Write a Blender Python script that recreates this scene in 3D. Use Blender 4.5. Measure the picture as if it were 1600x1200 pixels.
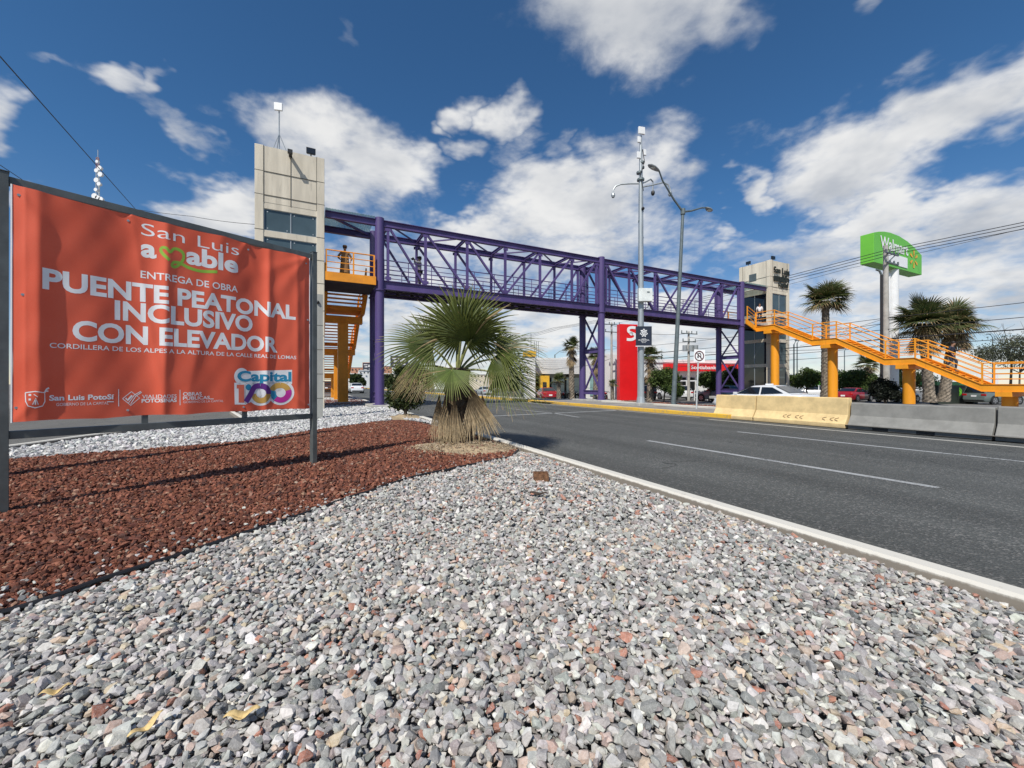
import bpy, bmesh, math, random
import numpy as np
from mathutils import Vector, Matrix

# ---------------------------------------------------------------- clear
for o in list(bpy.data.objects):
    bpy.data.objects.remove(o)
scene = bpy.context.scene
COL = scene.collection
R = math.radians
random.seed(7)
rng = np.random.default_rng(7)

# ---------------------------------------------------------------- camera
F = 630.0          # focal length in pixels of the 1600 px wide photograph
H = 1.2            # eye height
cam_d = bpy.data.cameras.new('camera')
cam_d.sensor_width = 36.0
cam_d.lens = F / 1600 * 36.0
cam_d.clip_start = 0.05
cam_d.clip_end = 6000
cam = bpy.data.objects.new('camera', cam_d)
COL.objects.link(cam)
cam.location = (0, 0, H)
cam.rotation_euler = (R(90), 0, 0)
scene.camera = cam

# ---------------------------------------------------------------- light
SUN_AZ = R(67.0)   # direction the light travels towards, measured from +x
SUN_EL = R(50.0)
EXPOSURE = 0.0
sun_d = bpy.data.lights.new('sun', 'SUN')
sun_d.energy = 4.6
sun_d.angle = R(0.5)
sun_d.color = (1.0, 0.955, 0.88)
sun = bpy.data.objects.new('sun', sun_d)
COL.objects.link(sun)
to_sun = Vector((-math.cos(SUN_AZ) * math.cos(SUN_EL), -math.sin(SUN_AZ) * math.cos(SUN_EL), math.sin(SUN_EL)))
sun.rotation_euler = to_sun.to_track_quat('Z', 'Y').to_euler()
scene.cycles.max_bounces = 5
scene.cycles.diffuse_bounces = 3
scene.cycles.glossy_bounces = 2
scene.view_settings.view_transform = 'Standard'
scene.view_settings.look = 'None'
scene.view_settings.exposure = EXPOSURE
scene.view_settings.gamma = 1.0
scene.view_settings.use_curve_mapping = False


class NT:
    """tiny helper round a node tree"""
    def __init__(self, tree):
        self.t = tree
        self.n = tree.nodes
        self.l = tree.links

    def new(self, kind, **props):
        nd = self.n.new(kind)
        for k, v in props.items():
            setattr(nd, k, v)
        return nd

    def put(self, sock, val):
        if isinstance(val, bpy.types.NodeSocket):
            self.l.new(val, sock)
        elif val is not None:
            if isinstance(val, (tuple, list)) and len(val) == 3 and sock.type == 'RGBA':
                val = (*val, 1)
            sock.default_value = val

    def math(self, op, a, b=None, c=None, clamp=False):
        nd = self.new('ShaderNodeMath', operation=op, use_clamp=clamp)
        self.put(nd.inputs[0], a)
        self.put(nd.inputs[1], b)
        self.put(nd.inputs[2], c)
        return nd.outputs[0]

    def vmath(self, op, a, b=None):
        nd = self.new('ShaderNodeVectorMath', operation=op)
        self.put(nd.inputs[0], a)
        if b is not None:
            self.put(nd.inputs[1], b)
        return nd.outputs['Value'] if op in ('LENGTH', 'DOT_PRODUCT') else nd.outputs[0]

    def ramp01(self, v, lo, hi, a=0.0, b=1.0, smooth=True):
        nd = self.new('ShaderNodeMapRange', interpolation_type='SMOOTHSTEP' if smooth else 'LINEAR', clamp=True)
        self.put(nd.inputs[0], v)
        nd.inputs[1].default_value = lo
        nd.inputs[2].default_value = hi
        nd.inputs[3].default_value = a
        nd.inputs[4].default_value = b
        return nd.outputs[0]

    def noise(self, vec, scale, detail=4.0, rough=0.55, dist=0.0):
        nd = self.new('ShaderNodeTexNoise')
        if vec is not None:
            self.put(nd.inputs['Vector'], vec)
        nd.inputs['Scale'].default_value = scale
        nd.inputs['Detail'].default_value = detail
        nd.inputs['Roughness'].default_value = rough
        nd.inputs['Distortion'].default_value = dist
        return nd.outputs['Fac']

    def mix(self, fac, a, b, blend='MIX'):
        nd = self.new('ShaderNodeMix', data_type='RGBA', blend_type=blend)
        self.put(nd.inputs[0], fac)
        self.put(nd.inputs[6], a)
        self.put(nd.inputs[7], b)
        return nd.outputs[2]


# ---------------------------------------------------------------- world: physical sky with broken clouds
world = bpy.data.worlds.new('World')
scene.world = world
world.use_nodes = True
W = NT(world.node_tree)
W.n.clear()
sky = W.new('ShaderNodeTexSky', sky_type='NISHITA')
sky.sun_disc = False
sky.sun_elevation = SUN_EL
sky.sun_rotation = math.atan2(to_sun.x, to_sun.y)
sky.altitude = 1860
sky.air_density = 1.0
sky.dust_density = 0.4
sky.ozone_density = 1.6
hs = W.new('ShaderNodeHueSaturation')
hs.inputs['Saturation'].default_value = 1.08
hs.inputs['Value'].default_value = 1.0
W.put(hs.inputs['Color'], sky.outputs[0])
tc = W.new('ShaderNodeTexCoord')
direc = tc.outputs['Generated']
sx = W.new('ShaderNodeSeparateXYZ')
W.put(sx.inputs[0], direc)
dx, dy, dz = sx.outputs
ysafe = W.math('MAXIMUM', dy, 0.08)
gx = W.math('DIVIDE', dx, ysafe)
gz = W.math('DIVIDE', dz, ysafe)
cg = W.new('ShaderNodeCombineXYZ')
W.put(cg.inputs[0], gx)
W.put(cg.inputs[1], gz)
# noise coordinates: a flat cloud layer seen in perspective
tint = W.mix(W.ramp01(dz, 0.0, 0.42), (1.06, 0.98, 0.96), (0.62, 1.0, 1.18))
skyc = W.mix(1.0, hs.outputs[0], tint, 'MULTIPLY')
zs = W.math('ADD', W.math('MAXIMUM', dz, 0.0), 0.30)
cn = W.new('ShaderNodeCombineXYZ')
W.put(cn.inputs[0], W.math('DIVIDE', dx, zs))
W.put(cn.inputs[1], W.math('DIVIDE', dy, zs))
W.put(cn.inputs[2], W.math('MULTIPLY', dz, 1.2))
npos = cn.outputs[0]
wn = W.new('ShaderNodeTexNoise')
W.put(wn.inputs['Vector'], npos)
wn.inputs['Scale'].default_value = 4.0
wn.inputs['Detail'].default_value = 4.0
wn.inputs['Roughness'].default_value = 0.6
warp = W.vmath('MULTIPLY', W.vmath('SUBTRACT', wn.outputs['Color'], (0.5, 0.5, 0.5)), (0.42, 0.30, 0.0))
gpos = W.vmath('ADD', cg.outputs[0], warp)
n_big = W.noise(npos, 3.3, 7.0, 0.60, 0.3)
n_fine = W.noise(npos, 10.0, 6.0, 0.64, 0.3)
n_shade = W.noise(W.vmath('ADD', npos, (0.05, 0.11, 0.02)), 4.2, 4.0, 0.55, 0.2)
# cloud groups: (px, py, rx, ry, rotation in degrees, strength)
CLOUDS = [
    (985, -30, 190, 120, 8, 1.0), (1110, 10, 70, 70, 0, .8), (1000, 75, 120, 40, 10, .55),
    (1330, 255, 130, 85, 20, 1.0), (1480, 175, 190, 62, 27, 1.0), (1590, 120, 90, 45, 30, .9), (1270, 290, 60, 45, 0, .8),
    (1420, 350, 270, 42, 12, .9), (1580, 335, 140, 50, 8, .9), (1520, 430, 260, 60, 4, .95), (1290, 390, 110, 45, 18, .75),
    (500, 215, 120, 62, -8, .95), (590, 265, 95, 62, -25, .95), (530, 300, 110, 60, 0, .9), (625, 240, 50, 40, -20, .8),
    (345, 330, 90, 52, 5, .95), (430, 290, 80, 50, -20, .55), (205, 140, 75, 22, -18, .8), (300, 210, 110, 24, -38, .62), (260, 150, 26, 26, 0, .7),
    (8, 175, 40, 52, 20, .85), (70, 95, 60, 12, -20, .4), (30, 290, 60, 24, 0, .55),
    (800, 185, 42, 42, 35, .8), (735, 165, 36, 30, 0, .75), (722, 240, 42, 26, 0, .62), (690, 185, 18, 16, 0, .6),
    (905, 320, 165, 75, 12, 1.0), (985, 280, 95, 70, 20, .9), (745, 355, 130, 40, 10, .9), (820, 265, 60, 50, 30, .6), (910, 225, 24, 22, 40, .5),
    (1165, 290, 42, 30, -15, .8), (1205, 310, 36, 22, 0, .6), (1118, 360, 40, 24, -10, .62), (1045, 300, 30, 40, 0, .5),
    (650, 500, 170, 60, 0, .85), (880, 525, 260, 50, 0, .9), (1060, 500, 170, 46, 4, .85), (560, 420, 110, 70, 0, .7), (700, 560, 320, 34, 0, .75), (1150, 550, 280, 40, 0, .8), (1500, 570, 260, 28, 0, .7), (300, 560, 300, 40, 0, .6),
    (1330, 480, 240, 36, 0, .8), (1560, 510, 180, 26, 0, .75), (1240, 545, 200, 22, 0, .55), (860, 475, 60, 25, 0, .5),
    (700, 400, 200, 60, 10, .75), (860, 400, 230, 60, 8, .85), (1000, 380, 120, 60, 0, .7), (640, 330, 70, 60, -20, .5), (1560, 450, 160, 50, 0, .8), (1230, 470, 130, 40, 0, .6),
    (1380, 20, 46, 16, 35, .5), (530, 60, 22, 12, -30, .3), (460, 400, 80, 40, 0, .6), (1180, 440, 90, 26, 0, .6),
]
grp = bpy.data.node_groups.new('cloud_blob', 'ShaderNodeTree')
for nm, tp in (('P', 'NodeSocketVector'), ('Loc', 'NodeSocketVector'), ('Rot', 'NodeSocketVector'), ('Scl', 'NodeSocketVector'), ('Str', 'NodeSocketFloat'), ('M', 'NodeSocketFloat'), ('Y', 'NodeSocketFloat')):
    grp.interface.new_socket(nm, in_out='INPUT', socket_type=tp)
grp.interface.new_socket('P', in_out='OUTPUT', socket_type='NodeSocketVector')
for nm in ('M', 'Y'):
    grp.interface.new_socket(nm, in_out='OUTPUT', socket_type='NodeSocketFloat')
GN = NT(grp)
gi = GN.new('NodeGroupInput')
go = GN.new('NodeGroupOutput')
mp = GN.new('ShaderNodeMapping', vector_type='TEXTURE')
GN.put(mp.inputs['Vector'], gi.outputs['P'])
GN.put(mp.inputs['Location'], gi.outputs['Loc'])
GN.put(mp.inputs['Rotation'], gi.outputs['Rot'])
GN.put(mp.inputs['Scale'], gi.outputs['Scl'])
s2 = GN.new('ShaderNodeSeparateXYZ')
GN.put(s2.inputs[0], mp.outputs[0])
ln = GN.vmath('LENGTH', mp.outputs[0])
mm = GN.math('MULTIPLY', GN.ramp01(ln, 1.55, 0.15), gi.outputs['Str'])
mout = GN.math('MAXIMUM', mm, gi.outputs['M'])
GN.put(go.inputs['M'], mout)
nud = GN.new('ShaderNodeCombineXYZ')
GN.put(nud.inputs[2], GN.math('MULTIPLY', mout, 1e-6))
GN.put(go.inputs['P'], GN.vmath('ADD', gi.outputs['P'], nud.outputs[0]))    # chained, so that the shader evaluates one cloud after another
GN.put(go.inputs['Y'], GN.math('MULTIPLY_ADD', GN.math('MULTIPLY', mm, mm), s2.outputs[1], gi.outputs['Y']))
msum, ysum = 0.0, 0.0
for (px, py, rx, ry, rot, st) in CLOUDS:
    g = W.new('ShaderNodeGroup')
    g.node_tree = grp
    W.put(g.inputs['P'], gpos)
    g.inputs['Loc'].default_value = ((px - 800) / F, (600 - py) / F, 0)
    g.inputs['Rot'].default_value = (0, 0, R(rot))
    g.inputs['Scl'].default_value = (rx * 1.15 / F, ry * 1.2 / F, 1)
    g.inputs['Str'].default_value = st
    W.put(g.inputs['M'], msum)
    W.put(g.inputs['Y'], ysum)
    msum, ysum, gpos = g.outputs['M'], g.outputs['Y'], g.outputs['P']
front = W.ramp01(dy, 0.0, 0.2)
mask = W.math('ADD', W.math('MULTIPLY', msum, front), W.math('MULTIPLY', W.math('SUBTRACT', 1.0, front), 0.42))
nz = W.math('ADD', W.math('MULTIPLY', W.math('SUBTRACT', n_big, 0.5), 1.15), W.math('MULTIPLY', W.math('SUBTRACT', n_fine, 0.5), 0.60))
dens = W.math('ADD', W.math('MULTIPLY', mask, 1.0), nz)
alpha = W.ramp01(dens, 0.26, 0.98)
lit = W.math('ADD', W.math('MULTIPLY', ysum, 0.55), W.math('MULTIPLY', W.math('SUBTRACT', n_shade, 0.47), 2.6))
litf = W.ramp01(lit, -0.75, 0.55)
ccol = W.mix(litf, (4.9, 5.2, 5.7), (8.9, 8.85, 8.7))
final = W.mix(W.math('MULTIPLY', alpha, 0.95), skyc, ccol)
bg = W.new('ShaderNodeBackground')
W.put(bg.inputs['Color'], final)
bg.inputs['Strength'].default_value = 0.10
wo = W.new('ShaderNodeOutputWorld')
W.l.new(bg.outputs[0], wo.inputs[0])

# ---------------------------------------------------------------- coordinates
AZ = R(26.5)       # the avenue runs off 26.5 degrees left of the view
UX, UY = -math.sin(AZ), math.cos(AZ)
VX, VY = math.cos(AZ), math.sin(AZ)
def UV(u, v, z=0.0):
    """u metres along the avenue, v metres across it to the right"""
    return Vector((UX * u + VX * v, UY * u + VY * v, z))
def G(px, py, z=0.0):
    """ground point at height z seen at a pixel of the photograph"""
    y = F * (H - z) / (py - 600)
    return Vector(((px - 800) / F * y, y, z))
def at(px, py, y):
    """point at distance y seen at a pixel of the photograph"""
    return Vector(((px - 800) / F * y, y, H + (600 - py) / F * y))
def uof(px, v):
    r = (px - 800) / F
    return v * (VX - VY * r) / (UY * r - UX)

# ---------------------------------------------------------------- materials
MATS = {}
def mat(name, color, rough=0.6, metal=0.0, var=0.12, scale=3.0, bump=0.0, bscale=40.0, streak=False, dirt=None, spec=0.5):
    if name in MATS:
        return MATS[name]
    m = bpy.data.materials.new(name)
    m.use_nodes = True
    T = NT(m.node_tree)
    b = T.n['Principled BSDF']
    b.inputs['Roughness'].default_value = rough
    b.inputs['Metallic'].default_value = metal
    b.inputs['Specular IOR Level'].default_value = spec
    geo = T.new('ShaderNodeNewGeometry')
    pos = geo.outputs['Position']
    if streak:
        mpn = T.new('ShaderNodeMapping')
        mpn.inputs['Scale'].default_value = (1, 1, 0.12)
        T.put(mpn.inputs[0], pos)
        pos2 = mpn.outputs[0]
    else:
        pos2 = pos
    nz_ = T.noise(pos2, scale, 5.0, 0.6)
    f = T.ramp01(nz_, 0.3, 0.7)
    lo = tuple(c * (1 - var) for c in color)
    hi = tuple(min(1, c * (1 + var)) for c in color)
    c = T.mix(f, lo, hi)
    if dirt:
        f2 = T.ramp01(T.noise(pos2, scale * 2.7, 6.0, 0.65), 0.55, 0.75)
        c = T.mix(T.math('MULTIPLY', f2, dirt[1]), c, dirt[0])
    T.put(b.inputs['Base Color'], c)
    if bump:
        bp = T.new('ShaderNodeBump')
        bp.inputs['Strength'].default_value = bump
        bp.inputs['Distance'].default_value = 0.01
        T.put(bp.inputs['Height'], T.noise(pos, bscale, 4.0, 0.6))
        T.put(b.inputs['Normal'], bp.outputs[0])
    MATS[name] = m
    return m

def attr_mat(name, rough=0.6, noise_scale=0, noise_amt=0.0, translucent=0.0, bump=0.0, veins=False, spec=0.3):
    """base colour from the per-face colour attribute of the mesh"""
    if name in MATS:
        return MATS[name]
    m = bpy.data.materials.new(name)
    m.use_nodes = True
    T = NT(m.node_tree)
    b = T.n['Principled BSDF']
    b.inputs['Roughness'].default_value = rough
    b.inputs['Specular IOR Level'].default_value = spec
    at_ = T.new('ShaderNodeAttribute', attribute_name='Col')
    c = at_.outputs['Color']
    geo = T.new('ShaderNodeNewGeometry')
    pos = geo.outputs['Position']
    if noise_scale:
        nn = T.noise(pos, noise_scale, 5.0, 0.65, 0.6)
        k = T.ramp01(nn, 0.25, 0.75, 1 - noise_amt, 1 + noise_amt, False)
        mul = T.vmath('SCALE', c)
        mul.node.inputs['Scale'].default_value = 1
        T.put(mul.node.inputs['Scale'], k)
        c = mul
        if veins:
            v2 = T.noise(pos, noise_scale * 0.7, 3.0, 0.5, 2.0)
            vv = T.ramp01(T.math('ABSOLUTE', T.math('SUBTRACT', v2, 0.5)), 0.0, 0.022, 0.45, 0.0)
            c = T.mix(vv, c, (0.62, 0.6, 0.57))
    T.put(b.inputs['Base Color'], c)
    if bump:
        bp = T.new('ShaderNodeBump')
        bp.inputs['Strength'].default_value = bump
        bp.inputs['Distance'].default_value = 0.004
        T.put(bp.inputs['Height'], T.noise(pos, 160, 4.0, 0.7))
        T.put(b.inputs['Normal'], bp.outputs[0])
    if translucent:
        tr = T.new('ShaderNodeBsdfTranslucent')
        T.put(tr.inputs['Color'], c)
        mx = T.new('ShaderNodeMixShader')
        mx.inputs[0].default_value = translucent
        T.l.new(b.outputs[0], mx.inputs[1])
        T.l.new(tr.outputs[0], mx.inputs[2])
        T.l.new(mx.outputs[0], T.n['Material Output'].inputs[0])
    MATS[name] = m
    return m

def glass_mat(name, tint=(0.05, 0.07, 0.08), rough=0.05, spec=0.8):
    return mat(name, tint, rough, 0.0, 0.15, 0.7, spec=spec)

def clear_mat(name, tint=(0.75, 0.85, 0.85), rough=0.05, alpha=0.45):
    if name in MATS:
        return MATS[name]
    m = bpy.data.materials.new(name)
    m.use_nodes = True
    T = NT(m.node_tree)
    b = T.n['Principled BSDF']
    T.put(b.inputs['Base Color'], tint)
    b.inputs['Roughness'].default_value = rough
    tp = T.new('ShaderNodeBsdfTransparent')
    T.put(tp.inputs['Color'], tint)
    mx = T.new('ShaderNodeMixShader')
    mx.inputs[0].default_value = alpha
    T.l.new(tp.outputs[0], mx.inputs[1])
    T.l.new(b.outputs[0], mx.inputs[2])
    T.l.new(mx.outputs[0], T.n['Material Output'].inputs[0])
    MATS[name] = m
    return m

M_PURPLE = mat('purple_paint', (0.086, 0.057, 0.180), 0.5, 0, .16, 1.3, .12, 18, True, ((0.075, 0.06, 0.12), .55))
M_ORANGE = mat('orange_paint', (0.86, 0.335, 0.014), 0.5, 0, .12, 1.5, .12, 18, True, ((0.46, 0.18, 0.04), .5))
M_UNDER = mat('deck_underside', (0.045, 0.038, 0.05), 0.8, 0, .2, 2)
M_FRAME = mat('grey_steel', (0.115, 0.125, 0.12), 0.5, 0.3, .18, 6, dirt=((0.14, 0.11, 0.09), .3))
M_GALV = mat('galvanised_steel', (0.38, 0.41, 0.42), 0.45, 0.4, .15, 5, streak=True)
M_LAMPGREY = mat('lamp_grey_paint', (0.13, 0.16, 0.165), 0.5, 0.2, .15, 4)
M_CONC = mat('precast_concrete', (0.64, 0.575, 0.46), 0.85, 0, .14, 2.2, .25, 30, True, ((0.30, 0.27, 0.22), .5))
M_CONC2 = mat('plain_concrete', (0.40, 0.385, 0.35), 0.9, 0, .14, 3, .25, 30, False, ((0.25, 0.23, 0.2), .35))
M_JOINT = mat('joint_shadow_gap', (0.13, 0.12, 0.10), 0.9)
M_GLASS = glass_mat('tower_glass', (0.065, 0.095, 0.105), 0.06, .6)
M_DKGLASS = glass_mat('dark_glass', (0.012, 0.014, 0.016), 0.05)
M_WHITE = mat('white_paint', (0.8, 0.8, 0.79), 0.5, 0, .05, 2)
M_WALLW = mat('white_wall', (0.72, 0.72, 0.70), 0.85, 0, .07, .8, streak=True)
M_BLACK = mat('black_plastic', (0.015, 0.015, 0.016), 0.5)
M_RUBBER = mat('rubber', (0.02, 0.02, 0.02), 0.8)
M_CHROME = mat('rim_alloy', (0.5, 0.5, 0.52), 0.3, 0.8)
M_RED = mat('red_panel', (0.78, 0.012, 0.015), 0.4, 0, .05, 1)
M_GREEN = mat('sign_green', (0.165, 0.53, 0.05), 0.4, 0, .04, .6)
M_YELLOW = mat('yellow_paint', (0.78, 0.44, 0.03), 0.6, 0, .1, 2)
M_WIRE = mat('wire_black', (0.02, 0.02, 0.022), 0.7)

# ---------------------------------------------------------------- object helpers
def tag(o, label=None, cat=None, group=None, kind=None):
    if label: o['label'] = label
    if cat: o['category'] = cat
    if group: o['group'] = group
    if kind: o['kind'] = kind
    return o

def thing(name, label, cat, loc=(0, 0, 0), rotz=0.0, group=None):
    o = bpy.data.objects.new(name, None)
    o.empty_display_size = 0.2
    COL.objects.link(o)
    o.location = loc
    o.rotation_euler = (0, 0, rotz)
    return tag(o, label, cat, group)

def wloc(o):
    v = Vector((0, 0, 0))
    while o is not None:
        v += o.location
        o = o.parent
    return v

def link_mesh(name, me, m, parent=None, world=True, smooth=False):
    o = bpy.data.objects.new(name, me)
    COL.objects.link(o)
    if m is not None:
        me.materials.append(m)
    if parent is not None:
        if world:
            me.transform(Matrix.Translation(-wloc(parent)))
        o.parent = parent
    if smooth:
        me.polygons.foreach_set('use_smooth', [True] * len(me.polygons))
    return o

def copy_tree(o, parent=None):
    c = o.copy()
    COL.objects.link(c)
    if parent is not None:
        c.parent = parent
    for ch in list(o.children):
        copy_tree(ch, c)
    return c

class MB:
    """collects solid shapes into one mesh"""
    def __init__(self):
        self.v = []
        self.f = []
    def add(self, verts, faces):
        k = len(self.v)
        self.v += [tuple(p) for p in verts]
        self.f += [tuple(i + k for i in f) for f in faces]
        return self
    def hexa(self, p):
        return self.add(p, [(0, 3, 2, 1), (4, 5, 6, 7), (0, 1, 5, 4), (1, 2, 6, 5), (2, 3, 7, 6), (3, 0, 4, 7)])
    def box(self, c, s, rz=0.0):
        c = Vector(c)
        m = Matrix.Rotation(rz, 3, 'Z')
        x, y, z = s[0] / 2, s[1] / 2, s[2] / 2
        return self.hexa([c + m @ Vector(q) for q in ((-x, -y, -z), (x, -y, -z), (x, y, -z), (-x, y, -z), (-x, -y, z), (x, -y, z), (x, y, z), (-x, y, z))])
    def ubox(self, u0, u1, v0, v1, z0, z1):
        return self.hexa([UV(u0, v0, z0), UV(u0, v1, z0), UV(u1, v1, z0), UV(u1, v0, z0), UV(u0, v0, z1), UV(u0, v1, z1), UV(u1, v1, z1), UV(u1, v0, z1)])
    def beam(self, a, b, w, h, up=(0, 0, 1)):
        a, b = Vector(a), Vector(b)
        d = (b - a).normalized()
        up = Vector(up)
        if abs(d.dot(up)) > 0.98:
            up = Vector((UX, UY, 0))
        s = d.cross(up).normalized()
        t = s.cross(d).normalized()
        s *= w / 2
        t *= h / 2
        return self.hexa([a - s - t, a + s - t, a + s + t, a - s + t, b - s - t, b + s - t, b + s + t, b - s + t])
    def ibeam(self, a, b, w, h, t=0.03, up=(0, 0, 1)):
        """flanges and web of a rolled steel section"""
        a, b = Vector(a), Vector(b)
        d = (b - a).normalized()
        s = d.cross(Vector(up)).normalized()
        n = s.cross(d).normalized()
        o = n * (h / 2 - t / 2)
        self.beam(a + o, b + o, w, t, up)
        self.beam(a - o, b - o, w, t, up)
        return self.beam(a, b, t, h - 2 * t, up)
    def tube(self, pts, r, n=10, cap=True):
        pts = [Vector(p) for p in pts]
        rr = r if isinstance(r, (list, tuple)) else [r] * len(pts)
        k = len(self.v)
        pd = None
        for i, p in enumerate(pts):
            d = (pts[min(i + 1, len(pts) - 1)] - pts[max(i - 1, 0)]).normalized()
            if pd is None:
                a = Vector((0, 0, 1)) if abs(d.z) < 0.9 else Vector((1, 0, 0))
                s = d.cross(a).normalized()
            else:
                s = (s - d * s.dot(d)).normalized()
            pd = d
            t = d.cross(s)
            for j in range(n):
                w = 2 * math.pi * j / n
                self.v.append(tuple(p + (s * math.cos(w) + t * math.sin(w)) * rr[i]))
        for i in range(len(pts) - 1):
            for j in range(n):
                a0, b0 = k + i * n + j, k + i * n + (j + 1) % n
                self.f.append((a0, b0, b0 + n, a0 + n))
        if cap:
            self.f.append(tuple(k + j for j in reversed(range(n))))
            e = k + (len(pts) - 1) * n
            self.f.append(tuple(e + j for j in range(n)))
        return self
    def prism(self, poly, off):
        """polygon of 3-D points pushed along a vector"""
        n = len(poly)
        off = Vector(off)
        p = [Vector(q) for q in poly]
        return self.add(p + [q + off for q in p], [tuple(reversed(range(n))), tuple(range(n, 2 * n))] + [(i, (i + 1) % n, n + (i + 1) % n, n + i) for i in range(n)])
    def loft(self, rings, cap=True):
        n = len(rings[0])
        k = len(self.v)
        for r in rings:
            self.v += [tuple(p) for p in r]
        for i in range(len(rings) - 1):
            for j in range(n):
                a0, b0 = k + i * n + j, k + i * n + (j + 1) % n
                self.f.append((a0, b0, b0 + n, a0 + n))
        if cap:
            self.f.append(tuple(k + j for j in reversed(range(n))))
            e = k + (len(rings) - 1) * n
            self.f.append(tuple(e + j for j in range(n)))
        return self
    def ball(self, c, r, sq=(1, 1, 1), n=10, m=6):
        c = Vector(c)
        rings = []
        for i in range(m + 1):
            a = -math.pi / 2 + math.pi * min(max(i / m, 0.02), 0.98)
            rings.append([c + Vector((math.cos(a) * math.cos(2 * math.pi * j / n) * r * sq[0], math.cos(a) * math.sin(2 * math.pi * j / n) * r * sq[1], math.sin(a) * r * sq[2])) for j in range(n)])
        return self.loft(rings)
    def build(self, name, m, parent=None, world=True, smooth=False, bevel=0.0, fix=True):
        me = bpy.data.meshes.new(name)
        me.from_pydata(self.v, [], self.f)
        if fix:
            bm = bmesh.new()
            bm.from_mesh(me)
            bmesh.ops.recalc_face_normals(bm, faces=bm.faces)
            bm.to_mesh(me)
            bm.free()
        o = link_mesh(name, me, m, parent, world, False)
        if smooth:
            me.polygons.foreach_set('use_smooth', [True] * len(me.polygons))
            me.set_sharp_from_angle(angle=R(40))
        if bevel:
            bv = o.modifiers.new('bevel', 'BEVEL')
            bv.width = bevel
            bv.segments = 2
            bv.limit_method = 'ANGLE'
        return o

def np_mesh(name, V, Fc, colors=None, m=None, parent=None, world=True):
    """V (n,3) array, Fc (k,3|4) array, colors per face (k,3)"""
    me = bpy.data.meshes.new(name)
    V = np.asarray(V, dtype=np.float32)
    Fc = np.asarray(Fc, dtype=np.int32)
    nf, c = Fc.shape
    me.vertices.add(len(V))
    me.vertices.foreach_set('co', V.ravel())
    me.loops.add(nf * c)
    me.loops.foreach_set('vertex_index', Fc.ravel())
    me.polygons.add(nf)
    me.polygons.foreach_set('loop_start', np.arange(0, nf * c, c, dtype=np.int32))
    if colors is not None:
        a = me.attributes.new('Col', 'FLOAT_COLOR', 'FACE')
        cc = np.ones((nf, 4), dtype=np.float32)
        cc[:, :3] = colors
        a.data.foreach_set('color', cc.ravel())
    me.update(calc_edges=True)
    me.polygons.foreach_set('use_smooth', [False] * nf)
    return link_mesh(name, me, m, parent, world)

# ---------------------------------------------------------------- lettering
_txt = bpy.data.curves.new('lettering_source', 'FONT')
_txo = bpy.data.objects.new('lettering_source', _txt)
COL.objects.link(_txo)
def text_2d(body, bold=0.0, space=1.0):
    _txt.body = body
    _txt.size = 1.0
    _txt.offset = bold
    _txt.space_character = space
    _txt.resolution_u = 4
    bpy.context.view_layer.update()
    dg = bpy.context.evaluated_depsgraph_get()
    me = bpy.data.meshes.new_from_object(_txo.evaluated_get(dg))
    vs = np.array([v.co[:2] for v in me.vertices])
    fs = [tuple(p.vertices) for p in me.polygons]
    bpy.data.meshes.remove(me)
    return vs, fs
_h, _ = text_2d('H')
CAP = _h[:, 1].max() - _h[:, 1].min()

def lettering(name, m, parent, body, x0, x1, base, cap, fn, bold=0.0, cut=0.0, space=1.0):
    """body set between x0 and x1 on a baseline; fn maps flat (x, y) to the surface it is printed on"""
    vs, fs = text_2d(body, bold, space)
    mn, mx = vs[:, 0].min(), vs[:, 0].max()
    V = [((x - mn) / (mx - mn) * (x1 - x0) + x0, y / CAP * cap + base) for x, y in vs]
    return flat_print(name, m, parent, V, fs, fn, cut)

def flat_print(name, m, parent, V, fs, fn, cut=0.0):
    bm = bmesh.new()
    bv = [bm.verts.new((x, y, 0)) for x, y in V]
    for f in fs:
        try:
            bm.faces.new([bv[i] for i in f])
        except ValueError:
            pass
    if cut:
        xs = [v.co.x for v in bm.verts]
        ys = [v.co.y for v in bm.verts]
        for k in (0, 1):
            lo, hi = (min(xs), max(xs)) if k == 0 else (min(ys), max(ys))
            t = math.ceil(lo / cut) * cut
            while t < hi:
                co = (t, 0, 0) if k == 0 else (0, t, 0)
                no = (1, 0, 0) if k == 0 else (0, 1, 0)
                bmesh.ops.bisect_plane(bm, geom=bm.verts[:] + bm.edges[:] + bm.faces[:], plane_co=co, plane_no=no)
                t += cut
    for v in bm.verts:
        v.co = Vector(fn(v.co.x, v.co.y))
    me = bpy.data.meshes.new(name)
    bm.to_mesh(me)
    bm.free()
    return link_mesh(name, me, m, parent, True)

def ring_2d(cx, cy, r0, r1, a0=0, a1=360, n=28, sy=1.0):
    """annulus sector as flat quads"""
    V, fs = [], []
    for i in range(n + 1):
        a = R(a0 + (a1 - a0) * i / n)
        V += [(cx + r0 * math.cos(a), cy + r0 * math.sin(a) * sy), (cx + r1 * math.cos(a), cy + r1 * math.sin(a) * sy)]
    for i in range(n):
        fs.append((2 * i, 2 * i + 1, 2 * i + 3, 2 * i + 2))
    return V, fs

def stroke_2d(pts, w):
    """polyline with width as flat quads"""
    V, fs = [], []
    n = len(pts)
    for i, (x, y) in enumerate(pts):
        xa, ya = pts[max(i - 1, 0)]
        xb, yb = pts[min(i + 1, n - 1)]
        l = math.hypot(xb - xa, yb - ya) or 1
        nx, ny = -(yb - ya) / l, (xb - xa) / l
        ww = w[i] if isinstance(w, (list, tuple)) else w
        V += [(x + nx * ww / 2, y + ny * ww / 2), (x - nx * ww / 2, y - ny * ww / 2)]
    for i in range(n - 1):
        fs.append((2 * i, 2 * i + 1, 2 * i + 3, 2 * i + 2))
    return V, fs

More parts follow.
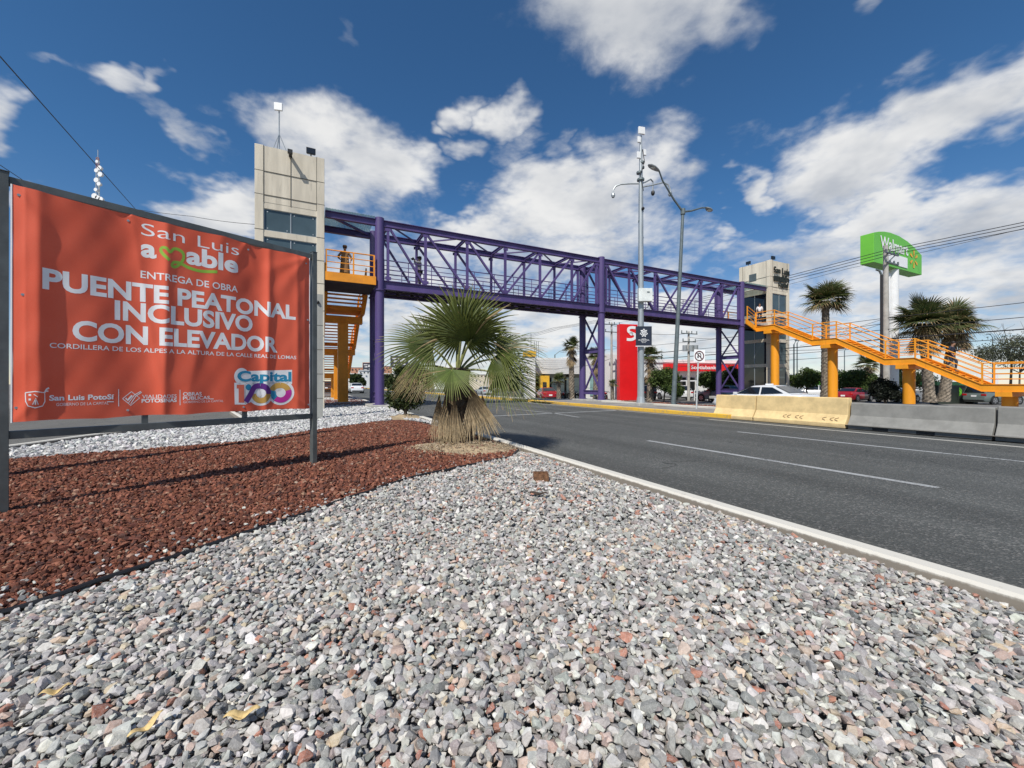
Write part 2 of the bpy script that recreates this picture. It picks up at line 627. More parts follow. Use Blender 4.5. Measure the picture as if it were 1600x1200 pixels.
def join_2d(*parts):
    V, fs = [], []
    for v, f in parts:
        k = len(V)
        V += v
        fs += [tuple(i + k for i in q) for q in f]
    return V, fs

# ================================================================ THE SETTING: ground, roads, kerbs
def sheet(name, poly, z, m, kind='structure'):
    me = bpy.data.meshes.new(name)
    pts = [(p[0], p[1], z) for p in poly]
    me.from_pydata(pts, [], [tuple(range(len(pts)))])
    bm = bmesh.new()
    bm.from_mesh(me)
    bmesh.ops.recalc_face_normals(bm, faces=bm.faces)
    for f in bm.faces:
        if f.normal.z < 0:
            f.normal_flip()
    bmesh.ops.triangulate(bm, faces=bm.faces)
    bm.to_mesh(me)
    bm.free()
    o = link_mesh(name, me, m)
    o['kind'] = kind
    return o

def asphalt(name, base, speck, tint=(0.02, 0.02, 0.02)):
    m = bpy.data.materials.new(name)
    m.use_nodes = True
    T = NT(m.node_tree)
    b = T.n['Principled BSDF']
    geo = T.new('ShaderNodeNewGeometry')
    pos = geo.outputs['Position']
    rot = T.new('ShaderNodeMapping')
    rot.inputs['Rotation'].default_value = (0, 0, -AZ)
    T.put(rot.inputs[0], pos)
    st = T.new('ShaderNodeMapping')
    st.inputs['Scale'].default_value = (1.0, 0.05, 1)
    T.put(st.inputs[0], rot.outputs[0])
    big = T.noise(pos, 0.35, 4)
    lane = T.noise(st.outputs[0], 1.1, 4, 0.6)
    fine = T.noise(pos, 42, 5, 0.8)
    vor = T.new('ShaderNodeTexVoronoi')
    vor.inputs['Scale'].default_value = 62
    T.put(vor.inputs['Vector'], pos)
    k = T.math('ADD', T.math('MULTIPLY', T.ramp01(big, .3, .7), .30), T.math('MULTIPLY', T.ramp01(lane, .3, .7), .55))
    c = T.mix(k, tuple(x * .66 for x in base), tuple(x * 1.34 for x in base))
    sepc = T.new('ShaderNodeSeparateColor')
    T.put(sepc.inputs[0], vor.outputs['Color'])
    pale = T.ramp01(sepc.outputs[0], .72, .98)
    grain = T.ramp01(fine, .42, .72)
    c = T.mix(T.math('MULTIPLY', grain, .40), c, tuple(x * .35 for x in base))
    c = T.mix(T.math('MULTIPLY', pale, .55), c, speck)
    # polished wheel tracks, and dust gathered along the near kerb
    rs = T.new('ShaderNodeSeparateXYZ')
    T.put(rs.inputs[0], rot.outputs[0])
    lane_v = T.math('ADD', rs.outputs[0], T.math('MULTIPLY', T.math('SUBTRACT', big, .5), .5))
    trk = T.math('ABSOLUTE', T.math('SINE', T.math('MULTIPLY', T.math('SUBTRACT', lane_v, 3.5), math.pi / 1.6)))
    c = T.mix(T.math('MULTIPLY', T.ramp01(trk, .55, .98), .30), c, tuple(x * .62 for x in base))
    dust = T.math('MULTIPLY', T.ramp01(T.math('ADD', rs.outputs[0], T.math('MULTIPLY', T.math('SUBTRACT', fine, .5), .8)), 4.15, 3.5), .45)
    c = T.mix(dust, c, (.22, .20, .17))
    # hairline cracks and tar seams
    wv = T.new('ShaderNodeTexVoronoi', feature='DISTANCE_TO_EDGE')
    wv.inputs['Scale'].default_value = .33
    wz = T.new('ShaderNodeTexNoise')
    wz.inputs['Scale'].default_value = 1.6
    wz.inputs['Detail'].default_value = 6
    T.put(wz.inputs['Vector'], pos)
    T.put(wv.inputs['Vector'], T.vmath('ADD', pos, T.vmath('MULTIPLY', wz.outputs['Color'], (1.6, 1.6, 0))))
    crk = T.math('MULTIPLY', T.ramp01(wv.outputs['Distance'], .006, .001), T.ramp01(T.noise(pos, .5, 2), .50, .62))
    c = T.mix(T.math('MULTIPLY', crk, .75), c, (.022, .022, .022))
    oil = T.math('MULTIPLY', T.ramp01(T.noise(pos, 1.7, 4, .6), .60, .74), .35)
    c = T.mix(oil, c, tuple(x * .5 for x in base))
    T.put(b.inputs['Base Color'], c)
    b.inputs['Roughness'].default_value = .78
    b.inputs['Specular IOR Level'].default_value = .35
    bp = T.new('ShaderNodeBump')
    bp.inputs['Strength'].default_value = .9
    bp.inputs['Distance'].default_value = .012
    T.put(bp.inputs['Height'], T.math('ADD', vor.outputs['Distance'], T.math('MULTIPLY', fine, .6)))
    T.put(b.inputs['Normal'], bp.outputs[0])
    return m

M_ROAD = asphalt('road_asphalt', (0.098, 0.101, 0.094), (0.30, 0.285, 0.265))
M_ROAD2 = asphalt('side_road_asphalt', (0.092, 0.094, 0.09), (0.2, 0.2, 0.19))
M_LOT = mat('dusty_paving', (0.20, 0.185, 0.165), 0.9, 0, .2, .25, .2, 12)
M_SOIL = mat('dry_soil', (0.34, 0.26, 0.165), 0.95, 0, .28, 3.5, .8, 28, dirt=((0.20, 0.16, 0.10), .5))

def worn_paint(name, col, wear):
    m = bpy.data.materials.new(name)
    m.use_nodes = True
    T = NT(m.node_tree)
    b = T.n['Principled BSDF']
    b.inputs['Roughness'].default_value = .75
    geo = T.new('ShaderNodeNewGeometry')
    n1 = T.noise(geo.outputs['Position'], 28, 6, .75)
    n2 = T.noise(geo.outputs['Position'], 2.2, 3, .6)
    f = T.ramp01(T.math('ADD', n1, T.math('MULTIPLY', n2, .5)), wear, wear + .14)
    T.put(b.inputs['Base Color'], T.mix(f, col, (0.075, 0.075, 0.073)))
    return m
M_LINE = worn_paint('lane_paint', (0.36, 0.365, 0.36), .76)
M_LINE2 = worn_paint('edge_line_paint', (0.48, 0.46, 0.41), .84)

ZR = -0.08
sheet('ground', [(-2500, -60), (2500, -60), (2500, 4000), (-2500, 4000)], -0.72, M_LOT)
def strip(u0, u1, v0, v1):
    return [UV(u0, v0), UV(u0, v1), UV(u1, v1), UV(u1, v0)]
V_K = 3.42      # inner edge of the white kerb of the island we stand on
V_F = 13.62     # far kerb of the avenue
sheet('main_road', strip(-30, 900, V_K + .1, V_F), ZR, M_ROAD)
sheet('side_road', strip(-30, 900, -14, V_K), -0.084, M_ROAD2)
sheet('dirt_ground', strip(-60, 1500, -1500, -14), -0.12, M_LOT)
# beyond the far median the land falls away a little
so = sheet('service_road', strip(-30, 900, 15.5, 29.5), ZR, M_ROAD2)
for vtx in so.data.vertices:
    vtx.co.z = -.09 if vtx.co.x * VX + vtx.co.y * VY < 20 else -.60
sheet('parking_lot', strip(-30, 260, 29.4, 300), -.604, mat('lot_paving', (.16, .155, .145), .9, 0, .22, .3, .2, 12))

# lane markings, laid on the asphalt
def marking(name, pts_px, w, m):
    a, b = G(*pts_px[0], ZR + .004), G(*pts_px[1], ZR + .004)
    d = (b - a).normalized()
    s = Vector((-d.y, d.x, 0)) * w / 2
    sheet(name, [a - s, b - s, b + s, a + s], ZR + .004, m)
marking('lane_marking', ((1012, 688.3), (1467, 762)), .13, M_LINE)
marking('lane_marking', ((1152, 674.5), (1800, 742)), .13, M_LINE)
marking('lane_marking', ((770, 650), (965, 641)), .22, M_LINE)
marking('lane_marking', ((795, 638.5), (868, 646)), .12, M_LINE)
marking('lane_marking', ((868, 646), (905, 652)), .12, M_LINE)
sheet('edge_line', strip(-3, 9.9, 12.80, 12.95), ZR + .004, M_LINE2)
sheet('edge_line', strip(10.6, 60, 13.25, 13.37), ZR + .004, M_LINE2)
sheet('lane_marking', strip(28, 31, 8.3, 8.42), ZR + .004, M_LINE)
sheet('lane_marking', strip(36, 39, 8.3, 8.42), ZR + .004, M_LINE)

# the island the camera stands on
LEFT_KERB = [UV(130, 1.3), UV(60, 1.2), UV(34.7, .8), UV(27, -2.6), UV(21, -3.0), G(385, 655), G(160, 680), G(20, 700), Vector((-9.0, 5.2, 0)), Vector((-8.2, 1, 0)), UV(-7, -7)]
isl = [UV(130, V_K)] + LEFT_KERB + [UV(-7, V_K)]
M_BED = mat('gravel_bed', (0.20, 0.19, 0.18), .95, 0, .45, 30, 1.0, 45)
M_REDBED = mat('red_gravel_bed', (0.115, 0.035, 0.022), .95, 0, .45, 30, 1.0, 45)
sheet('island_ground', isl, -0.045, M_BED)

def kerb(name, pts, w, z0, z1, m, side=1, label=None):
    """kerb stones swept along a line, bevelled, slightly uneven"""
    pts = [Vector((p[0], p[1], 0)) for p in pts]
    fine = []
    for a, b in zip(pts, pts[1:]):
        n = max(1, int((b - a).length / 0.6))
        if (b - a).length > 60:
            n = 20
        fine += [a.lerp(b, i / n) for i in range(n)]
    fine.append(pts[-1])
    rings = []
    rr = random.Random(3)
    for i, p in enumerate(fine):
        d = (fine[min(i + 1, len(fine) - 1)] - fine[max(i - 1, 0)]).normalized()
        s = Vector((-d.y, d.x, 0)) * side
        j = rr.uniform(-.006, .006)
        e = rr.uniform(-.006, .006)
        rings.append([p + s * e + Vector((0, 0, z0)), p + s * e + Vector((0, 0, z1 - .02 + j)), p + s * (.02 + e) + Vector((0, 0, z1 + j)), p + s * (w - .02) + Vector((0, 0, z1 + j)), p + s * w + Vector((0, 0, z1 - .02 + j)), p + s * w + Vector((0, 0, z0))])
    o = MB().loft(rings).build(name, m)
    o['kind'] = 'structure'
    return o

def painted_kerb(name, paint, wear=.62, zpaint=.02):
    """paint on the top and road side, bare concrete below, scuffed"""
    m = bpy.data.materials.new(name)
    m.use_nodes = True
    T = NT(m.node_tree)
    b = T.n['Principled BSDF']
    b.inputs['Roughness'].default_value = .85
    geo = T.new('ShaderNodeNewGeometry')
    pos = geo.outputs['Position']
    n1 = T.noise(pos, 14, 7, .7)
    n2 = T.noise(pos, 1.1, 3, .6)
    f = T.ramp01(T.math('ADD', n1, T.math('MULTIPLY', n2, .4)), wear, wear + .16)
    sp = T.new('ShaderNodeSeparateXYZ')
    T.put(sp.inputs[0], pos)
    low = T.ramp01(T.math('ADD', sp.outputs[2], T.math('MULTIPLY', T.math('SUBTRACT', n1, .5), .05)), zpaint + .01, zpaint - .012)
    c = T.mix(T.math('MAXIMUM', T.math('MULTIPLY', f, .6), low), paint, (0.27, 0.235, 0.19))
    T.put(b.inputs['Base Color'], c)
    bp = T.new('ShaderNodeBump')
    bp.inputs['Strength'].default_value = .4
    T.put(bp.inputs['Height'], n1)
    T.put(b.inputs['Normal'], bp.outputs[0])
    return m
M_KWHITE = painted_kerb('white_kerb_paint', (0.62, 0.59, 0.52), .78, .035)
M_KYEL = painted_kerb('yellow_kerb_paint', (0.78, 0.46, 0.045), .66, -.06)
kerb('white_kerb', [UV(-7, V_K), UV(60, V_K), UV(130, V_K)], .15, -.1, .062, M_KWHITE, -1)
kerb('white_kerb', list(reversed(LEFT_KERB)), .14, -.1, .05, M_KWHITE, 1)

# ---- gravel: crushed stones, each a solid hull
def hulls(n, k, flat):
    out = []
    for i in range(n):
        bm = bmesh.new()
        ax = np.array([rng.uniform(.75, 1.25), rng.uniform(.6, 1.0), rng.uniform(.45, .75) * flat])
        for j in range(k):
            p = rng.normal(size=3)
            p /= np.linalg.norm(p) ** rng.uniform(.75, 1.0)
            p = np.clip(p, -.8, .8) * ax
            bm.verts.new(p)
        r = bmesh.ops.convex_hull(bm, input=bm.verts[:])
        bmesh.ops.delete(bm, geom=[g for g in r['geom_interior'] if isinstance(g, bmesh.types.BMVert)], context='VERTS')
        bmesh.ops.triangulate(bm, faces=bm.faces[:])
        bm.verts.index_update()
        out.append((np.array([v.co[:] for v in bm.verts]), np.array([[v.index for v in f.verts] for f in bm.faces])))
        bm.free()
    return out

def inside(poly, P):
    x, y = P[:, 0], P[:, 1]
    res = np.zeros(len(P), bool)
    n = len(poly)
    for i in range(n):
        x0, y0 = poly[i][0], poly[i][1]
        x1, y1 = poly[(i + 1) % n][0], poly[(i + 1) % n][1]
        c = ((y0 > y) != (y1 > y)) & (x < (x1 - x0) * (y - y0) / ((y1 - y0) or 1e-9) + x0)
        res ^= c
    return res

def scatter(poly, spacing, ylo, yhi, rmax=1.75):
    xs = np.arange(-20, 20, spacing)
    ys = np.arange(ylo, yhi, spacing)
    X, Y = np.meshgrid(xs, ys)
    P = np.stack([X.ravel(), Y.ravel()], 1)
    P = P[np.abs(P[:, 0]) < rmax * P[:, 1] + .8]
    P += rng.uniform(-.5, .5, P.shape) * spacing
    return P[inside(poly, P)]

def rot_random(n, tilt):
    a = rng.uniform(0, 2 * np.pi, n)
    b = rng.normal(0, tilt, n)
    c = rng.normal(0, tilt, n)
    ca, sa, cb, sb, cc, sc = np.cos(a), np.sin(a), np.cos(b), np.sin(b), np.cos(c), np.sin(c)
    M = np.zeros((n, 3, 3))
    M[:, 0, 0] = ca * cb; M[:, 0, 1] = ca * sb * sc - sa * cc; M[:, 0, 2] = ca * sb * cc + sa * sc
    M[:, 1, 0] = sa * cb; M[:, 1, 1] = sa * sb * sc + ca * cc; M[:, 1, 2] = sa * sb * cc - ca * sc
    M[:, 2, 0] = -sb; M[:, 2, 1] = cb * sc; M[:, 2, 2] = cb * cc
    return M

def stones(name, P, Z, size, palette, weights, templates, m, tilt, label):
    n = len(P)
    ti = rng.integers(0, len(templates), n)
    Rm = rot_random(n, tilt)
    pal = np.array(palette)
    ci = rng.choice(len(pal), n, p=np.array(weights) / sum(weights))
    colr = pal[ci] * rng.uniform(.82, 1.18, (n, 1)) * rng.uniform(.96, 1.04, (n, 3))
    Vs, Fs, Cs = [], [], []
    off = 0
    for t, (tv, tf) in enumerate(templates):
        idx = np.where(ti == t)[0]
        if not len(idx):
            continue
        v = np.einsum('nij,kj->nki', Rm[idx], tv) * size[idx][:, None, None]
        v[:, :, 0] += P[idx, 0][:, None]
        v[:, :, 1] += P[idx, 1][:, None]
        v[:, :, 2] += Z[idx][:, None]
        f = tf[None] + (np.arange(len(idx)) * len(tv))[:, None, None] + off
        Vs.append(v.reshape(-1, 3))
        Fs.append(f.reshape(-1, 3))
        Cs.append(np.repeat(colr[idx], len(tf), 0))
        off += len(idx) * len(tv)
    o = np_mesh(name, np.concatenate(Vs), np.concatenate(Fs), np.concatenate(Cs), m)
    tag(o, label, 'gravel', kind='stuff')
    return o

EDGE = [G(-120, 1020), G(0, 962), G(75, 940), G(220, 892), G(380, 837), G(500, 797), G(635, 750), G(740, 727), G(800, 715.5), UV(6.55, V_K)]
BACKE = [Vector((-7.5, 4.2, 0)), G(0, 719), G(220, 703), G(380, 690), G(500, 671), G(600, 657.5), G(622, 653.5)]
M_STONE = attr_mat('crushed_stone', .85, 55, .30, 0, .5, True)
M_LAVA = attr_mat('red_lava_stone', .95, 60, .45, 0, 1.0)
GREY = [(.47, .455, .43), (.34, .335, .32), (.215, .215, .21), (.60, .58, .545), (.46, .355, .30), (.38, .185, .135), (.50, .41, .30), (.31, .275, .265)]
GREY = [(a_ * 1.01, b_ * 1.0, c_ * .975) for a_, b_, c_ in GREY]
GREYW = [30, 28, 15, 11, 8, 2.4, 3, 10]
T_STONE = hulls(80, 16, .85)
T_LAVA = hulls(40, 14, 1.15)
fore = EDGE + [UV(-6, V_K)] + [Vector((-6, -2, 0))]
fore = [(p[0], p[1]) for p in fore]
def heap(P, lo, hi):
    return rng.uniform(lo, hi, len(P))
Pa = scatter(fore, .027, .75, 3.4)
Pb = scatter(fore, .033, .75, 3.4)
Pc = scatter(fore, .0315, 3.4, 6.0)
Pd = scatter(fore, .039, 6.0, 10)
sz = lambda n, a, b: np.clip(rng.lognormal(math.log(a), .28, n), a * .5, b)
P1 = np.concatenate([Pa, Pb, Pc, Pd])
Z1 = np.concatenate([heap(Pa, -.016, .002), heap(Pb, .001, .017), heap(Pc, -.012, .018), heap(Pd, -.008, .016)])
S1 = np.concatenate([sz(len(Pa), .0195, .034), sz(len(Pb), .0215, .040), sz(len(Pc), .0235, .040), sz(len(Pd), .027, .042)])
# gentle humps, and stones lap up towards the kerb
hump = .014 * np.sin(P1[:, 0] * 1.7 + 1) * np.sin(P1[:, 1] * 1.3) + .008 * np.sin(P1[:, 0] * 4.1) * np.sin(P1[:, 1] * 3.7 + 2)
# a few stones kicked over the edging on to the red bed
ea = np.array([(q[0], q[1]) for q in EDGE[1:-1]])
k_ = rng.integers(0, len(ea) - 1, 150)
f_ = rng.random((150, 1))
stray = ea[k_] * (1 - f_) + ea[k_ + 1] * f_
nrm = np.stack([-(ea[k_ + 1] - ea[k_])[:, 1], (ea[k_ + 1] - ea[k_])[:, 0]], 1)
nrm /= np.linalg.norm(nrm, axis=1)[:, None]
stray = stray + nrm * (.03 + rng.exponential(.16, (150, 1)))
P1 = np.concatenate([P1, stray]); Z1 = np.concatenate([Z1, np.full(150, .022)]); S1 = np.concatenate([S1, rng.uniform(.012, .026, 150)]); hump = np.concatenate([hump, np.zeros(150)])
kd = V_K - (P1[:, 0] * VX + P1[:, 1] * VY)
hump -= .028 * np.clip(1 - kd / .45, 0, 1)      # the bed sinks a little along the kerb
stones('grey_gravel', P1, Z1 + hump, S1, GREY, GREYW, T_STONE, M_STONE, .42, 'crushed grey white and pinkish stones covering the foreground of the island')
# red lava gravel
redp = list(reversed(EDGE)) + [Vector((-7.5, 2.2, 0))] + BACKE + [G(690, 668), UV(9.2, V_K)]
sheet('red_gravel_ground', redp, -0.016, M_REDBED)
redp = [(p[0], p[1]) for p in redp]
Pa = scatter(redp, .028, 1.5, 4.2, 1.5)
Pb = scatter(redp, .034, 1.5, 4.2, 1.5)
Pc = scatter(redp, .039, 4.2, 13, 1.5)
P2 = np.concatenate([Pa, Pb, Pc])
Z2 = np.concatenate([heap(Pa, -.012, .004), heap(Pb, .002, .018), heap(Pc, -.008, .014)])
S2 = np.concatenate([sz(len(Pa), .0175, .032), sz(len(Pb), .019, .038), sz(len(Pc), .026, .04)])
RED = [(.175, .060, .036), (.125, .044, .029), (.24, .090, .056), (.085, .038, .030), (.27, .145, .098), (.34, .25, .19)]
RED = [(a_ * 1.12, b_ * 1.2, c_ * 1.2) for a_, b_, c_ in RED]
REDW = [34, 26, 18, 14, 6, .5]
stones('red_gravel', P2, Z2, S2, RED, REDW, T_LAVA, M_LAVA, .6, 'dark red volcanic gravel lying under and beyond the billboard')
# white gravel beyond the red bed
backp = [(p[0], p[1]) for p in BACKE] + [(p[0], p[1]) for p in (UV(12, V_K), UV(44, V_K), UV(38, .95), UV(34.7, .95), UV(27, -2.4), UV(21, -2.8), G(390, 656), G(165, 681), G(25, 701), Vector((-8.8, 5.2, 0)))]
Pa = scatter(backp, .075, 4, 15, 1.45)
Pb = scatter(backp, .11, 15, 44, .75)
P3 = np.concatenate([Pa, Pb])
Z3 = heap(P3, -.01, .02)
S3 = np.concatenate([sz(len(Pa), .042, .075), sz(len(Pb), .060, .10)])
stones('white_gravel', P3, Z3, S3, [(.54, .53, .51), (.42, .415, .41), (.26, .26, .26), (.64, .62, .59)], [30, 28, 18, 18], T_STONE, M_STONE, .45, 'pale grey white gravel round the foot of the footbridge')
sheet('white_gravel_ground', [Vector((p[0], p[1], 0)) for p in backp], -0.014, mat('pale_gravel_bed', (.42, .415, .40), .95, 0, .4, 26, 1, 45))
# small red strip under the far stairs
sheet('red_gravel_ground', [UV(24.5, -1.6), UV(24.5, 3.2), UV(33, 3.3), UV(33, .9), UV(28, -1.6)], .05, M_REDBED)

# black plastic edging between the two gravels
ed = MB()
fine = []
for a, b in zip(EDGE, EDGE[1:]):
    n = max(2, int((b - a).length / .15))
    fine += [a.lerp(b, i / n) for i in range(n)]
ed.tube([p + Vector((random.uniform(-.008, .008), random.uniform(-.008, .008), .020 + random.uniform(-.008, .007))) for p in fine], .017, 8)
ed.prism([fine[0] + Vector((0, 0, -.03)), fine[0] + Vector((0, .012, -.03)), fine[0] + Vector((0, .012, .02)), fine[0] + Vector((0, 0, .02))], (.01, .01, 0))
tag(ed.build('garden_edging', M_BLACK, smooth=True), 'black plastic edging strip between red and grey gravel', 'edging')

def mound(name, c, rx, ry, h, m, seed, label):
    n, k = 48, 14
    rr = np.random.default_rng(seed)
    ph = rr.uniform(0, 6.28, 6)
    rings = []
    for i in range(k + 1):
        t = i / k
        ring = []
        for j in range(n):
            a = 2 * math.pi * j / n
            w = 1 + .10 * math.sin(2 * a + ph[0]) + .07 * math.sin(3 * a + ph[1]) + .04 * math.sin(7 * a + ph[2])
            z = h * (0.5 + 0.5 * math.cos(math.pi * min(t, 1))) - .03 + .018 * math.sin(9 * a * t + ph[3]) * (1 - t) + rr.normal(0, .006)
            ring.append((c[0] + math.cos(a) * rx * w * max(t, .02), c[1] + math.sin(a) * ry * w * max(t, .02), z if t < 1 else -.06))
        # the kerb holds the soil back
        ring = [(x - VX * max(0, x * VX + y * VY - V_K + .01), y - VY * max(0, x * VX + y * VY - V_K + .01), z) for x, y, z in ring]
        rings.append(ring)
    o = MB().loft(rings).build(name, m, smooth=True)
    return tag(o, kind='structure')
PALM = Vector((-.98, 7.62, 0))
mound('soil_mound', (PALM.x + .12, PALM.y - .1), 1.45, .92, .17, M_SOIL, 1, '')
SHRUB = G(634, 653)
mound('soil_mound', (SHRUB.x, SHRUB.y), 1.0, .8, .16, M_SOIL, 2, '')
# clods on the palm mound
cl = rng.normal(0, 1, (2600, 2)) * (.75, .5) + (PALM.x + .1, PALM.y - .1)
dist = np.hypot((cl[:, 0] - PALM.x - .12) / 1.6, (cl[:, 1] - PALM.y + .1) / 1.05)
keep = (dist < 1) & (cl[:, 0] * VX + cl[:, 1] * VY < V_K - .03)
cl, dist = cl[keep], dist[keep]
stones('soil_clods', cl, .17 * (.5 + .5 * np.cos(np.pi * np.clip(dist * 1.1, 0, 1))) - .012, sz(len(cl), .013, .034), [(.36, .27, .17), (.26, .2, .13), (.45, .36, .25), (.2, .09, .06)], [4, 3, 2, 1], T_LAVA, M_STONE, .7, 'dry crumbly soil clods heaped round the palm')

# far median of the avenue with its yellow kerb
sheet('median_ground', [UV(-25, V_F + .1), UV(-25, 19.1), UV(23.5, 19.1), UV(27, 15.7), UV(140, 15.7), UV(140, V_F + .1)], .03, mat('median_paving', (.27, .25, .225), .9, 0, .25, .8, .3, 20))
kerb('yellow_kerb', [UV(9.6, V_F), UV(16.2, V_F - .02), UV(20.5, V_F), UV(23.4, V_F + .3), UV(25, V_F + .1), UV(140, V_F)], .2, -.1, .09, M_KYEL, -1)
kerb('median_kerb', [UV(9, 16.2), UV(13, 16.9), UV(21, 17.0)], .18, 0, .13, M_KWHITE, -1)
kerb('median_kerb', [UV(-25, 19.1), UV(23.5, 19.1), UV(27, 15.7), UV(140, 15.7)], .15, -.1, .07, M_KWHITE, 1)
sheet('planter_ground', [UV(12.5, 17.2), UV(12.5, 18.9), UV(20.7, 18.9), UV(20.7, 17.2)], .05, M_REDBED)
Pm = np.array([(UX * u + VX * v, UY * u + VY * v) for u, v in zip(rng.uniform(12.6, 20.6, 1800), rng.uniform(17.25, 18.85, 1800))])
stones('red_gravel', Pm, np.full(len(Pm), .06), sz(len(Pm), .05, .1), RED, REDW, T_LAVA, M_LAVA, .6, 'patch of dark red gravel beside the camera pole on the far median')

# ================================================================ BARRIERS
def jersey(label, u0, u1, v, hgt, paint, group, marks=False, ends=(0, 0)):
    t = thing('concrete_barrier', label, 'barrier', UV((u0 + u1) / 2, v + .3, ZR), 0, group)
    prof = [(0, -.0), (0, .13), (.03, .16), (.17, .16 + .22), (.20, hgt + .06), (.215, hgt + .08), (.385, hgt + .08), (.40, hgt + .06), (.43, .38), (.57, .16), (.6, .13), (.6, 0)]
    rings = []
    n = 10
    for i in range(n + 1):
        f = i / n
        u = u0 + (u1 - u0) * f
        rings.append([UV(u + (ends[0] * (.15 - y * .25) if i == 0 else 0), v + x + random.uniform(-.002, .002), ZR + y) for x, y in prof])
    MB().loft(rings).build('body', paint, t, bevel=.012)
    return t
def barrier_mat(name, col, dark):
    m = bpy.data.materials.new(name)
    m.use_nodes = True
    T = NT(m.node_tree)
    b = T.n['Principled BSDF']
    b.inputs['Roughness'].default_value = .85
    geo = T.new('ShaderNodeNewGeometry')
    pos = geo.outputs['Position']
    n1 = T.noise(pos, 3, 6, .65)
    n2 = T.noise(pos, 18, 6, .7)
    c = T.mix(T.ramp01(n1, .3, .7), tuple(x * .84 for x in col), tuple(min(1, x * 1.12) for x in col))
    c = T.mix(T.math('MULTIPLY', T.ramp01(n2, .60, .76), .45), c, dark)
    sp = T.new('ShaderNodeSeparateXYZ')
    T.put(sp.inputs[0], pos)
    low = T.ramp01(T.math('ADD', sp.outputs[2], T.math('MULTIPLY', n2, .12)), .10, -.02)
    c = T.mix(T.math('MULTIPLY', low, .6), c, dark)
    T.put(b.inputs['Base Color'], c)
    bp = T.new('ShaderNodeBump')
    bp.inputs['Strength'].default_value = .35
    T.put(bp.inputs['Height'], n2)
    T.put(b.inputs['Normal'], bp.outputs[0])
    return m
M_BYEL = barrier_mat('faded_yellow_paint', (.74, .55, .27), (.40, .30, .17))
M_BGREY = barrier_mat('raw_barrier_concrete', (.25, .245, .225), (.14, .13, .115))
gb = 'road barriers along the avenue edge'
jersey('chipped yellow concrete barrier, short end piece by the purple column', 8.82, 10.35, 13.72, .79, M_BYEL, gb)
yb = jersey('long yellow concrete barrier with scuffed foot in front of white sedan', 6.1, 8.78, 13.72, .80, M_BYEL, gb)
for k, du in enumerate((6.3, 6.42, 6.62, 7.25, 7.38, 7.62, 7.75)):
    MB().tube([UV(du + .09 * math.sin(a * 1.1), 13.72 + .045 + .02 * a, ZR + .20 + .03 * a) for a in range(4)], .010, 5).build('scuff_mark', mat('brown_scuff', (.30, .19, .10), .9), yb)
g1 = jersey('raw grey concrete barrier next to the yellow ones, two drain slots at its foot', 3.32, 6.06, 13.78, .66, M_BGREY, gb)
for du in (4.25, 5.15):
    MB().ubox(du, du + .34, 13.775, 13.9, ZR + .015, ZR + .085).build('drain_slot', M_BLACK, g1)
jersey('raw grey concrete barrier at the right edge of the photo', .5, 3.28, 13.80, .69, M_BGREY, gb)

# ================================================================ FOOTBRIDGE
UN, UFAR = 21.75, 23.85        # the two truss planes
ZF, ZG0, ZT = 6.58, 6.12, 9.70
VC = (3.18, 17.6, 32.4)
br = thing('footbridge', 'purple steel truss footbridge spanning the avenue', 'footbridge', UV(22.8, 17.6, 0))
for v in VC:
    for u in (UN, UFAR):
        c = MB()
        c.tube([UV(u, v, .12), UV(u, v, ZT + .08)], .23, 24)
        o = c.build('column', M_PURPLE, br, smooth=True)
        MB().tube([UV(u, v, 6.02), UV(u, v, 6.07)], .29, 24).build('flange', M_PURPLE, o)
        MB().tube([UV(u, v, .12), UV(u, v, .16)], .34, 24).build('base_plate', M_PURPLE, o)
    MB().ubox(UN - .55, UFAR + .55, v - .55, v + .55, -.1, .13).build('footing', M_CONC2, br, bevel=.03)
    for (za, zb) in ((.75, 3.5), (3.5, 6.05)):
        MB().beam(UV(UN + .2, v, za + .1), UV(UFAR - .2, v, zb - .12), .10, .10).build('cross_brace', M_PURPLE, br)
        MB().beam(UV(UFAR - .2, v + .11, za + .1), UV(UN + .2, v + .11, zb - .12), .10, .10).build('cross_brace', M_PURPLE, br)
    for z in (.62, 3.5):
        MB().ibeam(UV(UN + .2, v, z), UV(UFAR - .2, v, z), .16, .30).build('tie_beam', M_PURPLE, br)
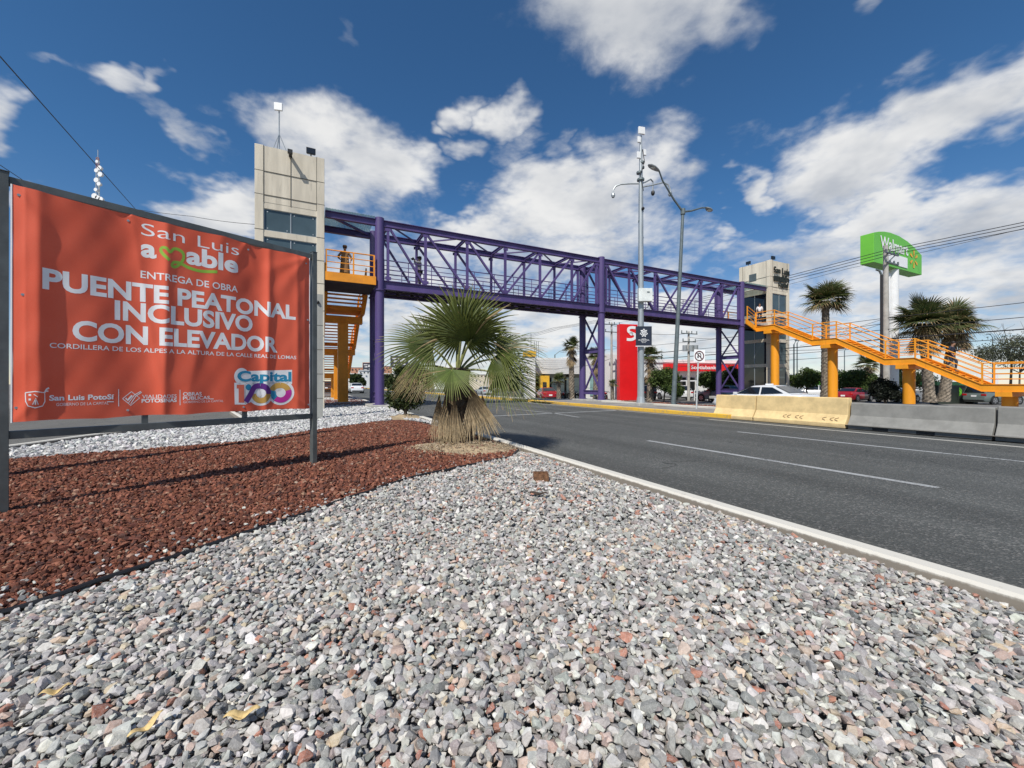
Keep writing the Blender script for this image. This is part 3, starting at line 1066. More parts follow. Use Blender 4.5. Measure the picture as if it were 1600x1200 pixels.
for u in (UN, UFAR):
    s = -1 if u == UN else 1
    for va, vb in ((VC[0], VC[1]), (VC[1], VC[2])):
        MB().ibeam(UV(u, va + .2, ZT - .17), UV(u, vb - .2, ZT - .17), .22, .33).build('top_chord', M_PURPLE, br)
        MB().ibeam(UV(u, va + .2, (ZF + ZG0) / 2), UV(u, vb - .2, (ZF + ZG0) / 2), .22, ZF - ZG0).build('bottom_girder', M_PURPLE, br)
        n = 6
        st = (vb - va) / n
        for i in range(0, n + 1):
            v = va + st * i
            if i == 0: v += .42
            if i == n: v -= .42
            MB().beam(UV(u, v, ZF + .004), UV(u, v, ZT - .34), .13, .13, (VX, VY, 0)).build('truss_post', M_PURPLE, br)
        for i in range(n + 1):
            v = va + st * i + (.42 if i == 0 else -.42 if i == n else 0)
            for zz in (ZF + .13, ZT - .46):
                MB().ubox(u - .078 if u == UN else u + .066, u - .066 if u == UN else u + .078, v - .15, v + .15, zz - .085, zz + .085).build('gusset_plate', M_PURPLE, br)
        for i in range(n):
            a, b = va + st * i, va + st * (i + 1)
            if i == 0: a += .42
            if i == n - 1: b -= .42
            if i < n / 2:
                p, q = UV(u, a + .09, ZT - .36), UV(u, b - .09, ZF + .03)
            else:
                p, q = UV(u, a + .09, ZF + .03), UV(u, b - .09, ZT - .36)
            MB().beam(p, q, .11, .11, (UX, UY, 0)).build('diagonal', M_PURPLE, br)
    # guard rails inside the truss
    ui = u - s * .16
    for va, vb in ((VC[0] + .25, VC[1] - .25), (VC[1] + .25, VC[2] - .25)):
        rb = MB()
        for k, z in enumerate((.18, .40, .62, .84, 1.12)):
            rb.tube([UV(ui, va, ZF + z), UV(ui, vb, ZF + z)], .028 if k == 4 else .018, 8)
        m_ = int((vb - va) / 1.2)
        for k in range(m_ + 1):
            v = va + (vb - va) * k / m_
            rb.tube([UV(ui, v, ZF - .05), UV(ui, v, ZF + 1.12)], .022, 6)
        rb.build('guard_rail', M_PURPLE, br)
for va, vb in ((VC[0], VC[1]), (VC[1], VC[2])):
    n = 6
    st = (vb - va) / n
    for i in range(n + 1):
        v = va + st * i + (.42 if i == 0 else -.42 if i == n else 0)
        MB().ibeam(UV(UN + .11, v, ZT - .15), UV(UFAR - .11, v, ZT - .15), .12, .18).build('roof_beam', M_PURPLE, br)
    for i in range(n):
        a, b = va + st * i + .45 * (i == 0), va + st * (i + 1) - .45 * (i == n - 1)
        p, q = (UV(UN + .12, a + .1, ZT - .16), UV(UFAR - .12, b - .1, ZT - .16)) if i % 2 == 0 else (UV(UFAR - .12, a + .1, ZT - .16), UV(UN + .12, b - .1, ZT - .16))
        MB().beam(p, q, .07, .07).build('roof_brace', M_PURPLE, br)
dk = MB()
dk.ubox(UN + .13, UFAR - .13, VC[0] - .3, VC[2] + .3, ZF - .10, ZF - .02)
dk.build('deck', M_CONC2, br)
dj = MB()
for k in range(37):
    v = VC[0] + .4 + k * .8
    dj.ubox(UN + .13, UFAR - .13, v, v + .08, ZG0 + .08, ZF - .104)
dj.ubox(UN + .6, UN + .72, VC[0], VC[2], ZG0 + .02, ZG0 + .075)
dj.ubox(UFAR - .72, UFAR - .6, VC[0], VC[2], ZG0 + .02, ZG0 + .075)
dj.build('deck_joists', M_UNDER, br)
# approach roofs over the two landings
M_SHEET = clear_mat('translucent_roof_sheet', (.72, .84, .84), .15, .35)
for (va, vb) in ((.62, VC[0] - .23), (VC[2] + .23, 35.75)):
    for u in (UN, UFAR):
        MB().ibeam(UV(u, va, ZT - .17), UV(u, vb, ZT - .17), .22, .33).build('approach_beam', M_PURPLE, br)
    MB().beam(UV(UN + .12, va + .1, ZT - .15), UV(UFAR - .12, vb - .1, ZT - .15), .1, .12).build('roof_brace', M_PURPLE, br)
    rf = MB()
    n = 36
    for i in range(n):
        v0, v1 = va + (vb - va) * i / n, va + (vb - va) * (i + 1) / n
        z0, z1 = ZT + .06 + .018 * (i % 2), ZT + .06 + .018 * ((i + 1) % 2)
        rf.hexa([UV(UN - .2, v0, z0), UV(UN - .2, v1, z1), UV(UFAR + .2, v1, z1), UV(UFAR + .2, v0, z0), UV(UN - .2, v0, z0 + .006), UV(UN - .2, v1, z1 + .006), UV(UFAR + .2, v1, z1 + .006), UV(UFAR + .2, v0, z0 + .006)])
    rf.build('roof_sheet', M_SHEET, br)

# ================================================================ ELEVATOR TOWERS
def tower(label, va, vb, u0, Hh, right):
    u1 = u0 + (vb - va)
    t = thing('elevator_tower', label, 'tower', UV((u0 + u1) / 2, (va + vb) / 2, 0))
    w = .34
    # concrete corner piers
    for a in (va, vb - w):
        for b in (u0, u1 - w):
            MB().ubox(b, b + w, a, a + w, -.1, Hh).build('corner_pier', M_CONC, t, bevel=.012)
    # floor levels that carry the ring beams
    zs = [2.55, 4.15, 5.75, 7.93] if not right else [2.7, 4.9, 7.15]
    zcap = 9.38 if not right else 9.35
    for z in zs + [zcap - .18]:
        h = .28
        MB().ubox(u0 + .03, u0 + .30, va + w, vb - w, z, z + h).build('ring_beam', M_CONC, t)
        MB().ubox(u1 - .30, u1 - .03, va + w, vb - w, z, z + h).build('ring_beam', M_CONC, t)
        MB().ubox(u0 + w, u1 - w, va + .03, va + .30, z, z + h).build('ring_beam', M_CONC, t)
        if right or z > 9 or z < 5.5:
            MB().ubox(u0 + w, u1 - w, vb - .30, vb - .03, z, z + h).build('ring_beam', M_CONC, t)
    # solid head
    cap = zcap + .10
    MB().ubox(u0 + .02, u0 + .25, va + w, vb - w, cap, Hh - .02).build('head_wall', M_CONC, t)
    MB().ubox(u1 - .25, u1 - .02, va + w, vb - w, cap, Hh - .02).build('head_wall', M_CONC, t)
    MB().ubox(u0 + w, u1 - w, va + .02, va + .25, cap, Hh - .02).build('head_wall', M_CONC, t)
    MB().ubox(u0 + w, u1 - w, vb - .25, vb - .02, cap, Hh - .02).build('head_wall', M_CONC, t)
    MB().ubox(u0 + .25, u1 - .25, va + .25, vb - .25, Hh - .35, Hh - .2).build('roof', M_CONC2, t)
    # shadow gaps between the panels
    def gap(*a_):
        MB().ubox(*a_).build('panel_joint', M_JOINT, t)
    e = .006
    def hline(z):
        gap(u0 - e, u0 + .02, va - e, vb + e, z, z + .022)
        gap(u0 + .03, u1 - .03, va - e, va + .01, z, z + .022)
        gap(u0 + .03, u1 - .03, vb - .01, vb + e, z, z + .022)
    for z in ((10.87, 9.80, 8.2, 7.1, 6.0, 4.7, 3.5, 2.4, 1.3) if not right else (10.6, cap + .25, 7.0, 4.7, 2.5)):
        if z > cap:
            hline(z)
        else:
            for a, b in ((va, va + w), (vb - w, vb)):
                gap(u0 - e, u0 + .02, a - e, b + e, z, z + .03)
            gap(u0 + .02, u0 + w, va - e, va + .01, z, z + .03)
    vm = (va + vb) / 2
    for v in (va + w, vb - w) + (() if right else (vm,)):
        gap(u0 - e, u0 + .02, v - .010, v + .010, cap, Hh)
    for u in (u0 + w, u1 - w):
        gap(u - .010, u + .010, va - e, va + .02, cap, Hh)
    # glazing
    lv = [-.05] + zs + [zcap - .18]
    for a, b in zip(lv, lv[1:]):
        lo, hi = a + .28, b
        g = MB().ubox(u0 + .10, u0 + .13, va + w, vb - w, lo, hi)
        g = g.build('window', M_GLASS, t)
        fr = MB()
        for zz in (lo, hi - .03):
            fr.ubox(u0 + .072, u0 + .143, va + w, vb - w, zz, zz + .03)
        fr.ubox(u0 + .07, u0 + .145, vm - .02, vm + .02, lo, hi)
        for v in (va + w, vb - w - .03):
            fr.ubox(u0 + .07, u0 + .145, v, v + .03, lo, hi)
        for (vv, zz) in ((va + w + .15, lo + .12), (va + w + .15, hi - .12), (vm - .15, lo + .12), (vm + .15, hi - .12), (vb - w - .15, lo + .12), (vb - w - .15, hi - .12)):
            fr.ubox(u0 + .085, u0 + .10, vv - .025, vv + .025, zz - .025, zz + .025)
        fr.build('frame', M_GALV, g)
        g = MB().ubox(u0 + w, u1 - w, va + .10, va + .13, lo, hi).build('window', M_DKGLASS if right else M_GLASS, t)
        fr = MB()
        um = (u0 + u1) / 2
        fr.ubox(um - .03, um + .03, va + .07, va + .145, lo, hi)
        fr.build('frame', M_GALV, g)
        MB().ubox(u1 - .13, u1 - .10, va + w, vb - w, lo, hi).build('window', M_GLASS, t)
        if right or lo > 8.5 or lo < 5:
            MB().ubox(u0 + w, u1 - w, vb - .13, vb - .10, lo, hi).build('window', M_DKGLASS, t)
    # elevator car and rails inside
    MB().ubox(u0 + .6, u1 - .6, va + .7, vb - .6, .05, 2.4).build('elevator_car', M_GALV, t)
    ir = MB()
    for v in (va + .45, vb - .45):
        ir.ubox(u0 + 1.3, u0 + 1.4, v - .04, v + .04, 0, cap)
    ir.build('guide_rails', M_LAMPGREY, t)
    return t
HT = 12.05
lt = tower('tall concrete elevator tower with glass bands rising behind the red billboard', -2.27, .58, 21.4, HT, False)
rt = tower('concrete and dark glass elevator tower at the far right end of the footbridge', 35.8, 38.65, 21.4, HT, True)

# floodlight sticking out of the head and one on the roof edge
def floodlight(label, p, dirv, group='floodlights on the elevator towers'):
    t = thing('floodlight', label, 'floodlight', p, 0, group)
    p = Vector(p)
    d = Vector(dirv).normalized()
    s = Vector((-d.y, d.x, 0)).normalized()
    up = Vector((0, 0, 1))
    MB().hexa([p + d * a + s * b + up * c for a, b, c in ((-.06, -.17, .02), (.1, -.2, -.02), (.1, .2, -.02), (-.06, .17, .02), (-.06, -.17, .3), (.1, -.2, .27), (.1, .2, .27), (-.06, .17, .3))]).build('housing', M_BLACK, t)
    MB().hexa([p + d * a + s * b + up * c for a, b, c in ((.102, -.17, .01), (.112, -.17, .01), (.112, .17, .01), (.102, .17, .01), (.102, -.17, .24), (.112, -.17, .24), (.112, .17, .24), (.102, .17, .24))]).build('lens', M_DKGLASS, t)
    MB().tube([p + Vector((0, 0, -.12)), p + Vector((0, 0, .05))], .03, 8).build('bracket', M_LAMPGREY, t)
    return t
floodlight('dark floodlight on the roof edge of the tower behind the billboard', UV(21.5, .0, HT + .1), (UX * -1, UY * -1, 0))
floodlight('small floodlight on the left roof edge of the far right tower', UV(23.4, 35.9, HT + .1), (-VX, -VY, 0))
floodlight('small floodlight on the front corner of the far right tower roof', UV(21.5, 36.35, HT + .1), (-UX, -UY, 0))
wl = thing('wall_lamp', 'slim dark lamp arm projecting from the head of the left tower', 'lamp', UV(21.4, -.85, 11.7))
MB().beam(UV(21.4, -.85, 11.78), UV(20.98, -.85, 11.78), .14, .07).build('arm', M_BLACK, wl)
MB().ubox(20.86, 21.0, -.95, -.75, 11.70, 11.86).build('lamp_head', M_BLACK, wl)

# antenna mast on the left tower
am = thing('antenna_mast', 'thin tripod mast with a white square antenna on top of the left tower', 'antenna', UV(22.0, -1.35, HT))
q = UV(22.0, -1.35, HT - .1)
mb = MB().tube([q, q + Vector((0, 0, 2.2))], .03, 8)
mb.build('mast', M_GALV, am)
for a in (20, 140, 260):
    MB().tube([q + Vector((math.cos(R(a)) * .42, math.sin(R(a)) * .42, .05)), q + Vector((0, 0, 1.1))], .018, 6).build('leg', M_GALV, am)
MB().box(q + Vector((0, -.06, 2.33)), (.36, .09, .36), R(12)).build('antenna_panel', M_WHITE, am, bevel=.02)
MB().ubox(23.2, 24.1, 36.5, 36.9, 10.95, 11.45).build('vent_louvre', M_LAMPGREY, rt) if False else None
vl = MB()
for k in range(6):
    vl.ubox(22.65, 23.25, 35.76, 35.80, 10.55 + k * .1, 10.62 + k * .1)
vl.ubox(22.62, 23.28, 35.79, 35.815, 10.5, 11.15)
vl.build('vent_louvre', M_LAMPGREY, rt)
# raised metal lettering on the head of the right tower
def on_head(x, y):
    return UV(21.4 - .07, 37.25 + x, 10.35 + y)
M_LETTER = mat('dark_metal_letters', (.03, .033, .03), .5, .3)
for args in (('San Luis', -1.02, 1.28, .62, .52, .012), ('amable', -1.05, 1.22, -.06, .56, .05), ('Capital', -.35, 1.05, -.52, .36, .03)):
    o = lettering('lettering', M_LETTER, rt, args[0], args[1], args[2], args[3], args[4], on_head, args[5])
    sm = o.modifiers.new('solid', 'SOLIDIFY'); sm.thickness = .06; sm.offset = 0

# ================================================================ STAIRS
def stair_rail(path, hgt, m, t, name='railing', nr=4, side=None):
    """rails that follow the walking line, with posts"""
    rb = MB()
    for k in range(nr):
        z = hgt * (k + 1) / nr
        rb.tube([Vector(p) + Vector((0, 0, z)) for p in path], .032 if k == nr - 1 else .022, 8)
    rb.build(name, m, t)
    for p in path:
        MB().beam(Vector(p) + Vector((0, 0, -.05)), Vector(p) + Vector((0, 0, hgt + .01)), .07, .07).build('rail_post', m, t)
def flight(t, ua, za, ub, zb, v0, v1, m, n, closed):
    tr = MB()
    for i in range(n):
        f0, f1 = i / n, (i + 1) / n
        u0_, u1_ = ua + (ub - ua) * f0, ua + (ub - ua) * f1
        z = za + (zb - za) * f1
        tr.ubox(min(u0_, u1_), max(u0_, u1_) - .0, v0 + .06, v1 - .06, z - .05, z)
    tr.build('treads', m, t)
def stringer(t, pts, v, m, hgt=.34, th=.09):
    """stepped-line side beam: vertical plate following the walking line"""
    s = MB()
    rings = []
    for (u, z) in pts:
        rings.append([UV(u, v - th / 2, z - hgt), UV(u, v + th / 2, z - hgt), UV(u, v + th / 2, z + .04), UV(u, v - th / 2, z + .04)])
    s.loft(rings).build('stringer', m, t)
    fl = MB()
    rings = []
    for (u, z) in pts:
        rings.append([UV(u, v - th * 1.1, z + .041), UV(u, v + th * 1.1, z + .041), UV(u, v + th * 1.1, z + .065), UV(u, v - th * 1.1, z + .065)])
    fl.loft(rings)
    rings = []
    for (u, z) in pts:
        rings.append([UV(u, v - th * 1.1, z - hgt - .025), UV(u, v + th * 1.1, z - hgt - .025), UV(u, v + th * 1.1, z - hgt - .001), UV(u, v - th * 1.1, z - hgt - .001)])
    fl.loft(rings).build('stringer_flange', m, t)

# right stair: comes down towards the camera
rs = thing('stairway', 'orange steel stairway descending from the bridge on the right, four flights', 'stairs', UV(14, 35, 0), 0, 'orange stairways of the footbridge')
VS0, VS1 = 34.0, 35.9
zl = [6.02, 4.48, 2.80, 1.13, 0.02]
line = [(21.5, zl[0]), (19.98, zl[0]), (17.17, zl[1]), (15.63, zl[1]), (12.84, zl[2]), (11.38, zl[2]), (8.55, zl[3]), (7.0, zl[3]), (5.0, zl[4])]
for v in (VS0, VS1):
    stringer(rs, line, v, M_ORANGE)
    pth = [UV(u, v, z + .05) for u, z in line]
    ext = []
    for a, b in zip(pth, pth[1:]):
        ext.append(a)
        if (b - a).length > 2.2:
            ext.append(a.lerp(b, .04))
    stair_rail(pth, 1.2, M_ORANGE, rs)
for k in range(4):
    (ua, za), (ub, zb) = line[2 * k + 1], line[2 * k + 2]
    flight(rs, ua, za, ub, zb, VS0, VS1, M_ORANGE, 10 if k < 3 else 7, True)
for k in range(4):
    (ua, za), (ub, zb) = line[2 * k], line[2 * k + 1]
    MB().ubox(ub, ua, VS0 + .05, VS1 - .05, za - .10, za).build('landing', M_ORANGE, rs)
for k, u in enumerate((20.5, 16.3, 12.0, 7.75)):
    zt = line[2 * k][1]
    c = MB().tube([UV(u, 34.95, -.1), UV(u, 34.95, zt - .62)], .31, 24).build('column', M_ORANGE, rs, smooth=True)
    MB().ubox(u - .3, u + .3, VS0 - .12, VS1 + .12, zt - .63, zt - .37).build('cap_beam', M_ORANGE, rs, bevel=.01)
# platform between bridge end and elevator door, with the three steps down to the stair landing
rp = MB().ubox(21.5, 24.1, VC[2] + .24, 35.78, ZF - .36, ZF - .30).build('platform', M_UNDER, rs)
MB().ubox(21.6, 24.0, VC[2] + .24, 35.78, ZF - .3, ZF - .02).build('platform_floor', M_CONC2, rs)
MB().ubox(24.02, 24.12, VC[2] + .24, 35.78, ZF - .30, ZF + .08).build('fascia', M_ORANGE, rs)
f = MB()
f.hexa([UV(21.44, VC[2] + .24, ZF - .35), UV(21.44, 34, zl[0] - .34), UV(21.54, 34, zl[0] - .34), UV(21.54, VC[2] + .24, ZF - .35), UV(21.44, VC[2] + .24, ZF + .06), UV(21.44, 34, zl[0] + .06), UV(21.54, 34, zl[0] + .06), UV(21.54, VC[2] + .24, ZF + .06)])
f.build('fascia', M_ORANGE, rs)
stair_rail([UV(21.49, VC[2] + .4, ZF), UV(21.49, 33.9, zl[0] + .08)], 1.15, M_ORANGE, rs)
stair_rail([UV(24.05, VC[2] + .4, ZF), UV(24.05, 34.0, ZF), UV(24.05, 35.7, ZF)], 1.15, M_ORANGE, rs)

# left stair: goes down away from the camera
ls = thing('stairway', 'orange steel stairway on a box column, descending away behind the left tower', 'stairs', UV(27.2, 1.75, 0), 0, 'orange stairways of the footbridge')
M_OR2 = mat('orange_paint_weathered', (.82, .30, .016), .5, 0, .14, 1.5, dirt=((.45, .16, .04), .45))
VL0, VL1 = .72, 2.78
line = [(24.0, 6.55), (25.5, 5.72), (27.9, 5.72), (30.9, 4.08), (32.4, 4.08), (35.4, 2.43), (36.9, 2.43), (39.9, .8), (41.4, .8), (42.8, .02)]
for v in (VL0, VL1):
    stringer(ls, line, v, M_OR2)
    stair_rail([UV(u, v, z + .05) for u, z in line], 1.1, M_OR2, ls)
for k in range(0, 9, 2):
    (ua, za), (ub, zb) = line[k], line[k + 1]
    flight(ls, ua, za, ub, zb, VL0, VL1, M_OR2, max(4, int(round((za - zb) / .165))), False)
for k in range(1, 8, 2):
    (ua, za), (ub, zb) = line[k], line[k + 1]
    MB().ubox(ua, ub, VL0 + .05, VL1 - .05, za - .1, za).build('landing', M_OR2, ls)
for u, zt in ((26.9, 5.72), (31.6, 4.08), (36.1, 2.43)):
    MB().ubox(u - .28, u + .28, 1.47, 2.05, -.1, zt - .78).build('column', M_OR2, ls, bevel=.015)
    MB().ubox(u - .28, u + .28, VL0 - .1, VL1 + .1, zt - .78, zt - .37).build('cap_beam', M_OR2, ls, bevel=.015)
    MB().ubox(u - .45, u + .45, 1.3, 2.2, -.05, .1).build('footing', M_CONC2, ls, bevel=.02)
MB().ubox(21.62, 23.95, .62, VC[0] - .24, ZF - .3, ZF - .02).build('platform_floor', M_CONC2, ls)
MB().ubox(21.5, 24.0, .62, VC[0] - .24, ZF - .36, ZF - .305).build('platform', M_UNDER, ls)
MB().ubox(21.44, 21.56, .60, VC[0] - .22, ZF - .34, ZF + .08).build('fascia', M_OR2, ls)
stair_rail([UV(21.5, .66, ZF), UV(21.5, 1.9, ZF), UV(21.5, VC[0] - .3, ZF)], 1.15, M_OR2, ls)
stair_rail([UV(23.95, .66, ZF), UV(23.95, VL0 + .02, ZF)], 1.15, M_OR2, ls)

# grey meter post between the billboard and the bridge
gp = thing('meter_post', 'slim grey square post between the billboard edge and the orange stairs', 'post', Vector(((499 - 800) / F * 14.2, 14.2, 0)))
q = gp.location
MB().box(q + Vector((0, 0, 2.12)), (.225, .225, 4.44), AZ).build('shaft', mat('grey_post_concrete', (.36, .36, .33), .85, 0, .12, 3, streak=True), gp)
jn = MB()
for z in (3.25, 2.4, 1.55, .7):
    jn.box(q + Vector((0, 0, z)), (.232, .232, .02), AZ)
jn.build('joint', M_JOINT, gp)
MB().ball(q + Vector((.02, -.15, 4.05)), .055).build('lamp', M_BLACK, gp)

# ================================================================ BILLBOARD
BL, BR = Vector((-4.765, 3.775, 0)), Vector((-3.005, 6.095, 0))
BE = (BR - BL).normalized()
BN = Vector((BE.y, -BE.x, 0))           # towards the camera side
BLEN = (BR - BL).length
CAMP = Vector((0, 0, H))
def on_plane(px, py, off=0.045):
    """billboard coordinates (along, up) of a pixel"""
    d = Vector(((px - 800) / F, 1, (600 - py) / F))
    o = BL + BN * off
    t = (o - CAMP).dot(BN) / d.dot(BN)
    p = CAMP + d * t
    return ((p - o).dot(BE), p.z)
bb = thing('billboard', 'red orange banner stretched on a grey steel frame at the left', 'billboard', BL.lerp(BR, .5))
def bpt(s, n, z):
    return BL + BE * s + BN * n + Vector((0, 0, z))
ZB0, ZB1 = .72, 3.15
def post(s, zt, z0=-.15):
    return MB().hexa([bpt(s + a, b, z) for z in (z0, zt) for a, b in ((-.033, -.04), (.033, -.04), (.033, .055), (-.033, .055))])
for s in (0, BLEN):
    o = post(s, ZB1 + .03).build('post', M_FRAME, bb, bevel=.004)
    MB().hexa([bpt(s + a, b, z) for z in (ZB1 + .031, ZB1 + .038) for a, b in ((-.037, -.045), (.037, -.045), (.037, .06), (-.037, .06))]).build('cap_plate', M_FRAME, o)
def rail(z0, z1, d0=-.04, d1=.03):
    return MB().hexa([bpt(s, d, z) for z in (z0, z1) for s, d in ((.034, d0), (BLEN - .034, d0), (BLEN - .034, d1), (.034, d1))])
rail(ZB1 - .075, ZB1).build('rail', M_FRAME, bb, bevel=.003)
rail(ZB0 - .04, ZB0 + .035, -.04, .03).build('rail', M_FRAME, bb, bevel=.003)
for s in (1.0, 2.0):
    MB().hexa([bpt(s + a, b, z) for z in (ZB0 + .036, ZB1 - .076) for a, b in ((-.025, -.035), (.025, -.035), (.025, .01), (-.025, .01))]).build('upright', M_FRAME, bb)
# cloth
S0, S1 = on_plane(17, 300)[0], on_plane(484, 500)[0]
ZL, ZH = .835, 3.075
SW = S1 - S0
gro = [(f, 'top') for f in (0.012, .30, .70, .985)]
def cloth(s, z):
    """distance of the cloth in front of the frame: folds, sags and pulls between the eyelets"""
    f = (s - S0) / SW
    g = (z - ZL) / (ZH - ZL)
    d = .052
    # wide vertical waves
    d += .024 * math.sin(f * 13.2 + .5 + .5 * math.sin(g * 2.4))
    d += .011 * math.sin(f * 27 + 1.3 * g + 2.0)
    # sharper creases hanging from the eyelets
    for c, a, w, lean in ((.06, .038, .030, .0), (.405, .034, .026, -.01), (.80, .040, .024, -.015), (.30, .010, .02, .10), (.60, .012, .03, -.14), (.93, .014, .02, .0)):
        x = (f - c - lean * (1 - g)) / w
        d += a * math.exp(-(x * x) / (.5 + .5 * abs(x))) * (.45 + .75 * math.sin(min(max(g, 0), 1) * 2.6 + .3))
    # diagonal pulls from the corners
    for cx, cz, ang, a in ((0, 1, -62, .018), (.30, 1, -50, .010), (.985, 1, -125, .016), (.985, 1, -150, .012), (1, 0, 140, .012), (0, 0, 60, .012), (.7, 1, -70, .012), (.7, 1, -112, .010)):
        vx, vz = (f - cx) * SW, (g - cz) * (ZH - ZL)
        ca, sa = math.cos(R(ang)), math.sin(R(ang))
        l, q = vx * ca + vz * sa, -vx * sa + vz * ca
        if l > 0:
            d += a * math.exp(-(q / (.03 + .10 * l)) ** 2) * math.exp(-l / .8)
    # fine wrinkles near the bottom hem
    d += .008 * math.exp(-g / .07) * math.sin(f * 46 + 2 * math.sin(f * 9))
    d += .0025 * math.sin(f * 71 + 5 * g) * math.sin(g * 33 + 3 * f)
    edge = min(f, 1 - f) / .03
    k = min(1, max(0, edge))
    return .036 + (d - .036) * (.35 + .65 * k)
def edge_x(f, g):
    """scalloped outline between the eyelets"""
    return f
def on_cloth(s, z, lift=0.0):
    return bpt(s, cloth(s, z) + lift, z)
NS, NZ = 300, 190
V = np.zeros(((NS + 1) * (NZ + 1), 3), np.float32)
k = 0
for j in range(NZ + 1):
    g = j / NZ
    for i in range(NS + 1):
        f = i / NS
        sag_t = .016 * abs(math.sin(math.pi * f * 3.3)) * max(0, g - .8) / .2
        sag_b = .014 * abs(math.sin(math.pi * f * 4 + .4)) * max(0, .15 - g) / .15
        pull = .012 * math.sin(math.pi * g * 2.0) ** 2
        s = S0 + SW * (f + (pull / SW) * ((1 - f) ** 8 - f ** 8))
        z = ZL + (ZH - ZL) * g - sag_t + sag_b
        V[k] = on_cloth(s, z)
        k += 1
ii, jj = np.meshgrid(np.arange(NS), np.arange(NZ))
a = (jj * (NS + 1) + ii).ravel()
Fq = np.stack([a, a + 1, a + NS + 2, a + NS + 1], 1)
def banner_mat():
    m = bpy.data.materials.new('banner_vinyl')
    m.use_nodes = True
    T = NT(m.node_tree)
    b = T.n['Principled BSDF']
    geo = T.new('ShaderNodeNewGeometry')
    pos = geo.outputs['Position']
    n1 = T.noise(pos, 2.0, 4)
    n2 = T.noise(pos, 140, 2, .5)
    c = T.mix(T.ramp01(n1, .3, .7), (0.79, 0.118, 0.057), (0.83, 0.137, 0.070))
    c = T.mix(T.math('MULTIPLY', T.ramp01(n2, .4, .7), .10), c, (.8, .3, .2))
    T.put(b.inputs['Base Color'], c)
    b.inputs['Roughness'].default_value = .55
    b.inputs['Specular IOR Level'].default_value = .3
    tr = T.new('ShaderNodeBsdfTranslucent')
    T.put(tr.inputs['Color'], c)
    mx = T.new('ShaderNodeMixShader')
    mx.inputs[0].default_value = .06
    T.l.new(b.outputs[0], mx.inputs[1])
    T.l.new(tr.outputs[0], mx.inputs[2])
    T.l.new(mx.outputs[0], T.n['Material Output'].inputs[0])
    return m
ban = np_mesh('banner', V, Fq, None, banner_mat(), bb)
ban.data.polygons.foreach_set('use_smooth', [True] * len(ban.data.polygons))
hem = MB()
hem.tube([on_cloth(S0 + .004, ZL + (ZH - ZL) * g / 30) for g in range(31)], .007, 6)
hem.tube([on_cloth(S1 - .004, ZL + (ZH - ZL) * g / 30) for g in range(31)], .006, 6)
hem.build('hem', M_WHITE, ban)
ey = MB()
for (px, py) in ((29, 306), (201, 344), (388, 390), (477, 412), (35, 461), (23, 637), (480, 500), (482, 632), (200, 641), (380, 636)):
    s, z = on_plane(px, py)
    p = on_cloth(min(max(s, S0 + .03), S1 - .03), min(max(z, ZL + .03), ZH - .03))
    ey.tube([p - BN * .002, p + BN * .006], .012, 10)
ey.build('eyelets', M_GALV, ban)

M_PWHITE = mat('printed_white', (.86, .86, .85), .55, 0, .03, 4)
M_PGREEN = mat('printed_green', (.30, .52, .05), .55, 0, .03, 4)
M_PBLUE = mat('printed_blue', (.02, .27, .45), .55, 0, .05, 4)
M_PCORAL = mat('printed_coral', (.75, .16, .09), .55, 0, .03, 4)
M_PPURP = mat('printed_purple', (.12, .02, .22), .55, 0, .08, 4)
M_PGOLD = mat('printed_gold', (.62, .36, .08), .55, 0, .08, 4)
M_PMAG = mat('printed_magenta', (.58, .03, .33), .55, 0, .08, 4)
CUT = .012
def cl(lift=.001):
    return lambda x, y: on_cloth(x, y, lift)
def banner_line(body, x0, y0, x1, y1, ytop, bold, m=M_PWHITE, lift=.001, name='lettering', space=1.0):
    a, b, c = on_plane(x0, y0), on_plane(x1, y1), on_plane(x0, ytop)
    base = (a[1] + b[1]) / 2
    return lettering(name, m, ban, body, a[0], b[0], base, c[1] - a[1], cl(lift), bold, CUT, space)
banner_line('San Luis', 221, 367, 372.6, 399.5, 348, -.006)
banner_line('a', 220.4, 399.5, 244, 403.2, 372.5, .035)
banner_line('able', 290, 413, 371.6, 425, 387, .035)
banner_line('ENTREGA DE OBRA', 220, 433.7, 371, 457, 422.8, .012)
banner_line('PUENTE PEATONAL', 65.4, 449.5, 460, 500.2, 419.5, .034)
banner_line('INCLUSIVO', 179.5, 499, 395.4, 517, 471, .034)
banner_line('CON ELEVADOR', 112.7, 530.7, 433.9, 550, 501.5, .034)
banner_line('CORDILLERA DE LOS ALPES A LA ALTURA DE LA CALLE REAL DE LOMAS', 77, 541.7, 460.8, 562.5, 534.3, .008)
banner_line('San Luis PotoSí', 76.3, 624, 178.5, 625.2, 616, .03)
banner_line('GOBIERNO DE LA CAPITAL', 87.5, 633.6, 169.7, 632.6, 629, -.004)
banner_line('VIALIDADES', 222.9, 622, 275, 622.4, 616.3, .002)
banner_line('POTOSINAS', 222, 628.6, 275, 628.4, 623, .028)
banner_line('OBRAS', 284.5, 617.8, 314, 618.2, 612.5, .012)
banner_line('PÚBLICAS', 284.5, 624, 327, 624.2, 618.9, .012)
banner_line('GOBIERNO DE LA CAPITAL', 285, 629.2, 348, 628.6, 625.6, -.01)
def px_print(name, m, V, fs, lift=.001):
    """flat shape given in photograph pixels of the banner, printed on the cloth"""
    return flat_print(name, m, ban, [on_plane(x, y) for x, y in V], fs, cl(lift), .006)
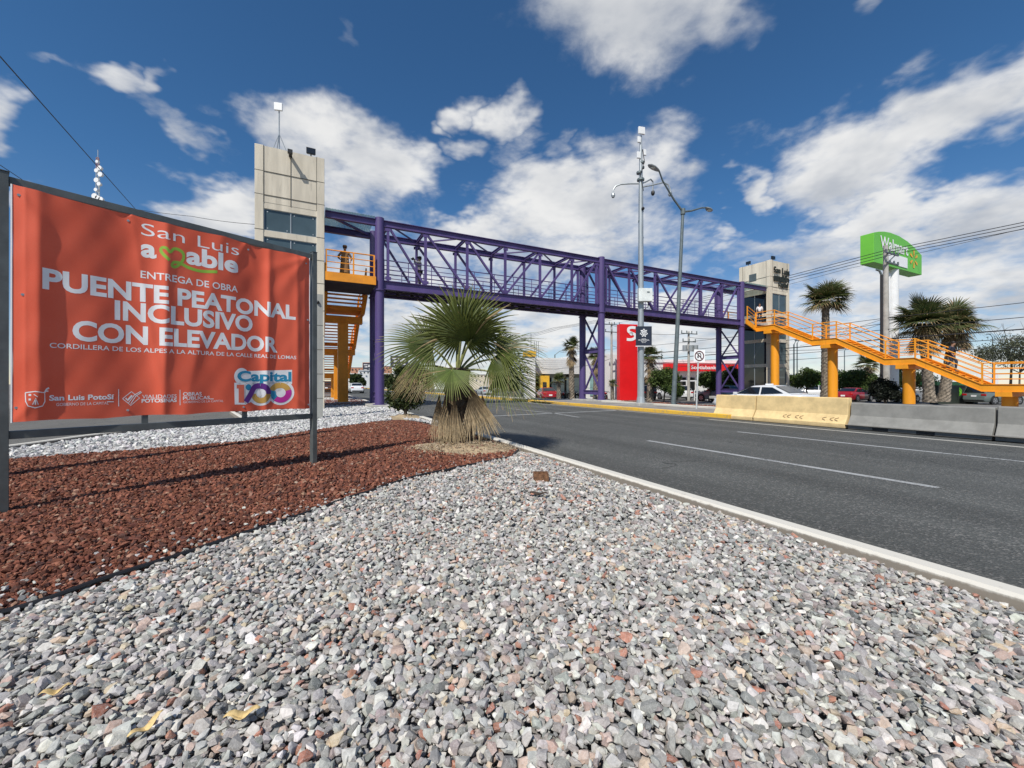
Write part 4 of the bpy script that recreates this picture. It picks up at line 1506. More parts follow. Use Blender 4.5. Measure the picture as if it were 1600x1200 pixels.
# underline of Sí, dividers, dash
px_print('divider', M_PWHITE, *join_2d(([(185, 608), (186.2, 608), (186.2, 635), (185, 635)], [(0, 1, 2, 3)]), ([(279.6, 609), (280.5, 609), (280.5, 633), (279.6, 633)], [(0, 1, 2, 3)]), ([(167, 627), (178, 627), (178, 628.4), (167, 628.4)], [(0, 1, 2, 3)]), ([(327, 622.8), (333, 622.8), (333, 623.8), (327, 623.8)], [(0, 1, 2, 3)])))
# heart-shaped m with its long underline, one green ribbon
def bez(pts, n=10):
    out = []
    for i in range(len(pts) - 1):
        p0, p1, p2, p3 = pts[max(i - 1, 0)], pts[i], pts[i + 1], pts[min(i + 2, len(pts) - 1)]
        for t in range(n):
            t /= n
            out.append(tuple(.5 * (2 * p1[k] + (p2[k] - p0[k]) * t + (2 * p0[k] - 5 * p1[k] + 4 * p2[k] - p3[k]) * t * t + (3 * p1[k] - p0[k] - 3 * p2[k] + p3[k]) * t ** 3) for k in (0, 1)))
    out.append(pts[-1])
    return out
rib = bez([(263, 408), (254, 399), (250, 392), (252, 388), (258, 389), (264, 395), (270, 390), (278, 391), (285, 397), (285, 406), (279, 414), (272, 418), (267, 416), (270, 411), (280, 412), (294, 419), (312, 424), (338, 425.5)])
px_print('heart_ribbon', M_PGREEN, *stroke_2d(rib, 4.6))
# city shield
sh = [(39, 613.5), (54, 611.5), (69, 613.5), (69.5, 627), (66, 634), (54, 637), (43, 634), (39.5, 627), (39, 613.5)]
px_print('shield_emblem', M_PWHITE, *join_2d(stroke_2d(sh, 1.5), stroke_2d([(50, 632), (55, 622), (59, 632)], 1.6), stroke_2d([(54.5, 632), (54.5, 625)], 2.2), stroke_2d([(44, 617), (48, 617)], 3), stroke_2d([(44, 624), (47.5, 624)], 3), stroke_2d([(52, 616), (58, 620)], 1.2), stroke_2d([(69, 613), (72, 608), (76, 606)], 2.6), stroke_2d([(71, 611), (75, 611)], 2)))
# road diamond
px_print('diamond_emblem', M_PWHITE, *join_2d(stroke_2d([(192, 623), (206, 612), (219, 622), (205, 633.5), (192, 623)], 1.2), stroke_2d([(197, 622), (200, 625.5), (207, 618)], 2.8), stroke_2d([(201, 630), (211, 617), (221, 611.5)], 1.2), stroke_2d([(205, 631), (213, 619), (222, 613)], 1.2)))
# centenary logo: white backing with coloured numerals
def disc(cx, cy, rx, ry, n=28):
    return ([(cx + rx * math.cos(6.2832 * i / n), cy + ry * math.sin(6.2832 * i / n)) for i in range(n)], [tuple(range(n))])
px_print('logo_backing', M_PWHITE, *join_2d(disc(377, 588, 12, 13), ([(374, 580), (455, 578), (455, 600), (374, 599)], [(0, 1, 2, 3)]), ([(365, 598), (384, 598), (384, 632), (366, 632)], [(0, 1, 2, 3)]), disc(407, 614, 21, 20), disc(438.5, 613, 19.5, 20), ([(382, 600), (440, 596), (440, 610), (382, 632)], [(0, 1, 2, 3)])), .0009)
banner_line('Capital', 370, 594.2, 454, 596.2, 579.2, .036, M_PBLUE, .0022)
px_print('numeral', M_PCORAL, [(369, 601), (381, 601), (381, 629), (372, 629), (372, 607), (369, 607)], [(0, 1, 2, 3, 4, 5)], .0022)
px_print('numeral', M_PBLUE, *disc(388, 605, 4.6, 4.8), .0022)
def arc(cx, cy, r, a0, a1, w, sy=1.0, n=26):
    return stroke_2d([(cx + r * math.cos(R(a0 + (a1 - a0) * i / n)), cy + r * sy * math.sin(R(a0 + (a1 - a0) * i / n))) for i in range(n + 1)], w)
px_print('numeral', M_PGOLD, *join_2d(arc(408, 614.5, 11.5, 0, 175, 8.5), stroke_2d(bez([(416, 623), (423, 612), (430, 604), (438.5, 602)]), 8.5), arc(438.5, 613.5, 11.5, -90, -20, 8.5)), .0022)
px_print('numeral', M_PMAG, *join_2d(arc(438.5, 613.5, 11.5, -20, 130, 8.5)), .0030)
px_print('numeral', M_PBLUE, *join_2d(arc(438.5, 613.5, 11.5, 130, 195, 8.5)), .0036)
px_print('numeral', M_PPURP, *join_2d(stroke_2d(bez([(383.5, 628), (391, 617), (398, 605), (407, 602.5)]), 8.5), arc(408, 614.5, 11.5, -92, 5, 8.5)), .0042)

# ================================================================ POLES AND SIGNS ON THE FAR MEDIAN
# camera pole
cb = G(1001.3, 634)
cp = thing('camera_pole', 'tall galvanised surveillance camera pole with curved arms beside the lamp post', 'pole', cb)
yc = cb.y
def cz(py):
    return H + (600 - py) / F * yc
def cx(px):
    return (px - 800) / F * yc
X0 = cb.x
MB().tube([(X0, yc, 0), (X0, yc, 3.4), (X0, yc, cz(310)), (X0, yc, cz(228)), (X0, yc, cz(212))], [.19, .165, .125, .07, .05], 16).build('shaft', M_GALV, cp, smooth=True)
bs = MB().tube([(X0, yc, -.02), (X0, yc, .12)], .32, 8)
bs.tube([(X0, yc, .1), (X0, yc, .5)], [.25, .2], 12)
bs.build('base', M_GALV, cp)
MB().box((X0, yc, .06), (1.0, .9, .22), .4).build('footing', M_CONC2, cp, bevel=.03)
for (pts, kx) in (([(1000, 287), (985, 287), (970, 288), (962, 291), (958, 297), (958, 303)], 0), ([(1004, 292), (1020, 288), (1038, 283), (1046, 286), (1049, 292), (1049, 298)], .12), ([(1003, 286), (1012, 280), (1022, 272), (1027, 274), (1027, 284), (1027, 290)], .8)):
    a_ = MB().tube([(cx(px), yc + kx * abs(px - 1001) / 30, cz(py)) for px, py in pts], .042, 8).build('camera_arm', M_GALV, cp, smooth=True)
    e = pts[-1]
    ee = Vector((cx(e[0]), yc + kx * abs(e[0] - 1001) / 30, cz(e[1])))
    d = MB().tube([ee + Vector((0, 0, .02)), ee - Vector((0, 0, .10))], [.09, .11], 12)
    d.ball(ee - Vector((0, 0, .13)), .10)
    d.build('dome_camera', M_BLACK if kx > .5 else M_GALV, a_)
for (px, py, w, h) in ((1001.5, 206, 11, 11), (997.5, 220, 5, 9), (997, 244, 6, 10), (1006.5, 240, 4, 9)):
    MB().box((cx(px), yc - .1, cz(py)), (w / F * yc, .1, h / F * yc), .25).build('radio_panel', M_WHITE, cp, bevel=.015)
jn = MB()
for (px, py, r) in ((1003, 254, .13), (1004, 262, .1), (999, 270, .16), (1001, 281, .2), (1003, 330, .09), (1000, 346, .1), (1002, 372, .12), (1001, 420, .12), (1002, 446, .13)):
    jn.tube([(cx(px), yc, cz(py) - .05), (cx(px), yc, cz(py) + .05)], r, 10)
jn.build('clamps', M_LAMPGREY, cp)
MB().tube([(cx(1003), yc - .1, cz(235)), (cx(1006), yc - .12, cz(255)), (cx(999), yc - .16, cz(275)), (cx(1004), yc - .15, cz(300))], .02, 6).build('cable', M_WIRE, cp)
MB().ball((cx(1003), yc - .18, cz(328)), .09).build('dome_camera', M_BLACK, cp)
bx = MB().box((cx(1005), yc - .28, cz(463)), (21 / F * yc, .3, 20 / F * yc), .0).build('cabinet', mat('cabinet_white', (.70, .73, .70), .45), cp, bevel=.02)
MB().box((cx(1009), yc - .44, cz(459)), (.14, .01, .06)).build('label_plate', M_LAMPGREY, bx)
MB().tube([(cx(1010), yc - .28, cz(473)), (cx(1011), yc - .2, cz(480)), (cx(1003), yc - .17, cz(486))], .02, 6).build('cable', M_WIRE, cp)
# police sign fixed to the pole
M_NAVY = mat('sign_navy', (.018, .024, .042), .45, 0, .05, 3)
SGX0, SGX1, SGY0, SGY1 = cx(991), cx(1015.5), cz(541), cz(511)
sg = MB().hexa([(x, y, z) for z in (SGY0, SGY1) for x, y in ((SGX0, yc - .30), (SGX1, yc - .30), (SGX1, yc - .27), (SGX0, yc - .27))]).build('sign_plate', M_NAVY, cp)
MB().hexa([(x, y, z) for z in (SGY0 - .04, SGY0 - .002) for x, y in ((SGX0 - .01, yc - .305), (SGX1 + .01, yc - .305), (SGX1 + .01, yc - .27), (SGX0 - .01, yc - .27))]).build('sign_edge', M_WHITE, sg)
MB().beam((X0, yc - .27, cz(526)), (X0, yc - .1, cz(526)), .3, .08).build('bracket', M_GALV, sg)
def on_sign(x, y):
    return Vector((SGX0 + x * (SGX1 - SGX0), yc - .304, SGY0 + y * (SGY1 - SGY0)))
st, fs = [], []
nst = 7
star = []
for i in range(nst * 2):
    r_ = .24 if i % 2 == 0 else .15
    a_ = math.pi / 2 + math.pi * i / nst
    star.append((.5 + r_ * math.cos(a_), .66 + r_ * .86 * math.sin(a_)))
star.append(star[0])
flat_print('star_emblem', M_PWHITE, sg, *join_2d(stroke_2d(star, .045), ring_2d(.5, .66, .06, .10), ring_2d(.5, .66, .0, .03), ring_2d(.36, .72, .02, .045), ring_2d(.64, .72, .02, .045)), on_sign)
for y, x0, x1, h_, tx in ((.33, .36, .64, .035, 'GUARDIA'), (.27, .15, .86, .045, 'MUNICIPAL'), (.205, .33, .67, .03, 'SAN LUIS'), (.15, .38, .62, .025, 'POTOSI')):
    lettering('lettering', M_PWHITE, sg, tx, x0, x1, y, h_, on_sign, .02)

# double-arm street lamp, leaning a little
lb = G(1052, 635)
yl = lb.y
lp = thing('street_lamp', 'leaning grey street lamp post with two arms, between camera pole and traffic sign', 'street lamp', lb)
def lpt(px, py, dy=0):
    return Vector(((px - 800) / F * yl, yl + dy, H + (600 - py) / F * yl))
top = lpt(1067, 331)
MB().tube([lb, lpt(1056, 560), lpt(1062, 440), top], [.125, .115, .095, .075], 12).build('shaft', M_LAMPGREY, lp, smooth=True)
MB().box(lb + Vector((0, 0, .06)), (.45, .45, .14), .4).build('base_plate', M_LAMPGREY, lp, bevel=.02)
MB().tube([top - Vector((0, 0, .14)), top + Vector((0, 0, .16))], .12, 12).build('hub', M_LAMPGREY, lp)
for (pts, hw) in (([(1067, 331), (1050, 315), (1030, 290), (1022, 279)], ((1022, 279), (1003, 273), -.25)), ([(1067, 331), (1085, 325), (1105, 316), (1118, 311)], ((1118, 311), (1132, 313), .35))):
    kdy = hw[2]
    pp = [lpt(px, py, kdy * i) for i, (px, py) in enumerate(pts)]
    arm = MB().tube(pp, [.055, .05, .042, .038], 10).build('arm', M_LAMPGREY, lp, smooth=True)
    a_, b_ = pp[-1], lpt(*hw[1], kdy * 4)
    d_ = (b_ - a_).normalized()
    s_ = d_.cross(Vector((0, 0, 1))).normalized()
    u_ = s_.cross(d_)
    rings = []
    for f_, w_, h_ in ((0, .05, .05), (.18, .11, .07), (.5, .16, .10), (.82, .14, .085), (1, .05, .03)):
        c_ = a_.lerp(b_, f_)
        rings.append([c_ + s_ * (w_ * math.cos(t)) + u_ * (h_ * max(-.35, math.sin(t))) for t in [2 * math.pi * k / 12 for k in range(12)]])
    lh = MB().loft(rings).build('lamp_head', mat('lamp_head_grey', (.34, .36, .36), .4, .3), lp, smooth=True)
    MB().ball(a_.lerp(b_, .58) - u_ * .035, .11, (1.3, 1, .5)).build('lens', mat('lamp_lens', (.6, .6, .55), .2), lh, smooth=True)

# no U-turn sign
sb = G(1088, 639.5)
ys = sb.y
ns = thing('traffic_sign', 'white square no U-turn sign on a slim white post', 'traffic sign', sb)
def spt(px, py, dy=0):
    return Vector(((px - 800) / F * ys, ys + dy, H + (600 - py) / F * ys))
MB().tube([sb - Vector((0, 0, .1)), spt(1091.5, 546)], .035, 10).build('post', mat('sign_post_white', (.55, .57, .56), .5, .2), ns)
pl = MB().hexa([spt(*p, dy) for p in ((1083, 566),) for dy in (0,)] and [spt(1083, 565, -.045), spt(1100.5, 566, -.045), spt(1100.5, 566, -.035), spt(1083, 565, -.035), spt(1084, 546, -.045), spt(1101, 547, -.045), spt(1101, 547, -.035), spt(1084, 546, -.035)]).build('plate', M_PWHITE, ns)
def on_uturn(x, y):
    return spt(1092 + x * 8.6, 556.3 - y * 9.3, -.051)
flat_print('prohibition_ring', mat('sign_dark_red', (.09, .012, .015), .5), pl, *join_2d(ring_2d(0, 0, .68, .86, n=36), stroke_2d([(-.5, .52), (.5, -.52)], .15)), on_uturn)
flat_print('arrow', M_BLACK, pl, *join_2d(stroke_2d([(.26, -.42), (.26, .22), (.18, .40), (0, .46), (-.16, .40), (-.24, .22), (-.24, -.12)], .15), ([(-.46, -.10), (-.02, -.10), (-.24, -.42)], [(0, 1, 2)])), lambda x, y: on_uturn(x, y) + Vector((0, -.002, 0)))

# ================================================================ STORE PYLON SIGN
PU, PV0, PV1 = 16.9, 42.7, 51.9
py_ = thing('pylon_sign', 'tall white pole carrying a big green arched store sign', 'sign', UV(PU + .45, 47.3, 0))
MB().tube([UV(PU + .45, 47.3, -.1), UV(PU + .45, 47.3, 11.6)], .42, 20).build('pole', M_WHITE, py_, smooth=True)
MB().box(UV(PU + .45, 46.55, 9.4), (.16, .16, 3.4)).build('ladder_post', M_WHITE, py_)
zb = 11.55
wid = PV1 - PV0
top_ = [(0, 14.05), (.10, 14.28), (.2, 14.44), (.32, 14.53), (.5, 14.5), (.68, 14.28), (.84, 13.92), (1, 13.42)]
zsl = .0
prof = [(0, zb), (1, zb)] + list(reversed(top_))
prof3 = [UV(PU, PV0 + a * wid, z) for a, z in prof]
box_ = MB().prism(prof3, UV(.95, 0, 0)).build('sign_box', M_GREEN, py_, bevel=.02)
def on_pylon(x, y):
    return UV(PU - .035, PV0 + x, zb + y)
wt = lettering('lettering', M_PWHITE, box_, 'Walmart', 1.05, 6.3, 1.42, .98, on_pylon, .022)
M_SPARK = mat('spark_yellow', (.85, .42, .02), .4)
sp_ = []
for i in range(6):
    a_ = R(90 + 60 * i)
    sp_.append(stroke_2d([(7.45 + .26 * math.cos(a_), 1.25 + .26 * math.sin(a_)), (7.45 + .5 * math.cos(a_), 1.25 + .5 * math.sin(a_)), (7.45 + .82 * math.cos(a_), 1.25 + .82 * math.sin(a_))], [.08, .2, .28]))
flat_print('spark_emblem', M_SPARK, box_, *join_2d(*sp_), on_pylon)
MB().prism([UV(PU, PV0 + 1.6, zb + .22), UV(PU, PV0 + 6.1, zb + .22), UV(PU, PV0 + 6.1, zb + 1.15), UV(PU, PV0 + 1.6, zb + 1.15)], UV(-.05, 0, 0)).build('message_panel', M_PWHITE, box_)

# ================================================================ UTILITY POLES AND WIRES
def concrete_pole(name, label, p, h, r0=.19, r1=.11, group=None):
    t = thing(name, label, 'utility pole', p, 0, group)
    p = Vector(p)
    MB().tube([p - Vector((0, 0, .1)), p + Vector((0, 0, h))], [r0, r1], 10).build('shaft', M_CONC2, t, smooth=True)
    return t
gup = 'utility poles'
P1_ = at(1384, 598, 30.0); P1_.z = 0
up1 = concrete_pole('utility_pole', 'weathered concrete utility pole standing in front of the pylon sign', P1_, 11.5, .25, .15, gup)
def ins(t, c, dirv, n, w, h=.22):
    a_ = MB().beam(Vector(c) - Vector(dirv) * w / 2, Vector(c) + Vector(dirv) * w / 2, .09, .09).build('crossarm', M_LAMPGREY, t)
    for k in range(n):
        q = Vector(c) + Vector(dirv) * (w * (k / max(1, n - 1) - .5) * .94)
        MB().tube([q + Vector((0, 0, .05)), q + Vector((0, 0, .11)), q + Vector((0, 0, .15)), q + Vector((0, 0, h))], [.025, .07, .05, .06], 8).build('insulator', M_LAMPGREY, a_)
vd = Vector((VX, VY, 0))
ins(up1, P1_ + Vector((0, -.2, 10.9)) + vd * .6, vd, 4, 2.0)
ins(up1, P1_ + Vector((0, -.2, 10.2)) + vd * .6, vd, 4, 2.0)
MB().beam(P1_ + Vector((0, -.15, 10.2)) , P1_ + Vector((0, -.15, 10.2)) + vd * 1.2 + Vector((0, 0, .7)), .05, .05).build('strut', M_LAMPGREY, up1)
P2_ = at(1377.5, 598, 29.6); P2_.z = 0
dp = thing('lamp_pole', 'dark steel pole close beside the weathered concrete utility pole', 'pole', P2_)
MB().tube([P2_, P2_ + Vector((0, 0, 9.2))], .09, 8).build('shaft', M_WIRE, dp)
MB().tube([P2_ + Vector((0, 0, 9.2)), P2_ + Vector((-.15, 0, 9.5)), P2_ + Vector((-.4, 0, 9.6))], .07, 8).build('arm', M_LAMPGREY, dp)

gw = 'overhead wires'
def wire(label, pts, r=.02, sag=.3, n=14):
    mb = MB()
    for a, b in zip(pts, pts[1:]):
        a, b = Vector(a), Vector(b)
        mb.tube([a.lerp(b, i / n) - Vector((0, 0, sag * 4 * (i / n) * (1 - i / n))) for i in range(n + 1)], r, 5)
    return tag(mb.build('overhead_wire', M_WIRE), label, 'wire', gw)
for k, (dz, dv) in enumerate(((10.95, -.3), (10.95, .5), (10.95, 1.4))):
    a = UV(-28, 38.3 + dv, dz + .25)
    b = P1_ + vd * (dv + .1) + Vector((0, 0, dz + .15))
    c = UV(60, 38.3 + dv, dz + .1)
    d = UV(105, 38.3 + dv, dz)
    wire(('upper', 'middle', 'lower')[k] + ' line of the three high power wires passing the pole top at right', [a, b, c, d], .024, .5)
for k, (z, r, zl2) in enumerate(((6.9, .02, 6.6), (5.9, .022, 5.75), (5.1, .04, 5.05), (4.6, .02, 4.5), (3.9, .02, 4.0))):
    a = UV(-28, 38.2, z + .2)
    b = P1_ + Vector((0, -.22, zl2 - .5))
    c = UV(58, 38.2, z - .3)
    wire(('topmost thin telephone cable crossing behind the right palms', 'second telephone cable down behind the right palms', 'thick black cable bundle behind the right palms', 'thin cable just under the thick bundle at right', 'lowest cable crossing behind the orange stair rails')[k], [a, b, c], r, .35)
wire('high thin wire crossing the cloud right of the pylon sign', [UV(-10, 52, 15.5), UV(22, 50, 13.2), UV(60, 48, 12)], .018, .5)

# pole that stands left of the view and carries the wires seen over the billboard
LP = Vector((-7.6, 3.0, -.1))
op = concrete_pole('utility_pole', 'concrete utility pole left of the billboard, its shadow lying on the red gravel', LP, 9.4, .16, .11, gup)
wire('black wire slanting down over the left end of the billboard', [at(-60, 16, 9), at(0, 88, 14), at(210, 325, 33), at(240, 358, 40)], .022, .0)
wire('short thin wire at the left edge above the billboard', [at(-30, 238, 16), at(26, 275, 20), at(60, 298, 24)], .016, .0)
wire('thin wire from behind the billboard to the left tower', [at(150, 316, 24), at(300, 338, 26), at(420, 352, 21.5)], .014, .08)

# communications lattice tower far behind the billboard
ct = thing('radio_tower', 'thin red and white lattice radio tower with dish antennas behind the billboard', 'radio tower', at(153, 598, 62).xy.to_3d())
c0 = Vector((at(153, 598, 62).x, 62, 0))
hh = 36.0
for nm, mm_, z0, z1 in (('lattice_section', M_GALV, 0, 34), ('lattice_section', mat('mast_red', (.36, .2, .18), .5), 34, 36)):
    lm = MB()
    n = int((z1 - z0) / 1.0)
    for i in range(n):
        za, zb_ = z0 + i, z0 + i + 1
        wa, wb = .6 * (1 - za / 52), .6 * (1 - zb_ / 52)
        ca = [c0 + Vector((math.cos(R(a)) * wa, math.sin(R(a)) * wa, za)) for a in (90, 210, 330)]
        cb_ = [c0 + Vector((math.cos(R(a)) * wb, math.sin(R(a)) * wb, zb_)) for a in (90, 210, 330)]
        for k in range(3):
            lm.beam(ca[k], cb_[k], .06, .06)
            lm.beam(ca[k], cb_[(k + 1) % 3], .05, .05)
            lm.beam(cb_[k], cb_[(k + 1) % 3], .04, .04)
    lm.build(nm, mm_, ct)
MB().tube([c0 + Vector((0, 0, hh)), c0 + Vector((0, 0, hh + 1.2))], .05, 6).build('lightning_rod', M_GALV, ct)
for (px, py, r) in ((151, 252, .22), (155, 262, .34), (150, 266, .3), (156, 272, .36), (150, 281, .36), (154, 287, .3), (149, 296, .26), (147, 306, .42), (152, 309, .38), (157, 311, .36)):
    q = at(px, py, 61.2)
    MB().tube([q, q + Vector((0, .35, 0))], [r, r * .8], 14).build('dish', M_WHITE, ct)

# ================================================================ VEGETATION
M_FROND = attr_mat('palm_frond', .50, 9, .18, .22, spec=.35)
M_DEAD = attr_mat('dead_frond', .85, 12, .35, .12)
M_LEAF = attr_mat('foliage', .6, 6, .22, .25)
M_BARK = mat('palm_bark', (.07, .048, .03), .9, 0, .45, 14, 1.0, 35)
M_BARK2 = mat('tree_bark', (.12, .095, .07), .9, 0, .3, 10, .8, 40)

def fan(hub, axis, normal, radius, nseg=44, spread=200, droop=.2, cup=.15, fold=.4, seed=0, ts=(0, .2, .42, .6, .78, .92, 1.0), split=.52, ragged=.10, base=(.06, .1, .02), tip=(.16, .17, .05), dead=0.0, curl=0.0):
    """one fan-shaped palm leaf: pleated segments joined near the hub, free and drooping at the tips"""
    r = random.Random(seed)
    hub, a = Vector(hub), Vector(axis).normalized()
    n = Vector(normal)
    n = (n - a * n.dot(a)).normalized()
    b = n.cross(a)
    V, Q, C = [], [], []
    dth = R(spread) / nseg
    for i in range(nseg):
        th = (i + .5) / nseg * R(spread) - R(spread) / 2
        d = a * math.cos(th) + b * math.sin(th)
        side = -a * math.sin(th) + b * math.cos(th)
        L = radius * (.80 + .20 * math.cos(th * .75)) * (1 + r.uniform(-ragged, ragged * .6))
        dr = droop * (1 + r.uniform(-.4, .9))
        sw = r.uniform(-.10, .10)
        k = len(V)
        br = r.uniform(.75, 1.25)
        isdead = r.random() < dead
        for t in ts:
            p = hub + d * (L * t) + n * (cup * radius * t * t * (.4 + abs(math.sin(th)))) + side * (sw * L * max(0, t - split) ** 2 * 2)
            free = max(0, t - split * .7)
            p.z -= dr * L * free ** 2 * 2.2
            p += n * (curl * L * free ** 2)
            wmax = L * min(t, split) * math.tan(dth / 2) * 1.04
            w = max(.003, wmax if t <= split else L * split * math.tan(dth / 2) * 1.04 * ((1 - t) / (1 - split)) ** .8)
            V += [p - side * w, p + n * (fold * w), p + side * w]
        for s in range(len(ts) - 1):
            q = k + 3 * s
            Q += [(q, q + 1, q + 4, q + 3), (q + 1, q + 2, q + 5, q + 4)]
            f = ts[s + 1]
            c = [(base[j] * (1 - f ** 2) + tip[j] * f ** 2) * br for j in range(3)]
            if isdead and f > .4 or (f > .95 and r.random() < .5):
                c = [.30 * br, .22 * br, .11 * br]
            C += [c, c]
    return V, Q, C

def merge(parts):
    V, Q, C = [], [], []
    for v, q, c in parts:
        k = len(V)
        V += [tuple(p) for p in v]
        Q += [tuple(i + k for i in f) for f in q]
        C += list(c)
    return V, Q, C

def petiole(mb, p0, hub, r0=.022, r1=.014, sag=.08):
    p0, hub = Vector(p0), Vector(hub)
    pts = [p0.lerp(hub, i / 6) + Vector((0, 0, sag * 4 * (i / 6) * (1 - i / 6))) for i in range(7)]
    return mb.tube(pts, [r0 + (r1 - r0) * i / 6 for i in range(7)], 6)

# ---- the big young fan palm beside the avenue
pm = thing('fan_palm', 'young fan palm with a skirt of dead fronds on a soil mound by the kerb', 'palm', PALM)
heart = PALM + Vector((-.06, 0, 1.45))
tk = MB()
rings = []
for i in range(22):
    z = i / 21 * 1.5
    ring = []
    for j in range(20):
        a = 2 * math.pi * j / 20
        rr_ = .30 - .10 * (z / 1.5) + .05 * ((i * 3 + j * 2) % 5 == 0) + random.uniform(-.015, .015)
        ring.append(PALM + Vector((math.cos(a) * rr_ - .04 * z, math.sin(a) * rr_, z)))
    rings.append(ring)
tk.loft(rings).build('trunk', M_BARK, pm)
M_PET = mat('palm_petiole', (.20, .21, .07), .5, 0, .25, 8)
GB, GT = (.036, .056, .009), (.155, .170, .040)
LEAVES = [
    # hub, axis, normal, radius, spread, droop, cup
    ((.00, .08, 2.17), (-.40, .10, .92), (.10, -.95, .30), 1.10, 240, .10, .14),
    ((.16, .12, 2.20), (.44, .15, .88), (-.12, -.95, .28), 1.06, 240, .12, .14),
    ((.06, -.18, 2.08), (.02, -.40, .90), (.05, .85, .40), .92, 310, .14, .12),
    ((.22, -.28, 1.98), (.55, -.50, .66), (-.35, .55, .75), .92, 220, .16, .12),
    ((-.12, .40, 2.15), (-.10, .60, .80), (.0, -.80, .60), 1.0, 220, .14, .10),
    ((-.52, -.04, 1.90), (-.93, -.12, .26), (.20, -.80, .55), 1.02, 225, .13, .06),
    ((-.74, -.05, 1.56), (-.66, -.15, -.68), (-.60, -.50, .60), .74, 190, .10, .0),
    ((-.52, -.30, 1.42), (-.60, -.30, -.72), (-.4, -.75, .5), .62, 170, .08, .0),
    ((.68, .02, 1.86), (.98, -.05, .26), (-.15, -.62, .76), 1.0, 165, .26, .04),
    ((.62, -.14, 1.68), (.90, -.18, -.36), (.28, -.66, .70), .98, 160, .14, .04),
    ((.72, -.24, 1.40), (.80, -.24, -.55), (.40, -.62, .66), .98, 150, .10, .02),
    ((.30, .45, 1.85), (.60, .55, .1), (-.3, -.6, .75), .66, 190, .20, .06),
    ((-.09, -.42, 1.46), (-.12, -.60, -.78), (.05, -.80, .58), .70, 185, .05, .0),
]
for i, (h, ax, nm, rd, sp, drp, cp_) in enumerate(LEAVES):
    hub = PALM + Vector(h)
    yellow = i in (6, 7)
    base = GB if not yellow else (.10, .095, .03)
    tip = GT if not yellow else (.30, .23, .10)
    if i in (12,):
        base, tip = (.085, .125, .026), (.19, .20, .065)
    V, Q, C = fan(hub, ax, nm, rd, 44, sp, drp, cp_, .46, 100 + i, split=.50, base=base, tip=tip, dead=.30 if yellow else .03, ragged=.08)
    lf = np_mesh('leaf', V, Q, C, M_FROND, pm)
    petiole(MB(), heart + Vector(((hub - heart).x * .12, (hub - heart).y * .12, 0)), hub + Vector(ax).normalized() * .05, .026, .016, .05).build('petiole', M_PET, lf, smooth=True)
DEADL = [((-.36, -.18, 1.02), (-.05, -.03, -1), (-.35, -.95, .1), .90, 30), ((-.24, -.30, .98), (.0, -.05, -1), (-.1, -1, .1), .86, 26), ((-.06, -.36, .94), (.02, -.05, -1), (0, -1, .1), .84, 34),
         ((.24, -.28, 1.16), (.22, -.08, -.97), (.20, -.97, .15), 1.0, 50), ((.42, -.12, 1.02), (.16, -.02, -1), (.7, -.7, .15), .86, 34),
         ((-.40, .15, .95), (-.06, .03, -1), (-1, 0, .1), .86, 40), ((.1, .35, .95), (0, .06, -1), (0, 1, .1), .86, 50),
         ((.55, -.05, 1.45), (.55, -.1, -.82), (.5, -.7, .4), .46, 80), ((-.50, -.10, 1.40), (-.4, -.15, -.88), (-.5, -.8, .2), .44, 70)]
for i, (h, ax, nm, rd, sp) in enumerate(DEADL):
    V, Q, C = fan(PALM + Vector(h), ax, nm, rd, 30, sp, .0, -.06, .75, 300 + i, base=(.13, .085, .042), tip=(.66, .52, .32), ragged=.16, curl=-.10, split=.66)
    # keep the tips above the soil
    V = [Vector((p.x, p.y, max(p.z, .13 - .02 * random.random()))) for p in V]
    np_mesh('dead_leaf', V, Q, C, M_DEAD, pm)

